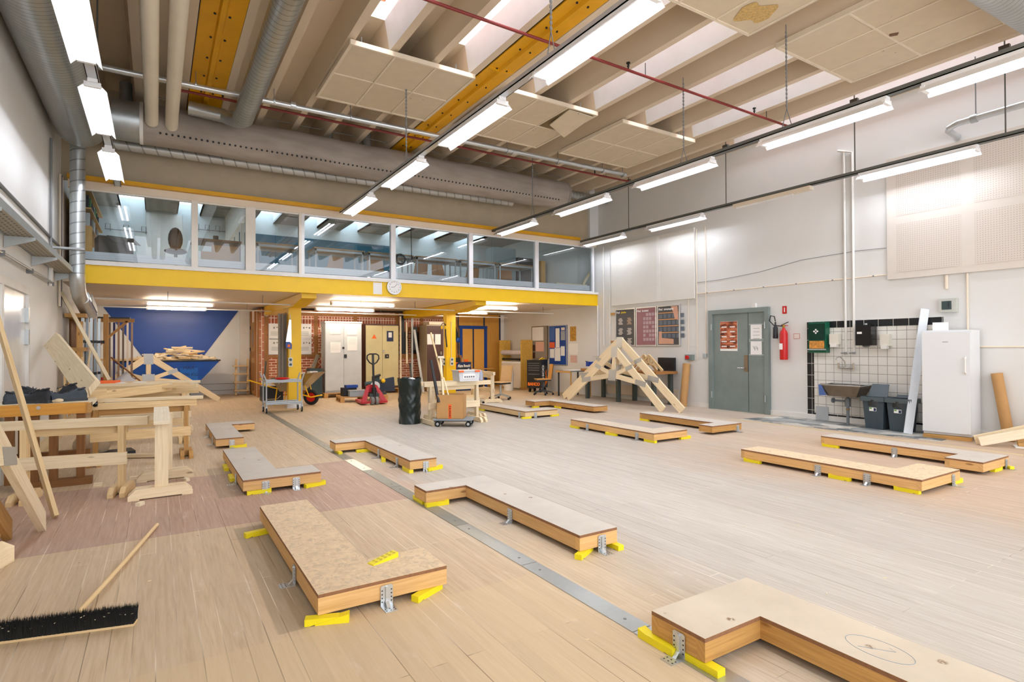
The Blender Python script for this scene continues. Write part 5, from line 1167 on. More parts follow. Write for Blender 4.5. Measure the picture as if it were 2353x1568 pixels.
T = thing('tool_box', 'black tool box with blue lid on the loaded pallet', 'tool box', (4.25, 14.65, .146)); M().b(4.05, 4.4, 14.6, 14.85, .146, .36).o('body', BLACK, T, bevel=.01); M().b(4.12, 4.42, 14.55, 14.75, .36, .43).o('lid', BLUE, T, bevel=.01)
T = thing('storage_box', 'clear lidded plastic box at the front of the loaded pallet', 'box', (4.3, 14.45, .146)); M().b(4.15, 4.55, 14.36, 14.52, .146, .29).o('body', paint('clear_plastic', '#9fb0b8', .2), T, bevel=.01); M().b(4.14, 4.56, 14.35, 14.53, .29, .31).o('lid', LGREY, T)
T = thing('power_drill', 'black and yellow power tool beside the clear box', 'power tool', (4.66, 14.6, .146)); M().cyl((4.5, 14.6, .23), (4.78, 14.6, .25), .075).o('motor', BLACK, T); M().cyl((4.78, 14.6, .25), (4.84, 14.6, .25), .085).o('end_cap', paint('tool_yellow', '#eec61c', .4), T); M().b(4.52, 4.62, 14.56, 14.64, .146, .2).o('handle', BLACK, T)
T = thing('mitre_saw', 'dark teal mitre saw with a round blade on the loaded pallet', 'saw', (4.95, 14.8, .146))
M().b(4.7, 5.2, 14.6, 14.95, .146, .2).o('base', DGREY, T); M().cyl((4.95, 14.78, .36), (4.95, 14.8, .36), .13, n=24).o('blade', GALVB, T); M().b(4.9, 5.08, 14.8, 14.92, .3, .62).o('arm', DT, T, bevel=.02); M().cyl((4.7, 14.85, .42), (4.95, 14.85, .45), .06).o('motor', DT, T); M().cyl((4.88, 14.75, .6), (5.08, 14.75, .66), .035).o('handle', BLACK, T); M().sph((5.16, 14.75, .5), .06).o('yellow_cap', MAT['tool_yellow'], T)
one(M().ext([(5.1, 14.9, .2), (5.55, 14.9, .2), (5.52, 14.9, .58), (5.14, 14.9, .52)], (0, .12, 0)), 'tool_case', paint('case_navy', '#15283d', .4), 'navy tool case standing behind the pallet jack handle', 'case')
# pallet jack
bx, by = aY(860, 930, 13.5).x, 13.5
T = thing('pallet_jack', 'red pallet jack with black loop handle', 'pallet jack', (bx, by, 0)); RJ = paint('jack_red', '#b3202c', .4)
for s in (-.055, .055):
    w_ = M().cyl((bx + s - .035, by, .1), (bx + s + .035, by, .1), .1, n=20).o('steer_wheel', MGREY, T); M().cyl((bx + s - .037, by, .1), (bx + s + .037, by, .1), .055, n=16).o('wheel_hub', GALV, w_)
M().cyl((bx, by + .02, .16), (bx, by + .02, .42), .055).o('pump', BLACK, T); M().b(bx - .12, bx + .12, by - .02, by + .14, .2, .27).o('axle_frame', DGREY, T)
for s in (-1, 1):
    m = M(); m.ext([(bx + s*.06, by + .16, .46), (bx + s*.13, by + .16, .46), (bx + s*.34, by - .02, .05), (bx + s*.2, by - .02, .05)], (0, .03, 0)); m.o('side_plate', RJ, T)
    m = M(); m.beam((bx + s*.24, by + .02, .06), (bx + s*.24 + .1, by + .8, .06), .16, .055); m.o('fork', RJ, T)
M().b(bx - .1, bx + .1, by + .14, by + .19, .3, .48).o('back_plate', RJ, T); M().b(bx - .33, bx + .33, by - .02, by + .03, .04, .09).o('cross_bar', RJ, T)
m = M(); m.tube([(bx, by + .04, .42), (bx, by + .08, 1.0)], .028, 10); m.o('shaft', BLACK, T)
m = M(); m.tube([(bx, by + .08, .97), (bx - .09, by + .085, 1.03), (bx - .15, by + .09, 1.12), (bx - .14, by + .095, 1.2), (bx - .08, by + .1, 1.235), (bx + .08, by + .1, 1.235), (bx + .14, by + .095, 1.2), (bx + .15, by + .09, 1.12), (bx + .09, by + .085, 1.03)], .018, 8, closed=True); h = m.o('loop_handle', BLACK, T)
M().beam((bx, by + .08, .97), (bx, by + .1, 1.22), .05, .03, (0, 1, 0)).o('control_spine', BLACK, T)
# tubular trolley
T = thing('tubular_trolley', 'grey tubular two shelf trolley in front of the yellow post', 'trolley', (2.3, 13.2, 0)); TG = paint('tube_grey', '#b3bcc4', .35, .2)
X0, X1, Y0, Y1 = 1.98, 2.70, 12.98, 13.4
for y in (Y0, Y1):
    M().tube([(X0 - .06, y, .84), (X0, y, .69), (X0, y, .12)], .016, 8).o('side_tube', TG, T); M().tube([(X1 + .05, y, .84), (X1, y, .69), (X1, y, .12)], .016, 8).o('side_tube', TG, T)
    for z in (.69, .66, .19, .22): M().tube([(X0, y, z), (X1, y, z)], .013, 8).o('rail', TG, T)
for x in (X0, X1):
    for z in (.69, .2): M().tube([(x, Y0, z), (x, Y1, z)], .013, 8).o('rail', TG, T)
    for y in (Y0, Y1):
        c = M().cyl((x - .013, y, .06), (x + .013, y, .06), .06, n=16).o('caster', RUBBER, T); M().cyl((x - .016, y, .06), (x + .016, y, .06), .035, n=12).o('wheel_hub', TG, c); M().b(x - .022, x + .022, y - .02, y + .02, .08, .135).o('fork', GALV, c)
M().b(X0, X1, Y0, Y1, .665, .68).o('top_shelf', paint('shelf_cream', '#d9d2c4', .5), T); M().b(X0, X1, Y0, Y1, .2, .212).o('lower_shelf', LGREY, T)
# wheelbarrow
W0 = V((3.2, 14.32, .19)); ax = V((-.8, .6, 0)).normalized(); sd = V((ax.y, -ax.x, 0))
T = thing('wheelbarrow', 'wheelbarrow with steel tray, yellow frame and red wheel', 'wheelbarrow', (2.7, 14.4, 0)); YWB = paint('barrow_yellow', '#f0bb10', .4)
w_ = M(); tor = [W0 + ax*(.145*math.cos(a)) + V((0, 0, .145*math.sin(a))) for a in [k*2*PI/28 for k in range(28)]]; w_.tube(tor, .045, 10, closed=True); tyre = w_.o('tyre', RUBBER, T)
M().cyl(W0 - sd*.03, W0 + sd*.03, .11, n=24).o('rim', RED, T)
Bp = lambda f, s, z: W0 + ax*f + sd*s + V((0, 0, z - .19))
for s in (-.12, .12): M().tube([Bp(-.24, s*.3, .24), Bp(-.05, s, .2), Bp(.35, s*1.3, .32), Bp(.9, s*2.0, .45), Bp(1.45, s*2.3, .62)], .016, 8).o('handle_tube', YWB, T); M().tube([Bp(0, s*.9, .19), Bp(.12, s*1.2, .55)], .014, 7).o('wheel_strut', YWB, T); M().tube([Bp(.75, s*1.9, .42), Bp(.8, s*2.0, 0)], .015, 7).o('leg', YWB, T)
M().tube([Bp(-.24, -.05, .24), Bp(-.27, 0, .24), Bp(-.24, .05, .24)], .016, 8).o('front_guard', YWB, T)
m = M(); tp = [Bp(-.22, -.34, .80), Bp(-.22, .34, .80), Bp(.85, .34, .66), Bp(.85, -.34, .66)]; bt = [Bp(.22, -.2, .36), Bp(.22, .2, .36), Bp(.7, .2, .34), Bp(.7, -.2, .34)]
for i in range(4): j = (i + 1) % 4; m.face([tp[i], bt[i], bt[j], tp[j]]); m.face([tp[j]*1 + V((0,0,.004)), bt[j] + V((0,0,.004)), bt[i] + V((0,0,.004)), tp[i] + V((0,0,.004))])
m.face(bt); m.face([q + V((0, 0, .004)) for q in bt[::-1]]); m.o('tray', STEELB, T); M().tube(tp, .012, 6, closed=True).o('tray_rim', STEELB, T)
c = Bp(.25, 0, .66); m = M(); m.sph(c, (.22, .2, .08), 10, 6); m.box(c + V((-.1, 0, .05)), (.2, .12, .06), .5); m.box(c + V((.05, .1, .05)), (.15, .1, .08), 1.2)
one(m, 'rubbish', CREAM, 'crumpled wrappings heaped in the wheelbarrow', 'rubbish'); one(M().box(Bp(-.02, .02, .72), (.2, .15, .1), .3), 'plastic_tub', WHITE, 'white tub lying in the wheelbarrow', 'tub')
# things between the barrow and the grey cabinet / behind the post
one(M().box((3.72, 16.3, 0), (.34, .4, .82)), 'steel_box', paint('box_petrol', '#1f3335', .5), 'dark petrol steel box beside the light grey cabinet', 'box')
T = thing('sack_truck', 'black sack truck with a stack of things behind the yellow post', 'sack truck', (2.55, 15.6, 0)); M().tube([(2.42, 15.9, 1.05), (2.28, 15.55, .1)], .02, 7).o('frame_tube', BLACK, T); M().tube([(2.78, 15.9, 1.05), (2.64, 15.55, .1)], .02, 7).o('frame_tube', BLACK, T)
M().b(2.25, 2.75, 15.4, 15.8, .05, .42).o('load_box', BLACK, T, bevel=.02); M().tube([(2.3, 15.38, .05), (2.35, 15.36, .1), (2.6, 15.36, .1), (2.68, 15.36, .18)], .012, 6).o('chrome_bow', CHROME, T)
one(M().box((2.5, 15.6, .425), (.4, .3, .12), .2), 'paper_bag', PAPER, 'crumpled white bag on the black sack truck', 'bag'); one(M().sph((2.35, 13.25, .72), (.16, .06, .03), 10, 6), 'work_glove', RED, 'red work glove lying on the tubular trolley', 'glove')
one(M().beam((3.68, 16.3, .82), (3.84, 16.35, 1.2), .02, .1), 'scrap_board', STEELB, 'grey board end leaning on the grey cabinet side', 'board')
# laths and levels between the cabinets
for k, (px0, py0, px1, py1, w_, c, lb) in enumerate(((920, 727, 921, 905, .05, W_WHITE, 'tall white straightedge right of the beige cabinet'), (934, 741, 935, 836, .05, W_WHITE, 'shorter white straightedge hanging between the cabinets'), (947, 731, 947, 905, .05, LGREY, 'tall grey straightedge left of the brown cabinet'), (952, 758, 973, 902, .07, LGREY, 'grey board leaning against the brown cabinet side'), (942, 835, 948, 903, .05, BLACK, 'dark bar leaning between the cabinets'))):
    a, b_ = aY(px0, py0, 16.75 if k < 3 else 16.4), aY(px1, py1, 16.7 if k < 3 else 15.9); b_.z = max(b_.z, .0)
    one(M().beam(a, b_, w_, .025, (0, 1, 0)), 'straightedge', c, lb, 'straightedge')
one(M().b(6.62, 6.74, 17.25, 17.36, 1.2, 2.45), 'downpipe', BLACK, 'short black pipe high on the brick wall right of the beige cabinet', 'pipe')
one(M().b(6.95, 7.08, 17.0, 17.08, 1.3, 2.05), 'hanging_strap', BLACK, 'black bundle hanging left of the brown cabinet', 'bundle')
# ear defenders and hanging things at the second post
p = aY(1019, 752, 14.05); T = thing('ear_defenders', 'yellow and black ear defenders hanging on the second yellow post', 'ear defenders', p)
m = M(); m.tube([(p.x - .06 + .06*(1 - math.cos(a)), 14.05, p.z + .02 + .09*math.sin(a)) for a in [k*PI/8 for k in range(9)]], .01, 6); m.o('headband', BLACK, T)
for s in (-.05, .06): M().sph((p.x + s, 14.05, p.z - .01), (.035, .03, .05), 10, 7).o('ear_cup', MAT['tool_yellow'], T)
one(M().tube([aY(1023, 745, 14.08), aY(1024, 770, 14.08), aY(1027, 798, 14.08)], .02, 6), 'strap', BLACK, 'black strap hanging on the left of the second yellow post', 'strap')
m = M(); p = aY(1049, 775, 16.9); m.ext([(p.x - .1, 16.9, p.z + .35), (p.x - .02, 16.9, p.z + .35), (p.x + .12, 16.9, p.z - .08), (p.x - .04, 16.9, p.z - .1)], (0, .05, 0)); T = thing('hanging_bag', 'black tool bag hanging beside the second yellow post', 'bag', (p.x, 16.9, p.z - .1)); m.o('bag', BLACK, T); M().sph((p.x + .05, 16.88, p.z - .1), (.08, .04, .09)).o('blue_end', BLUE, T)
# promo sign on a box
a, b_ = aY(1044, 833, 16.2), aY(1083, 882, 16.2)
T = thing('display_box', 'navy display box with orange corner and white lettering', 'box', ((a.x + b_.x)/2, 16.2, 0)); M().b(a.x, b_.x, 16.2, 16.55, 0, a.z).o('body', NAVY, T)
m = M(); m.ext([(a.x, 16.196, a.z), (a.x + .13, 16.196, a.z), (a.x + .06, 16.196, a.z - .06), (a.x + .06, 16.196, a.z - .5), (a.x, 16.196, a.z - .5)], (0, .004, 0)); m.o('corner_flash', ORANGE, T)
text('Ægte Bosch!', .115, ((a.x + b_.x)/2 + .04, 16.195, a.z - .12), (1, 0, 0), (0, 0, 1), WHITE, 'lettering', T, sx=.78, bold=.004); text('100% professionel', .07, ((a.x + b_.x)/2 + .04, 16.195, a.z - .22), (1, 0, 0), (0, 0, 1), WHITE, 'lettering', T, sx=.72, bold=.002)
for k, (px, c, w_, h_, lb) in enumerate(((1048, BLACK, .22, .14, 'black case'), (1056, W_BROWN, .08, .22, 'brown drill box'), (1061, CARD, .1, .14, 'small carton'), (1070, ORANGE, .14, .08, 'orange pack'))):
    p = aY(px, 830, 16.4); one(M().box((p.x, 16.36 + .02*k, a.z), (w_, .12, h_)), 'small_box', c, lb + ' on top of the navy display box', 'box')
# ---------------------------------------------------------------- centre: trestles, bag, dolly
T = thing('waste_bag', 'round waste holder wrapped in a black plastic bag', 'waste bag', (3.95, 9.85, 0)); BAG = paint('bag_black', '#13201f', .28, 0, .2, 10)
def bag(u, v):
    a = 2*PI*u; z = .83*v; r = .188 + .025*v + .006*math.sin(3*a + 17*z + 2*math.sin(2*a)) + .004*math.sin(7*a - 23*z + 2*math.sin(9*z)) + .003*math.sin(13*a + 37*z); return (3.95 + r*math.cos(a), 9.85 + r*math.sin(a), z + (.012*math.sin(5*a) if v > .95 else 0))
m = M(); m.grid(bag, 64, 40); m.o('bag', BAG, T); M().cyl((3.95, 9.85, .79), (3.95, 9.85, .80), .2, n=24).o('contents', DGREY, T); M().sph((3.98, 9.85, .80), (.08, .06, .04)).o('white_rag', PAPER, T)
W3 = W_PINE
trestle('front pine trestle carrying the clear storage box', (4.2, 9.5), (5.15, 9.5), .76, W3, over=(.12, .3), mid=.33, midh=.12, flen=.62)
trestle('second pine trestle behind the storage box', (4.5, 10.05), (5.45, 10.05), .74, W3, over=(.3, .1), mid=.33, midh=.12, flen=.6)
a = fl(1085, 854, .77); trestle('pine trestle at the right with one end turned to the camera', (7.15, 12.35), (7.4, 13.6), .77, W3, over=(.15, .1), mid=.3, flen=.5)
trestle('darker pine trestle lying behind the storage box', (5.2, 11.4), (6.2, 11.6), .60, W_RAW, over=(.2, .2), mid=.25, flen=.45)
p = V((4.93, 9.5, .76)); T = thing('storage_box', 'clear plastic storage box with an orange clip on the pine trestle', 'box', p)
CLB = paint('frosted_plastic', '#d6dade', .25); m = M(); m.ext([(p.x - .2, 9.36, .762), (p.x + .2, 9.36, .762), (p.x + .22, 9.36, .95), (p.x - .22, 9.36, .95)], (0, .28, 0)); m.o('body', CLB, T, bevel=.01); M().b(p.x - .23, p.x + .23, 9.34, 9.66, .95, .968).o('lid', CLB, T)
for s in (-.2, .14): M().b(p.x + s - .03, p.x + s + .07, 9.33, 9.345, .93, .965).o('clip', ORANGE, T)
M().b(p.x - .14, p.x + .12, 9.352, 9.358, .81, .9).o('printed_label', PAPER, T)
m = M()
for k in range(5): m.b(p.x - .11 + .045*k, p.x - .08 + .045*k, 9.349, 9.352, .83, .86)
q = m.o('printed_marks', MGREY, T); q['kind'] = 'stuff'
T = thing('spray_bottle', 'clear bottle with dark contents beside the storage box', 'bottle', (5.24, 9.5, .76)); M().lathe([(0, 0), (.05, 0), (.05, .13), (.03, .17), (.025, .19), (0, .19)], (5.24, 9.5, .762), 16).o('bottle', paint('bottle_grey', '#a3a9b8', .15), T); M().lathe([(0, 0), (.04, 0), (.04, .12), (0, .12)], (5.14, 9.55, .762), 12).o('dark_jar', BROWN, T)
# dolly and cardboard box
c = V((4.5, 9.12, 0)); rz = -.62; R_ = Matrix.Rotation(rz, 3, 'Z')
T = thing('platform_dolly', 'flat platform dolly on casters under the cardboard box', 'dolly', c)
m = M(); m.b(-.34, .34, -.22, .22, .115, .14); m.xf(R_, c); m.o('deck', paint('deck_grey', '#8d9499', .5), T); m = M(); m.b(-.33, .33, -.21, .21, .1, .116); m.xf(R_, c); m.o('frame', BLACK, T)
for x in (-.27, .27):
    for y in (-.17, .17):
        q = R_ @ V((x, y, .05)) + c; cc = M().cyl(q - R_ @ V((0, .015, 0)), q + R_ @ V((0, .015, 0)), .05, n=16).o('caster', RUBBER, T); M().cyl(q - R_ @ V((0, .018, 0)), q + R_ @ V((0, .018, 0)), .025, n=10).o('wheel_hub', GALVB, cc)
T = thing('cardboard_box', 'open cardboard box with an orange tape strip on the dolly', 'box', c + V((0, 0, .14)))
bc = c + R_ @ V((-.05, 0, 0)); w2, d2, h2 = .235, .19, .42
for (x0, x1, y0, y1) in ((-w2, w2, -d2, -d2 + .006), (-w2, w2, d2 - .006, d2), (-w2, -w2 + .006, -d2, d2), (w2 - .006, w2, -d2, d2)):
    m = M(); m.b(x0, x1, y0, y1, .142, .142 + h2); m.xf(R_, bc); m.o('side', CARD, T)
m = M(); m.b(-w2, w2, -d2, d2, .142, .148); m.xf(R_, bc); m.o('bottom', CARD, T)
m = M(); m.b(-.025, .028, -d2 - .0025, -d2 - .001, .145, .145 + .25); m.xf(R_, bc); m.o('orange_tape', paint('tape_orange', '#ff6a1a', .5), T)
tp_ = bc + R_ @ V((.0, -d2 - .004, .145 + .12)); text('E KUNDEO', .045, tp_, (0, 0, -1), R_ @ V((1, 0, 0)), BLACK, 'lettering', T, sx=.95, bold=.001)
for (px0, py0, px1, py1, Y0_, Y1_, w_, c_, lb, cat) in ((990, 828, 1008, 925, 9.35, 9.1, .04, BLACK, 'black steel bar leaning into the cardboard box', 'bar'), (1012, 824, 1019, 920, 9.3, 9.15, .035, W_PINE, 'pale mallet handle standing in the cardboard box', 'handle bar'), (990, 765, 1016, 870, 9.55, 9.2, .025, W_RAW, 'long thin wooden pole behind the cardboard box', 'pole'), (1019, 868, 1034, 922, 9.3, 9.05, .02, W_PINE, 'thin short stick leaning in the cardboard box', 'stick')):
    one(M().beam(aY(px0, py0, Y0_), aY(px1, py1, Y1_), w_, w_, (0, 1, 0)), cat.replace(' ', '_').replace('handle_bar', 'mallet'), c_, lb, cat.replace('handle bar', 'mallet'))
p = aY(1012, 822, 9.3); one(M().b(p.x - .06, p.x + .06, 9.27, 9.33, p.z - .01, p.z + .025), 'mallet', W_WHITE, 'white cross piece on top of the mallet handle', 'mallet')
# office style wooden chair and others
def roller_chair(label, c, rz, shell, base):
    T = thing('roller_chair', label, 'chair', c); R_ = Matrix.Rotation(rz, 3, 'Z')
    def bk(u, v): return V((-.2 + .4*u, .2 + .06*v + .05*(1 - (2*u - 1)**2)*.6, .47 + .42*v)) if not 0 else None
    m = M(); m.grid(bk, 6, 4); m.grid(lambda u, v: bk(u, v) + V((0, .013, 0)), 6, 4); m.xf(R_, c); m.o('backrest', shell, T)
    m = M(); m.b(-.21, .21, -.22, .2, .45, .468); m.xf(R_, c); m.o('seat', shell, T); m = M(); m.b(-.2, .2, -.2, .19, .41, .45); m.xf(R_, c); m.o('seat_base', BLACK, T)
    m = M(); m.cyl((0, 0, .1), (0, 0, .42), .028); m.xf(R_, c); m.o('gas_column', base, T)
    for k in range(5):
        a = 2*PI*k/5; q = (.29*math.cos(a), .29*math.sin(a))
        m = M(); m.tube([(0, 0, .14), (q[0], q[1], .07)], [.024, .014], 7); m.xf(R_, c); m.o('foot', base, T); m = M(); m.cyl((q[0] - .012, q[1], .03), (q[0] + .012, q[1], .03), .03, n=12); m.xf(R_, c); m.o('caster', RUBBER, T)
    return T
SHB = wood('shell_beech', '#cfb184', .9, .4, .95)
roller_chair('beech shell chair on casters right of the pine trestles', (7.75, 12.95, 0), -1.3, SHB, GALV)
T = roller_chair('low chair with black seat behind the pine trestles', (6.6, 12.4, 0), .5, BLACK, GALV)
# blue tipping skip full of offcuts
T = thing('tipping_skip', 'blue tipping skip on casters filled with offcuts', 'skip', (.35, 18.0, 0)); SKB = paint('skip_blue', '#0d4fae', .35, 0, .1)
xa, xb = aY(262, 830, 17.5).x, aY(506, 828, 17.5).x; y0, y1 = 17.5, 18.7; zt = 1.06
m = M(); tpp = [(xa, y0, zt), (xb, y0, zt), (xb, y1, zt), (xa, y1, zt)]; btt = [(xa + .75, y0 + .25, .2), (xb - .72, y0 + .25, .2), (xb - .72, y1 - .1, .2), (xa + .75, y1 - .1, .2)]
for i in range(4): j = (i + 1) % 4; m.face([tpp[i], btt[i], btt[j], tpp[j]]); 
m.face(btt[::-1]); m.o('tub', SKB, T); M().tube(tpp, .025, 6, closed=True).o('rim', paint('skip_rim', '#20262c', .5), T)
m = M(); xm = xb - .95; m.ext([(xm, y0 + .07, .95), (xm + .42, y0 + .07, .95), (xm + .42, y0 + .2, .3), (xm, y0 + .2, .3)], (0, -.03, 0)); m.o('front_panel', paint('skip_blue_light', '#1766c4', .4), T)
text('MAX', .13, (xm + .2, y0 + .055, .86), (1, 0, 0), (0, .13, -.65) if False else (0, -.2, 1), NAVY, 'lettering', T); text('1200 KG', .12, (xm + .2, y0 + .09, .68), (1, 0, 0), (0, -.2, 1), NAVY, 'lettering', T)
M().b(xa + .8, xb - .7, y0 + .3, y1 - .2, .12, .2).o('chassis', BLACK, T)
for x in (xa + .9, xb - .75):
    for y in (y0 + .35, y1 - .3): M().cyl((x - .03, y, .09), (x + .03, y, .09), .09, n=16).o('caster', LGREY, T)
m = M(); m.b(xa + .1, xb - .1, y0 + .1, y1 - .1, .93, 1.0); m.o('waste_floor', W_RAW, T)
random.seed(21)
for k in range(84):
    u = random.random() if k % 2 else min(.98, max(.02, random.gauss(.6, .16))); x = xa + .15 + (xb - xa - .3) * u; hump = .40*math.exp(-((u - .64)/.2)**2) + .13*math.exp(-((u - .3)/.22)**2)
    z = 1.0 + random.uniform(.0, 1)*hump + .02; L = random.uniform(.2, .6); a = random.uniform(-.5, .5); y = random.uniform(y0 + .1, y1 - .3)
    d = V((math.cos(a)*L/2, math.sin(a)*L/2, random.uniform(-.25, .25)*L/2))
    one(M().beam(V((x, y, z + .03)) - d, V((x, y, z + .03)) + d, random.uniform(.05, .11), random.uniform(.025, .05)), 'wood_offcut', (W_PINE, W_RAW, W_WHITE, W_OLD)[k % 4 if k % 11 == 0 else k % 3], 'pale wood offcut heaped in the blue tipping skip', 'offcut', 'offcuts heaped in the blue skip')
one(M().beam((xa - .75, 17.45, 1.12), (xa + .7, 17.5, 1.1), .06, .05), 'long_batten', W_RAW, 'long thin batten sticking out left from the blue skip', 'batten')
# ================================================================ right wall and what stands along it
XW = XR - .002
def wbox(name, px0, py0, px1, py1, d, X=XW):                # rectangle on the right wall from two opposite corners
    a, b_ = aX(px0, py0, X), aX(px1, py1, X); y0, y1 = sorted((a.y, b_.y)); z0, z1 = sorted((a.z, b_.z)); return y0, y1, z0, z1
def wb(m, y0, y1, z0, z1, d, X=XW): m.b(X - d, X, y0, y1, z0, z1); return m
# steel double door
d = struct(wb(M(), 7.04, 8.38, 0, 2.13, .03), 'door_5', GREENGR)
for y0, y1, z0, z1 in ((6.97, 7.07, 0, 2.1), (8.34, 8.45, 0, 2.1), (6.97, 8.45, 2.1, 2.19)): wb(M(), y0, y1, z0, z1, .07).o('door_frame', GREENGR, d)
wb(M(), 7.455, 7.467, .02, 2.1, .034).o('leaf_gap', paint('gap_dark', '#49524f', .6), d)
wb(M(), 7.47, 7.56, .85, 1.2, .04).o('handle_plate', paint('bronze_plate', '#8b7a63', .35, .5), d); M().tube([(XW - .04, 7.52, .93), (XW - .09, 7.52, .93), (XW - .09, 7.68, .93)], .011, 8).o('lever_handle', CHROME, d)
for y, z in ((8.36, .25), (8.36, 1.75), (7.05, .25), (7.05, 1.75)): M().cyl((XW - .08, y, z), (XW - .08, y, z + .14), .014, n=10).o('hinge', GALV, d)
T = thing('poster', 'brown hand picture poster with text lines on the grey door', 'poster', (XW - .035, 8.05, 1.3)); y0, y1, z0, z1 = wbox('', 1657, 740, 1697, 807, 0); 
wb(M(), y0, y1, z0, z1, .004, XW - .032).o('sheet', PAPER, T)
def hands():
    t = NT('poster_hands'); f = t.noise(t.co(scale=(1, 2.2, 9)), 1.6, 4, .6, .6); return t.bsdf(t.ramp(f, [(.38, lin('#4a1710')), (.5, lin('#a5502f')), (.62, lin('#d98a63')), (.75, lin('#6a2416'))]), .4)
wb(M(), y0 + .004, y1 - .004, z0 + .05, z1 - .004, .002, XW - .036).o('picture', hands(), T)
m = M()
for r in range(5):
    for c in range(2): ya = y1 - .04 - c*.21; za = z1 - .12 - .105*r; wb(m, ya - .13, ya, za - .012, za + .012, .002, XW - .038)
q = m.o('caption_lines', PAPER, T); q['kind'] = 'stuff'
for k, (pa, pb, lb) in enumerate((((1727, 745), (1753, 781), 'upper white notice taped to the narrow door leaf'), ((1727, 783), (1753, 817), 'lower white notice with a drawing taped to the narrow door leaf'))):
    y0, y1, z0, z1 = wbox('', *pa, *pb, 0); T = thing('notice', lb, 'notice', (XW - .035, (y0 + y1)/2, z0)); wb(M(), y0, y1, z0, z1, .003, XW - .032).o('sheet', PAPER, T)
    for z in (z0 + .01, z1 - .01): wb(M(), y0 - .04, y1 + .04, z - .009, z + .009, .001, XW - .0352).o('tape', LGREY, T)
    m = M()
    for j in range(4 - k): wb(m, y0 + .05, y1 - .06, z1 - .1 - .07*j - .25*k, z1 - .094 - .07*j - .25*k, .001, XW - .0355)
    if k:
        for j in range(6): wb(m, y0 + .09 + .02*j, y0 + .1 + .02*j, z0 + .1 + .03*(j % 3), z0 + .16 + .03*(j % 2), .001, XW - .0355)
    q = m.o('writing', MGREY, T); q['kind'] = 'stuff'
T = thing('door_closer', 'small white device above the grey door', 'device', (XW, 7.3, 2.2)); wb(M(), 7.27, 7.36, 2.19, 2.28, .06).o('body', WHITE, T)
# fire extinguisher, its sign, small notice
p = aX(1799, 785, XW - .12); T = thing('fire_extinguisher', 'red fire extinguisher with black horn on the wall', 'fire extinguisher', (XW - .09, p.y, p.z - .35)); ey = p.y; ez = aX(1800, 827, XW - .1).z
M().lathe([(0, 0), (.07, .0), (.075, .02), (.075, .5), (.06, .56), (.03, .60), (.025, .63), (0, .63)], (XW - .09, ey, ez), 20).o('cylinder', RED, T)
M().cyl((XW - .09, ey, ez + .63), (XW - .09, ey, ez + .69), .025, n=10).o('valve', paint('brass', '#9c7b35', .35, .7), T); M().beam((XW - .09, ey - .1, ez + .74), (XW - .09, ey + .05, ez + .68), .02, .012).o('lever', BLACK, T); M().beam((XW - .09, ey - .09, ez + .67), (XW - .09, ey + .04, ez + .67), .02, .012).o('carry_handle', RED, T)
hy = ey + .17; m = M(); m.tube([(XW - .1, ey, ez + .66), (XW - .1, ey + .2, ez + .68), (XW - .1, ey + .3, ez + .78), (XW - .1, ey + .27, ez + .88), (XW - .1, hy + .02, ez + .86), (XW - .1, hy, ez + .76)], .011, 8); m.o('hose', BLACK, T)
M().lathe([(.045, 0), (.05, .02), (.045, .22), (.018, .25), (.015, .33), (0, .33)], (XW - .1, hy, ez + .42), 14).o('horn', BLACK, T)
m = M(); wb(m, ey - .02, ey + .05, ez + .2, ez + .32, .002, XW - .164); m.o('label_patch', PAPER, T)
def sign(name, label, cat, c, mat, pa, pb, th=.006):
    y0, y1, z0, z1 = wbox('', *pa, *pb, 0); T = thing(name, label, cat, (XW, (y0 + y1)/2, z0)); wb(M(), y0, y1, z0, z1, th).o('plate', mat, T); return T, y0, y1, z0, z1
T, y0, y1, z0, z1 = sign('safety_sign', 'small red fire extinguisher sign above the extinguisher', 'sign', 0, RED, (1798, 704), (1808, 721)); wb(M(), y0 + .035, y1 - .035, z0 + .03, z1 - .03, .002, XW - .006).o('pictogram', PAPER, T)
T, y0, y1, z0, z1 = sign('wall_notice', 'small pinkish notice right of the fire extinguisher', 'notice', 0, paint('notice_pink', '#c9776a', .6), (1824, 767), (1838, 779), .003); wb(M(), y0 + .008, y1 - .008, z0 + .008, z1 - .008, .001, XW - .003).o('sheet', paint('notice_face', '#eadfd6', .7), T)
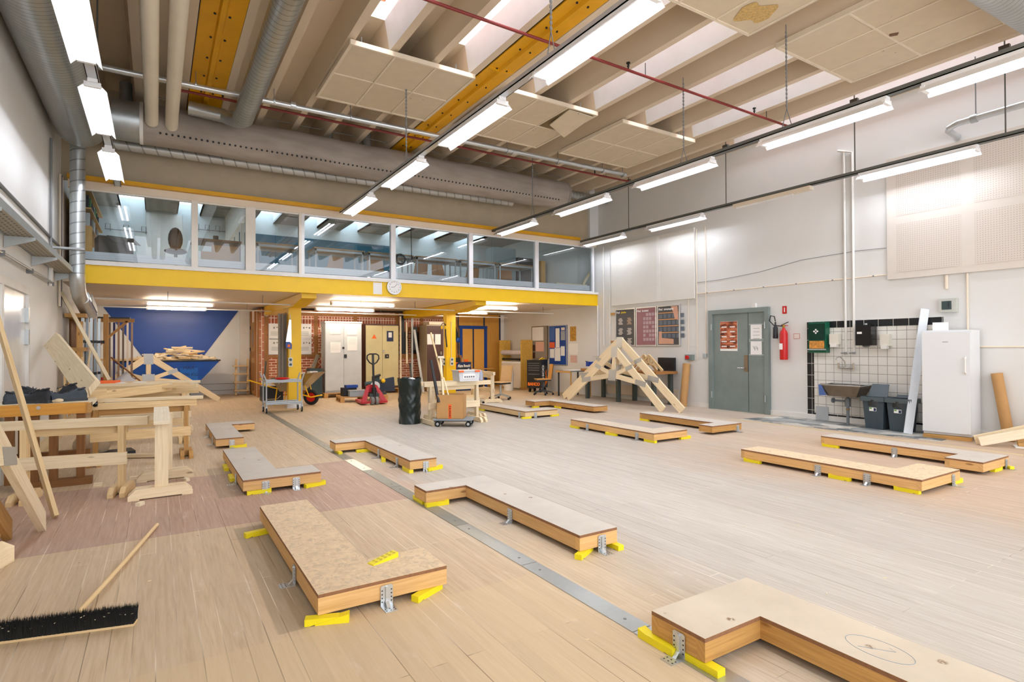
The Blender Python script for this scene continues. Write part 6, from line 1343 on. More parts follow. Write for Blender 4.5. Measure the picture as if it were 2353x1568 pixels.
# framed sample posters
POSD = paint('poster_dark', '#3a3b40', .4); POSP = paint('poster_plum', '#8c5a62', .4, 0, .08)
pt = ((1416, 706, 1462, 797, POSD), (1463, 702, 1511, 797, POSP), (1512, 697, 1565, 796, POSD))
for k, (x0, yt, x1, yb, mt) in enumerate(pt):
    y0, y1, z0, z1 = wbox('', x0, yt, x1, yb, 0); z1 = 2.40; z0 = 1.40
    T = thing('framed_poster', ('dark framed poster of building board samples nearest the gallery', 'plum framed poster of boards, middle of the three', 'dark framed poster with orange bars nearest the door')[k], 'poster', (XW - .03, (y0 + y1)/2, z0))
    wb(M(), y0 + .015, y1 - .015, z0 + .015, z1 - .015, .03).o('picture', mt, T)
    for a in ((y0, y1, z0, z0 + .03), (y0, y1, z1 - .03, z1), (y0, y0 + .03, z0 + .03, z1 - .03), (y1 - .03, y1, z0 + .03, z1 - .03)): wb(M(), *a, .04).o('frame_bar', ALU, T)
    X2 = XW - .031
    if k == 0:
        for c in range(2):
            for r in range(3):
                yy = y1 - .2 - c*.33; zz = z1 - .25 - r*.27; m = M()
                for s in range(6): wb(m, yy - .05 - .02*((s*7 + r) % 3), yy + .05 + .02*((s*5 + c) % 3), zz - .03*s - .024, zz - .03*s, .002, X2)
                m.o('sample_stack', paint('sample_grey', '#b9b3ad', .5) if c == 0 or r else paint('sample_tan', '#a58a76', .5), T)
    if k == 1:
        m = M()
        for r in range(7):
            for c in range(5):
                if (r*5 + c*3) % 7: yy = y1 - .3 - c*.1; zz = z1 - .2 - r*.105; wb(m, yy - .04, yy + .04, zz - .035, zz + .04, .002, X2)
        q = m.o('sample_grid', paint('sample_mauve', '#b39aa0', .5), T); q['kind'] = 'stuff'
    if k == 2:
        for r in range(4):
            zz = z1 - .2 - r*.16; wb(M(), y0 + .05, y1 - .05, zz, zz + .02, .002, X2).o('orange_bar', paint('poster_orange', '#d99a62', .5), T)
            m = M()
            for c in range(6): yy = y1 - .12 - c*.135; wb(m, yy - .05, yy + .05, zz - .12, zz - .02, .002, X2)
            m.o('sample_row', paint('sample_slate', '#55606e', .5), T)
        M().ext([(X2, y0 + .28, z1 - .04), (X2, y0 + .07, z1 - .04), (X2, y0 + .05, z1 - .38), (X2, y0 + .16, z1 - .34), (X2, y0 + .2, z1 - .2)], (-.003, 0, 0)).o('timber_picture', paint('timber_pic', '#cf9d83', .5), T)
        M().ext([(X2, y1 - .05, z0 + .05), (X2, y0 + .2, z0 + .05), (X2, y0 + .2, z0 + .17), (X2, y1 - .15, z0 + .2), (X2, y1 - .15, z0 + .36), (X2, y1 - .06, z0 + .36)], (-.003, 0, 0)).o('timber_picture', MAT['timber_pic'], T)
    tt = (('Find', 'pladen'), ('Find', 'brættet'), ('Find', 'tømmeret'))[k]; ty = y1 - .05
    text(tt[0], .075, (X2 - .004, ty, z1 - .10), (0, -1, 0), (0, 0, 1), PAPER, 'lettering', T, align='LEFT', bold=.002); text(tt[1], .075, (X2 - .004, ty - .17, z1 - .10), (0, -1, 0), (0, 0, 1), paint('title_yellow', '#e6c93a', .5) if k == 0 else PAPER, 'lettering', T, align='LEFT', bold=.002)
for z in (1.52, 2.28): one(M().b(XW - .03, XW, 11.55, 11.72, z - .03, z + .03), 'wall_block', W_OLD, '%s small wooden block on the wall left of the posters' % ('lower' if z < 2 else 'upper'), 'block')
# acoustic wall boards
def holes():
    t = NT('perforated_board'); s = t.n('SeparateXYZ', {0: t.n('NewGeometry').outputs['Position']})
    def dot(v): return t.math('ABSOLUTE', t.math('SUBTRACT', t.math('FRACT', t.math('MULTIPLY', v, 30.0)), .5))
    d = t.math('SQRT', t.math('ADD', t.math('POWER', dot(s.outputs[1]), 2.0), t.math('POWER', dot(s.outputs[2]), 2.0)))
    return t.bsdf(t.mix(t.step(d, .2, .12), lin('#d6cdc3'), lin('#a89b8d')), .6)
PERF = holes(); BRD = paint('board_white', '#dad2c8', .6, 0, .02)
T = thing('acoustic_board', 'large perforated acoustic board high on the right wall above the refrigerator', 'wall board', (XW - .05, 3.6, 2.5))
wb(M(), .2, 4.77, 2.51, 4.55, .045).o('board', BRD, T)
for y0, y1 in ((3.72, 4.62), (2.72, 3.55), (1.72, 2.55)):
    for z0, z1 in ((2.62, 3.42), (3.56, 4.42)): wb(M(), y0, y1, z0, z1, .003, XW - .045).o('perforated_field', PERF, T)
T = thing('acoustic_board', 'plain white acoustic board above the three framed posters', 'wall board', (XW - .05, 10.2, 2.5)); wb(M(), 8.85, 11.65, 2.5, 4.14, .05).o('board', paint('board_white2', '#e3e0d9', .6, 0, .02), T); wb(M(), 9.9, 10.0, 2.55, 4.1, .003, XW - .05).o('joint_strip', WHITE, T)
# pipes and conduits on the right wall
def conduit(label, pts, r=.011, mat=None, clips=()):
    T = thing('wall_conduit', label, 'conduit', pts[0]); M().tube(pts, r, 7).o('pipe', mat or WHITE, T)
    for c in clips: M().box(c, (.03, .03, .02)).o('clip', MGREY, T)
WP = paint('pipe_white', '#e4e2dc', .4)
Y1_, Y2_ = aX(1944, 640, XW).y, aX(1963, 640, XW).y
conduit('left white water pipe running down to the sink taps', [(XW - .03, Y1_, 4.9), (XW - .03, Y1_, 1.28)], .02, WP); conduit('right white water pipe running down to the sink taps', [(XW - .03, Y2_ + .25, 4.95), (XW - .03, Y2_, 4.85), (XW - .03, Y2_, 1.28)], .022, WP)
conduit('left thin white pipe in the corner beside the gallery', [(XW - .03, 12.0, 4.15), (XW - .03, 12.0, 1.4)], .016, WP); conduit('right thin white pipe in the corner beside the gallery', [(XW - .03, 11.75, 4.15), (XW - .03, 11.75, 1.4)], .012, WP); conduit('white pipe at the inner edge of the gallery front', [(XW - .03, 12.25, 2.55), (XW - .03, 12.25, .9)], .02, WP)
conduit('long thin white conduit across the wall above the door', [(XW - .02, 8.8, 2.6), (XW - .02, 4.8, 2.60)], .012, CREAM, [(XW - .02, y, 2.59) for y in (8.5, 7.8, 7.1, 6.4, 5.7, 5.0)])
m = [(XW - .01, 8.8, 2.86), (XW - .01, 8.2, 2.86), (XW - .01, 7.2, 2.92), (XW - .01, 6.3, 3.05), (XW - .01, 5.3, 3.08), (XW - .01, 4.8, 3.06)]; conduit('thin black cable drooping across the white wall', m, .005, MGREY)
conduit('thin conduit dropping to the red emergency switch', [(XW - .02, 9.05, 2.5), (XW - .02, 9.05, 1.27)], .009, CREAM); conduit('second thin conduit beside the red emergency switch', [(XW - .02, 8.8, 4.1), (XW - .02, 8.8, 1.08), (XW - .02, 9.0, 1.04)], .01, CREAM); conduit('thin conduit dropping beside the grey door', [(XW - .02, 8.55, 4.1), (XW - .02, 8.55, 1.2)], .01, CREAM)
conduit('twin conduit above the fuse box', [(XW - .02, 3.93, 2.5), (XW - .02, 3.93, 2.28)], .022, CREAM); conduit('conduit dropping behind the refrigerator', [(XW - .02, 3.66, 2.5), (XW - .02, 3.66, 1.6)], .014, CREAM); conduit('thin horizontal pipe right of the refrigerator', [(XW - .02, 3.6, 1.37), (XW - .02, 1.2, 1.37)], .012, CREAM)
T, y0, y1, z0, z1 = sign('emergency_switch', 'grey switch box with red button left of the door', 'switch', 0, paint('switch_grey', '#7e8d8c', .5), (1578, 815), (1596, 828), .07); p = ((y0 + y1)/2 + .03, (z0 + z1)/2); M().cyl((XW - .07, p[0], p[1]), (XW - .11, p[0], p[1]), .045, n=16).o('red_button', RED, T)
sign('light_switch', 'small grey switch beside the grey door frame', 'switch', 0, LGREY, (1617, 813), (1626, 824), .04); sign('light_switch', 'small white socket low beside the grey door frame', 'socket', 0, WHITE, (1627, 821), (1636, 830), .03)
T, y0, y1, z0, z1 = sign('fuse_box', 'white fuse box with dark window above the refrigerator', 'fuse box', 0, paint('box_grey', '#c3c6bd', .5), (2163, 688), (2203, 717), .09); wb(M(), y0 + .06, y1 - .04, z0 + .04, z1 - .04, .01, XW - .09).o('dark_window', paint('smoked', '#3b4a4a', .2), T); wb(M(), y0 + .1, y1 - .14, z0 + .07, z1 - .06, .002, XW - .1).o('breaker_row', BLACK, T)
# tiled splash area
TW = bricks('white_tiles', '#e9e7e1', '#e3e1da', '#8d8c88', .15, .15, .0045, rot=(0, -PI/2, 0), off=0.0, rough=.25, var=.1)
def tiles():
    t = NT('wall_tile_white'); s = t.n('SeparateXYZ', {0: t.n('NewGeometry').outputs['Position']}); v = t.n('CombineXYZ', {0: s.outputs[1], 1: s.outputs[2], 2: 0.0}).outputs[0]
    b = t.n('TexBrick', {'Vector': v, 'Color1': lin('#ebe9e3'), 'Color2': lin('#e5e3dc'), 'Mortar': lin('#8a8985'), 'Scale': 1.0, 'Mortar Size': .004, 'Mortar Smooth': .1, 'Bias': 0.0, 'Brick Width': .15, 'Row Height': .15}, offset=0.0)
    return t.bsdf(b.outputs['Color'], .25, bump=t.math('SUBTRACT', 1.0, b.outputs['Fac']), bstr=.2)
def tilesb():
    t = NT('wall_tile_black'); s = t.n('SeparateXYZ', {0: t.n('NewGeometry').outputs['Position']}); v = t.n('CombineXYZ', {0: s.outputs[1], 1: t.math('SUBTRACT', s.outputs[2], .18), 2: 0.0}).outputs[0]
    b = t.n('TexBrick', {'Vector': v, 'Color1': lin('#17191d'), 'Color2': lin('#1d2024'), 'Mortar': lin('#c9c5bb'), 'Scale': 1.0, 'Mortar Size': .004, 'Mortar Smooth': .1, 'Bias': 0.0, 'Brick Width': .235, 'Row Height': .22}, offset=0.0)
    return t.bsdf(b.outputs['Color'], .2)
t0, t1 = 3.98, 6.2
sp = struct(wb(M(), t0, t1, 0, 1.85, .012), 'wall_tiles', tiles()); BT = tilesb()
wb(M(), t0, t1, 1.725, 1.845, .004, XW - .012).o('black_border', BT, sp); wb(M(), t1 - .13, t1, 0, 1.725, .004, XW - .012).o('black_border', BT, sp); wb(M(), t0, t1 - .13, 0, .13, .004, XW - .012).o('black_skirting', BT, sp)
XT = XW - .016
# first aid station, soap dispensers, towel dispenser
GRN = paint('aid_green', '#0f5a41', .4)
y0, y1, z0, z1 = wbox('', 1866, 742, 1907, 811, 0, XT); T = thing('first_aid_station', 'green first aid dispenser on the tiles', 'first aid box', (XT, (y0 + y1)/2, z0))
M().b(XT - .13, XT, y0, y1, z0, z1).o('case', GRN, T, bevel=.03); M().b(XT - .15, XT - .125, y0 + .02, y1 - .02, z0 + .24, z1 - .03).o('window', paint('aid_window', '#12362d', .15), T, bevel=.01); M().b(XT - .15, XT - .125, y0 + .03, y1 - .03, z0 + .08, z0 + .22).o('label_panel', paint('aid_label', '#c98a3a', .5, 0, .4, 25), T); M().b(XT - .18, XT - .1, y0, y1 + .01, z0 + .05, z0 + .07).o('tray', LGREY, T)
yc, zc = (y0 + y1)/2 + .01, z1 - .17; m = M(); wb(m, yc - .045, yc + .045, zc - .014, zc + .014, .004, XT - .15); wb(m, yc - .014, yc + .014, zc - .045, zc + .045, .004, XT - .15); m.o('white_cross', PAPER, T)
for (pa, pb, lb) in (((1912, 768), (1934, 798), 'white soap dispenser beside the first aid station'), ((2028, 768), (2050, 802), 'white soap dispenser right of the black towel dispenser')):
    y0, y1, z0, z1 = wbox('', *pa, *pb, 0, XT); T = thing('soap_dispenser', lb, 'dispenser', (XT, (y0 + y1)/2, z0)); M().b(XT - .1, XT, y0, y1, z0 + .05, z1).o('case', paint('dispenser_cream', '#e2dfd2', .4), T, bevel=.01); M().b(XT - .13, XT - .04, y0 + .03, y1 - .03, z0, z0 + .06).o('push_lever', WHITE, T, bevel=.01)
y0, y1, z0, z1 = wbox('', 1979, 748, 2015, 794, 0, XT); T = thing('towel_dispenser', 'black round cornered towel dispenser on the tiles', 'dispenser', (XT, (y0 + y1)/2, z0)); M().b(XT - .2, XT, y0, y1, z0, z1).o('case', paint('gloss_black2', '#131316', .15), T, bevel=.04); M().sph((XT - .1, (y0 + y1)/2, z0 - .01), (.06, .06, .025)).o('outlet', MGREY, T); wb(M(), (y0 + y1)/2 + .02, (y0 + y1)/2 + .1, z0 + .2, z0 + .235, .002, XT - .2).o('label_patch', PAPER, T); M().cyl((XT - .1, (y0 + y1)/2, z1), (XT - .1, (y0 + y1)/2, z1 + .03), .02, n=10).o('key_knob', LGREY, T)
# tap and steel sink
p = aX(1950, 846, XT); T = thing('wall_tap', 'chrome wall mixer tap over the steel sink', 'tap', (XT, p.y, p.z - .05))
M().cyl((XT - .05, p.y - .12, p.z), (XT - .05, p.y + .14, p.z), .018, n=10).o('mixer_bar', CHROME, T); M().tube([(XT - .06, p.y + .02, p.z), (XT - .1, p.y + .02, p.z + .12), (XT - .16, p.y + .06, p.z + .2), (XT - .22, p.y + .09, p.z + .19), (XT - .23, p.y + .1, p.z + .14)], .011, 8).o('spout', CHROME, T)
for s in (-.12, .14): M().cyl((XT - .06, p.y + s, p.z - .01), (XT - .07, p.y + s, p.z + .09), .018, n=8).o('cross_handle', CHROME, T)
for k, yy in enumerate((Y1_, Y2_)): T = thing('stop_valve', ('left', 'right')[k] + ' chrome stop valve above the mixer tap', 'valve', (XT, yy, 1.22)); M().cyl((XT, yy, 1.26), (XT - .07, yy, 1.26), .022, n=10).o('body', CHROME, T); M().b(XT - .09, XT - .07, yy - .05, yy + .05, 1.25, 1.27).o('handle', MGREY, T)
T = thing('steel_sink', 'wall hung stainless steel sink with grey drain pipe', 'sink', (XT - .2, 5.5, .0)); SS = paint('stainless', '#9b9184', .28, .85, .15, 4)
a, b_ = aX(1892, 883, XT - .3), aX(1984, 886, XT - .3); y0, y1 = b_.y, a.y; zr = a.z
m = M(); o = [(XT - .40, y0, zr), (XT - .40, y1, zr), (XT - .01, y1, zr), (XT - .01, y0, zr)]; ib = [(XT - .36, y0 + .09, zr - .2), (XT - .36, y1 - .1, zr - .2), (XT - .06, y1 - .1, zr - .2), (XT - .06, y0 + .09, zr - .2)]
for i in range(4): j = (i + 1) % 4; m.face([o[i], ib[i], ib[j], o[j]]); m.face([o[j], ib[j], ib[i], o[i]])
m.face(ib); m.face(ib[::-1]); m.o('basin', SS, T); M().tube(o, .014, 8, closed=True).o('basin_rim', CHROME, T)
yc = (y0 + y1)/2 - .03; M().cyl((XT - .2, yc, zr - .2), (XT - .2, yc, 0), .025, n=12).o('drain_pipe', paint('pipe_grey', '#6e7478', .5), T); M().cyl((XT - .2, yc, zr - .38), (XT - .2, yc, zr - .24), .045, n=12).o('trap', MAT['pipe_grey'], T); M().cyl((XT - .2, yc, zr - .29), (XT - .2, yc + .25, zr - .29), .018, n=8).o('side_arm', MAT['pipe_grey'], T); M().cyl((XT - .2, yc + .24, zr - .29), (XT - .2, yc + .27, zr - .29), .045, n=12).o('valve_cap', MAT['pipe_grey'], T); M().cyl((XT - .2, yc, zr - .44), (XT - .2, yc, zr - .42), .032, n=10).o('brass_ring', MAT['brass'], T)
one(M().ext([(XT - .41, y1 - .02, zr - .01), (XT - .41, y1 + .03, zr), (XT - .41, y1 + .02, zr - .2), (XT - .41, y1 - .1, zr - .19)], (.02, 0, 0)), 'cloth', paint('cloth_blue', '#4d67a3', .8), 'blue cloth hanging over the left end of the sink', 'cloth')
y0, y1, z0, z1 = wbox('', 1874, 944, 1902, 967, 0, XT - .03); one(M().b(XT - .02, XT - .005, y0, y1, .02, .26), 'metal_plate', LGREY, 'pale plate leaning low against the tiles under the sink', 'plate')
# two bins
BIN = paint('bin_grey', '#3a4850', .45); BINL = paint('bin_lid', '#4a565c', .45); BAGB = paint('liner_black', '#1b1f22', .4, 0, .2, 20)
def bin_(label, c, lid):
    T = thing('waste_bin', label, 'bin', c); c = V(c)
    def taper(a0, d0, a1, d1, z0, z1, n, mat, bev=.02):
        m = M(); b0 = [V((-d0, -a0, z0)), V((d0, -a0, z0)), V((d0, a0, z0)), V((-d0, a0, z0))]; b1 = [V((-d1, -a1, z1)), V((d1, -a1, z1)), V((d1, a1, z1)), V((-d1, a1, z1))]
        for i in range(4): j = (i + 1) % 4; m.face([b0[i], b0[j], b1[j], b1[i]])
        m.face(b0[::-1]); m.face(b1); m.v = [p + c for p in m.v]; return m.o(n, mat, T, bevel=bev)
    taper(.135, .12, .165, .15, 0, .46, 'body', BIN)
    m = M(); m.grid(lambda u, v: c + V((.165*math.cos(2*PI*u)*(1.16 - .2*abs(math.sin(4*PI*u))) , .18*math.sin(2*PI*u)*(1.16 - .2*abs(math.sin(4*PI*u))), .40 + .09*v + .012*math.sin(17*u*PI) * (1 - v))), 40, 3); m.o('bin_liner', BAGB, T)
    m = M(); o = [(-.165, -.18), (.165, -.18), (.165, .18), (-.165, .18)]
    for i in range(4):
        j = (i + 1) % 4; m.beam(c + V((*o[i], .50)), c + V((*o[j], .50)), .035, .07)
    m.o('rim', BINL, T, bevel=.012)
    m = M(); m.ext([c + V((-.0, -.15, .53)), c + V((-.0, .15, .53)), c + V((.11, .13, .74)), c + V((.11, -.13, .74))], (.015, 0, 0)) if lid else m.ext([c + V((.12, -.15, .53)), c + V((.12, .15, .53)), c + V((.14, .13, .58)), c + V((.14, -.13, .58))], (.012, 0, 0))
    m.o('swing_lid', BINL, T, bevel=.008)
    m = M(); m.b(c.x - .152, c.x - .147, c.y - .05, c.y + .06, .3, .36); m.o('label_patch', PAPER, T); m = M(); m.b(c.x - .154, c.x - .152, c.y + .02, c.y + .055, .335, .355); m.o('green_logo', paint('logo_green', '#5ea32c', .5), T); m = M(); m.b(c.x - .154, c.x - .152, c.y - .045, c.y - .01, .305, .35); m.o('dark_picture', NAVY, T)
bin_('grey waste bin with its swing lid standing up', (10.29, 4.84, 0), True); bin_('open grey waste bin behind the white leaning board', (10.28, 4.46, 0), False)
# white board leaning on the wall
a, b_ = fl(2086, 998), V((XT - .03, 4.22, 1.98)); one(M().beam(a + V((0, 0, .005)), b_, .03, .115, (-.6, .8, .1)), 'leaning_board', paint('board_pale', '#dbe2e8', .4), 'long white board leaning on the tiles beside the refrigerator', 'board', bevel=.004)
# refrigerator on its battens
T = thing('refrigerator', 'tall white refrigerator standing on wooden battens', 'refrigerator', (10.24, 3.75, .05)); FRW2 = paint('fridge_white', '#e3e6e8', .3, 0, .01)
f0, f1 = fl(2126, 1003), fl(2240, 1017)
fc = [V((9.93, 4.02, 0)), V((10.0, 3.44, 0)), V((10.5, 3.50, 0)), V((10.43, 4.08, 0))]
m = M(); m.ext([p + V((0, 0, .06)) for p in fc], (0, 0, 1.56)); m.o('body', FRW2, T, bevel=.008)
dv = (fc[1] - fc[0]).normalized(); nv = V((-dv.y, dv.x, 0)); nv = nv if nv.x < 0 else -nv
m = M(); m.ext([fc[0] + nv*.045 + V((0, 0, .1)), fc[1] + nv*.045 + V((0, 0, .1)), fc[1] + nv*.003 + V((0, 0, .1)), fc[0] + nv*.003 + V((0, 0, .1))], (0, 0, 1.49)); dr = m.o('door', FRW2, T, bevel=.008)
hp = fc[1] + nv*.05 - dv*.05; m = M(); m.tube([hp + V((0, 0, .98)), hp + nv*.035 + V((0, 0, 1.0)), hp + nv*.035 + V((0, 0, 1.2)), hp + V((0, 0, 1.22))], .012, 8); m.o('door_handle', WHITE, dr)
m = M(); q = fc[0].lerp(fc[1], .5) + nv*.046; m.ext([q - dv*.035 + V((0, 0, 1.44)), q + dv*.035 + V((0, 0, 1.44)), q + dv*.035 + V((0, 0, 1.448)), q - dv*.035 + V((0, 0, 1.448))], nv*.001); m.o('badge', MGREY, dr)
for (p, q) in ((fc[0], fc[1]), (fc[3], fc[2])): one(M().beam(p + nv*.0 + V((0, 0, .028)), q + V((0, 0, .028)), .07, .055), 'batten', W_OLD, '%s wooden batten under the refrigerator' % ('front' if p is fc[0] else 'rear'), 'batten')
one(M().box((10.36, 3.95, 1.622), (.02, .2, .13), .12), 'white_card', PAPER, 'white card standing on top of the refrigerator', 'card')
# cardboard roll, planks at the right edge
one(M().cyl((10.46, 3.15, 0), (10.49, 3.30, .98), .07, n=20), 'cardboard_roll', CARD, 'brown cardboard roll leaning beside the refrigerator', 'roll')
for k, (a, b_, mt, lb) in enumerate((((9.78, 3.33, .06), (10.35, 2.3, .45), W_PINE, 'upper rear plank at the right edge beside the refrigerator'), ((9.66, 3.24, .06), (10.2, 2.3, .38), W_WHITE, 'front pale plank at the right edge of the view'), ((9.98, 2.92, .05), (10.4, 2.2, .2), W_OLD, 'lower brown plank at the right edge of the view'))):
    plank(a, b_, .05, .12, lb, mt)
one(M().box((10.0, 2.9, 0), (.25, .12, .012), .4), 'paper_scrap', PAPER, 'white paper scrap under the planks at the right edge', 'paper')
# ---------------------------------------------------------------- workbench with grinder behind the trusses
T = thing('workbench', 'heavy workbench with dark steel legs behind the leaning trusses', 'workbench', (10.1, 10.6, 0)); DL = paint('bench_leg', '#46504c', .5)
WBT = wood('bench_top_brown', '#a8743c', .8)
M().b(9.78, 10.5, 9.35, 12.1, .74, .80).o('bench_top', WBT, T)
for x in (9.86, 10.42):
    for y in (9.5, 10.7, 11.9): M().b(x - .045, x + .045, y - .045, y + .045, 0, .74).o('leg', DL, T)
M().b(9.84, 9.9, 9.5, 11.9, .64, .74).o('apron', DL, T)
one(M().b(10.5, 10.55, 9.35, 12.1, .12, .36), 'lower_board', CREAM, 'pale board low on the wall behind the heavy workbench', 'board')
p = aX(1367, 828, 10.05); T = thing('bench_vice', 'blue bench vice on the heavy workbench', 'vice', (10.0, p.y, .80)); SBL = paint('vice_blue', '#1d44a0', .4)
M().b(9.92, 10.1, p.y - .1, p.y + .08, .80, .93).o('body', SBL, T, bevel=.015); M().b(9.9, 10.06, p.y + .08, p.y + .2, .86, .98).o('jaw', SBL, T, bevel=.01); M().ext([(9.96, p.y + .1, .97), (9.96, p.y + .32, 1.0), (9.96, p.y + .1, .9)], (.06, 0, 0)).o('horn', BLACK, T)
p = aX(1395, 825, 10.25); T = thing('bench_grinder', 'double wheel bench grinder on the heavy workbench', 'grinder', (10.25, p.y, .80))
M().cyl((10.25, p.y - .12, .98), (10.25, p.y + .12, .98), .075, n=18).o('motor', DGREY, T); M().b(10.2, 10.3, p.y - .06, p.y + .06, .80, .92).o('foot', DGREY, T)
for s in (-.26, .26):
    g = M().cyl((10.25, p.y + s - .03, .98), (10.25, p.y + s + .03, .98), .13, n=22).o('wheel', RUBBER, T); M().tube([(10.25 + .14*math.cos(a), p.y + s, .98 + .14*math.sin(a)) for a in [k*PI/9 - .4 for k in range(13)]], .035, 8).o('wheel_guard', MGREY, T)
M().cyl((10.1, p.y, .98), (10.14, p.y, .98), .11, n=20).o('face_plate', DT, T); M().b(10.2, 10.3, p.y - .5, p.y + .55, 1.12, 1.13).o('glass_shield', LGREY, T)
# small model trusses on the bench end
for k, (px, lb) in enumerate(((1493, 'small model roof truss on the bench end, front one'), (1480, 'small model roof truss on the bench end, rear one'))):
    y = aX(px, 830, 10.0 + .1*k).y; X = 9.98 + .12*k
    T = thing('model_truss', lb, 'model truss', (X, y, .80), 'small model trusses'); S_, H_ = .42, .36
    A = V((X, y, .82 + H_))
    for s in (-1, 1): M().beam((X, y + s*S_, .825), A, .05, .045, (1, 0, 0)).o('rafter', W_RAW, T); M().beam((X, y + s*S_*.6, .95), (X, y, .97), .04, .04, (1, 0, 0)).o('bottom_chord', W_RAW, T); M().beam((X, y, .96), (X, y + s*.16, 1.06), .04, .035, (1, 0, 0)).o('web', W_RAW, T)
    M().beam((X, y, .96), A, .04, .04, (1, 0, 0)).o('king_post', W_RAW, T)
one(M().b(10.42, 10.5, 9.4, 9.9, .8, 1.12), 'tool_chest', BLACK, 'dark case on the bench behind the model trusses', 'case')
one(M().cyl((10.34, 9.05, 0), (10.47, 9.05, .99), .085, n=20), 'cardboard_roll', CARD, 'brown cardboard roll leaning on the wall by the heavy workbench', 'roll')
# tool chest on wheels with lettering
a, b_ = fl(1218, 901), fl(1249, 906); a = V((9.75, 14.9, 0)); 
fl_, fr_ = aY(1211, 880, 14.55), aY(1243, 880, 14.15)
A = V((fl_.x, 14.55, 0)); B = V((fr_.x, 14.15, 0)); dv = (B - A).normalized(); nv = V((dv.y, -dv.x, 0)); nv = nv if nv.x > 0 else -nv; Wd = (B - A).length; Dp = .52
T = thing('tool_trolley', 'black tool trolley on casters with orange lettering', 'tool trolley', (A + B)/2 + nv*.2); TB = paint('trolley_black', '#1b1c20', .35)
m = M(); m.ext([A + V((0,0,.13)), B + V((0,0,.13)), B + nv*Dp + V((0,0,.13)), A + nv*Dp + V((0,0,.13))], (0, 0, .83)); m.o('cabinet', TB, T, bevel=.008)
m = M(); m.ext([A - nv*.02 + V((0,0,.96)), B - nv*.02 + V((0,0,.96)), B + nv*(Dp + .02) + V((0,0,.96)), A + nv*(Dp + .02) + V((0,0,.96))], (0, 0, .03)); m.o('top_tray', BLACK, T)
zz = [.90, .83, .76, .69, .57, .45]
for k in range(5):
    m = M(); m.ext([A + dv*.03 - nv*.006 + V((0,0,zz[k+1] + .012)), B - dv*.03 - nv*.006 + V((0,0,zz[k+1] + .012)), B - dv*.03 - nv*.006 + V((0,0,zz[k])), A + dv*.03 - nv*.006 + V((0,0,zz[k]))], nv*.006); dd = m.o('drawer', TB, T)
    M().beam(A + dv*.05 - nv*.014 + V((0,0,zz[k] - .012)), B - dv*.05 - nv*.014 + V((0,0,zz[k] - .012)), .018, .014).o('drawer_handle', MGREY, dd)
ctr = (A + B)/2; text('BAHCO', .125, ctr - nv*.008 + V((0, 0, .25)), dv, (0, 0, 1), paint('bahco_orange', '#f47b20', .5), 'lettering', T, sx=.92, bold=.008)
sc_ = B + nv*Dp*.32 + dv*.004; text('BAHCO', .19, sc_ + V((0, 0, .50)), (0, 0, 1), -nv, PAPER, 'lettering', T, sx=1.0, bold=.008)
m = M()
for k in range(6): q = B + nv*(Dp*.62 + .03*k) + dv*.004; m.tube([q + V((0, 0, .2 + .02*k)), q + nv*.03*(1 - k*.3) + V((0, 0, .45)), q + nv*.05*(2 - k) + V((0, 0, .68 - .02*k))], .008, 5)
m.o('orange_fish_mark', MAT['bahco_orange'], T)
for q in (A + dv*.06 + nv*.08, B - dv*.06 + nv*.08, A + dv*.06 + nv*(Dp - .08), B - dv*.06 + nv*(Dp - .08)): M().cyl(q - dv*.02 + V((0, 0, .06)), q + dv*.02 + V((0, 0, .06)), .06, n=14).o('caster', RUBBER, T)
p = ctr + nv*.3 + V((0, 0, .99)); T = thing('crosscut_saw', 'saw with yellow handle lying on the black tool trolley', 'saw', p); m = M(); m.ext([p - dv*.3 + V((0,0,.0)), p + dv*.05 + V((0,0,.0)), p + dv*.05 + nv*.1, p - dv*.3 + nv*.04], (0, 0, .003)); m.o('blade', GALVB, T); m = M(); m.tube([p + dv*.06 + V((0,0,.01)), p + dv*.16 + V((0,0,.07)), p + dv*.2 + nv*.05 + V((0,0,.04)), p + dv*.1 + nv*.06 + V((0,0,.015))], .018, 8, closed=True); m.o('handle', MAT['tool_yellow'], T)
one(M().lathe([(0, 0), (.15, 0), (.17, .5), (.16, .64), (.12, .68), (0, .68)], (9.55, 15.45, 0), 20), 'white_drum', paint('drum_white', '#e2ddd2', .5), 'white plastic drum beside the black tool trolley', 'drum')
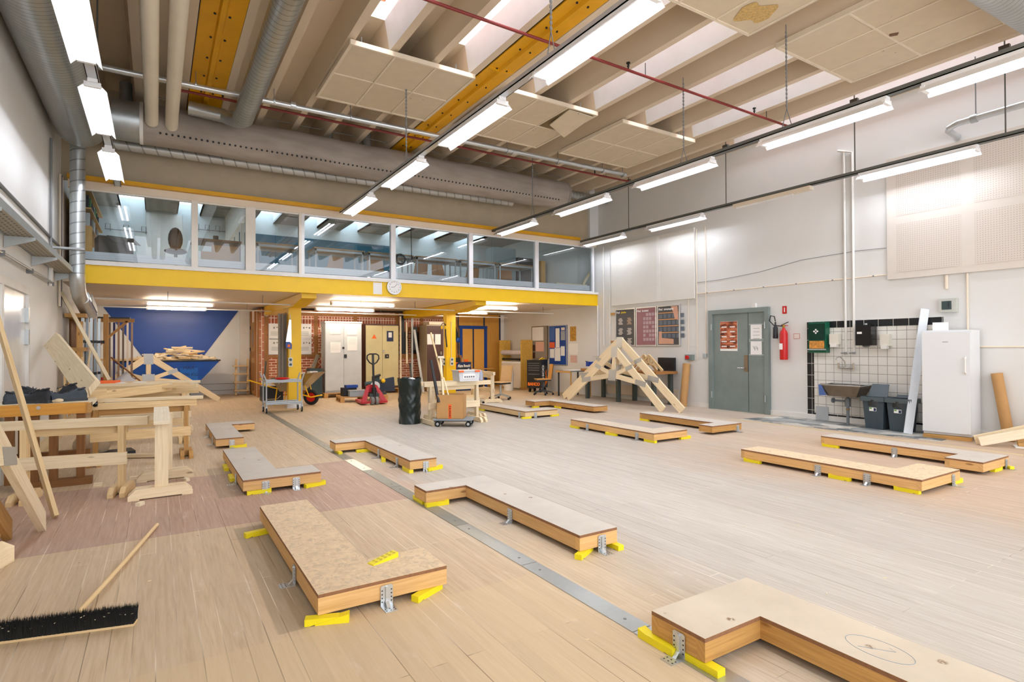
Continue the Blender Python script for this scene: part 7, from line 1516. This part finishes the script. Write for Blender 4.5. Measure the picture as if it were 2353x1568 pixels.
# notice boards and posters further along
for k, (px0, py0, px1, py1, mt, lb) in enumerate(((1223, 751, 1260, 826, paint('cork_grey', '#8f877c', .8), 'grey notice board with a calendar under the gallery'), (1262, 749, 1304, 840, BLUE, 'blue notice board covered with papers under the gallery'))):
    y0, y1, z0, z1 = wbox('', px0, py0, px1, py1, 0); T = thing('notice_board', lb, 'notice board', (XW, (y0 + y1)/2, z0)); wb(M(), y0, y1, z0, z1, .02).o('board', mt, T)
    for a in ((y0, y1, z0, z0 + .02), (y0, y1, z1 - .02, z1), (y0, y0 + .03, z0 + .02, z1 - .02), (y1 - .03, y1, z0 + .02, z1 - .02)): wb(M(), *a, .03).o('frame_bar', ALU if k else STEELB, T)
    ps = (((1224, 753), (1250, 783), PAPER), ((1232, 786), (1251, 808), paint('leaf_mixed', '#e6b3a0', .7, 0, .35, 40)), ((1225, 793), (1231, 807), BROWN), ((1225, 810), (1231, 824), BROWN)) if k == 0 else (((1264, 752), (1276, 783), paint('leaf_blue', '#3a5fa6', .6, 0, .6, 45)), ((1278, 755), (1287, 800), PAPER), ((1291, 753), (1299, 759), CREAM), ((1290, 761), (1300, 782), paint('leaf_grey', '#9aa3ad', .6, 0, .4, 40)), ((1264, 787), (1276, 800), paint('leaf_orange', '#e0602f', .6, 0, .2, 30)), ((1265, 802), (1275, 823), PAPER), ((1276, 799), (1289, 830), PAPER), ((1290, 796), (1299, 818), PAPER))
    for (pa, pb, mm) in ps: a = wbox('', *pa, *pb, 0); wb(M(), *a, .004, XW - .02).o('pinned_sheet', mm, T)
for (pa, pb, mm, lb) in (((1310, 751), (1324, 784), paint('poster_ochre', '#b98a2c', .5, 0, .5, 14), 'ochre picture poster right of the notice boards'), ((1308, 790), (1329, 815), PAPER, 'blank white sheet on the wall right of the notice boards'), ((1311, 817), (1326, 834), paint('leaf_red', '#d7b3aa', .6, 0, .2, 40), 'small reddish calendar sheet low on the wall')):
    a = wbox('', *pa, *pb, 0); T = thing('wall_sheet', lb, 'poster', (XW, (a[0] + a[1])/2, a[2])); wb(M(), *a, .004).o('sheet', mm, T)
# rack with rolls between two chipboard uprights
y_a, y_b = aX(1160, 800, 10.2).y, aX(1210, 800, 10.2).y
T = thing('roll_rack', 'rack of two chipboard uprights holding paper rolls', 'rack', (10.2, (y_a + y_b)/2, 0))
for y in (y_a, y_b): M().b(9.98, 10.42, y - .02, y + .02, .08, 1.62).o('upright', OSB3, T); M().b(10.0, 10.3, y - .1, y + .1, 0, .08).o('foot', W_OLD, T)
for z, r, mm, nm in ((1.2, .085, paint('roll_lilac', '#cfc8cc', .6), 'paper_roll'), (.98, .035, BLACK, 'thin_roll'), (.85, .06, PAPER, 'white_roll')):
    T = thing(nm, {'paper_roll': 'thick pale lilac roll on top of the chipboard rack', 'thin_roll': 'thin black roll in the middle of the chipboard rack', 'white_roll': 'white roll at the bottom of the chipboard rack'}[nm], 'roll', (10.15, (y_a + y_b)/2, z)); M().cyl((10.1, y_b + .03, z), (10.1, y_a - .03, z), r, n=20).o('roll', mm, T)
one(M().face([(10.06, y_b + .05, .03), (10.06, y_a - .05, .03), (10.03, y_a - .05, .85), (10.03, y_b + .05, .85)]).face([(10.065, y_a - .05, .03), (10.065, y_b + .05, .03), (10.035, y_b + .05, .85), (10.035, y_a - .05, .85)]), 'paper_web', paint('web_white', '#e9dfcf', .7), 'sheet of paper hanging from the white roll of the rack', 'paper')
one(M().b(9.0, 9.95, 17.0, 17.25, .62, .66), 'side_shelf', W_BIRCH, 'plywood shelf left of the chipboard roll rack', 'shelf')
# folding table, chairs
T = thing('folding_table', 'dark topped table with wooden and black legs by the white wall', 'table', (10.0, 12.64, 0))
M().b(9.6, 10.4, 12.3, 12.98, .70, .725).o('table_top', MGREY, T); M().b(9.58, 9.599, 12.3, 12.98, .67, .725).o('edge_band', W_OLD, T)
for x, y, mm in ((9.65, 12.36, W_OLD), (9.65, 12.92, BLACK), (10.34, 12.36, W_OLD), (10.34, 12.92, BLACK)): M().cyl((x, y, 0), (x, y, .70), .022, n=10).o('leg', mm, T)
one(M().box((10.0, 12.65, .726), (.5, .4, .012), .2), 'paper_pile', PAPER, 'loose white papers on the dark topped table', 'papers')
T = roller_chair('wooden backed work chair standing beside the tool trolley', (9.5, 13.48, 0), -1.95, W_BIRCH, DGREY)
# ---------------------------------------------------------------- camera, sky, output look
cam = bpy.data.cameras.new('camera'); co = bpy.data.objects.new('camera', cam); C.objects.link(co)
cam.sensor_fit = 'HORIZONTAL'; cam.sensor_width = 36; cam.lens = F / 2353 * 36; cam.clip_start = .05; cam.clip_end = 200
co.location = (0, 0, EYE)
R = Matrix.Rotation(YAW, 3, 'Z') @ Matrix.Rotation(PIT, 3, 'X')
# camera axes: x right, y up, -z forward
ax = lambda v: R @ (lambda w: V((w.x, -w.z, w.y)))(Matrix.Rotation(ROL, 3, 'Z') @ V(v))
cx_, cy_, cz_ = ax((1, 0, 0)), ax((0, 1, 0)), ax((0, 0, 1))
co.matrix_world = Matrix(((cx_.x, cy_.x, cz_.x, 0), (cx_.y, cy_.y, cz_.y, 0), (cx_.z, cy_.z, cz_.z, EYE), (0, 0, 0, 1)))
sc = bpy.context.scene; sc.camera = co
w = bpy.data.worlds.new('sky'); sc.world = w; w.use_nodes = True
bg = w.node_tree.nodes['Background']; bg.inputs[0].default_value = lin('#f3f5fb'); bg.inputs[1].default_value = 2.6  # even sky, raised as added fill through the open near end
sc.view_settings.view_transform = 'Standard'; sc.view_settings.look = 'None'; sc.view_settings.exposure = 0.5; sc.view_settings.gamma = 1.0; sc.view_settings.use_curve_mapping = False
cy = sc.cycles; cy.max_bounces = 7; cy.diffuse_bounces = 4; cy.glossy_bounces = 3; cy.transmission_bounces = 3; cy.transparent_max_bounces = 12
cy.caustics_reflective = False; cy.caustics_refractive = False; cy.sample_clamp_indirect = 6; cy.use_denoising = True; cy.use_light_tree = True
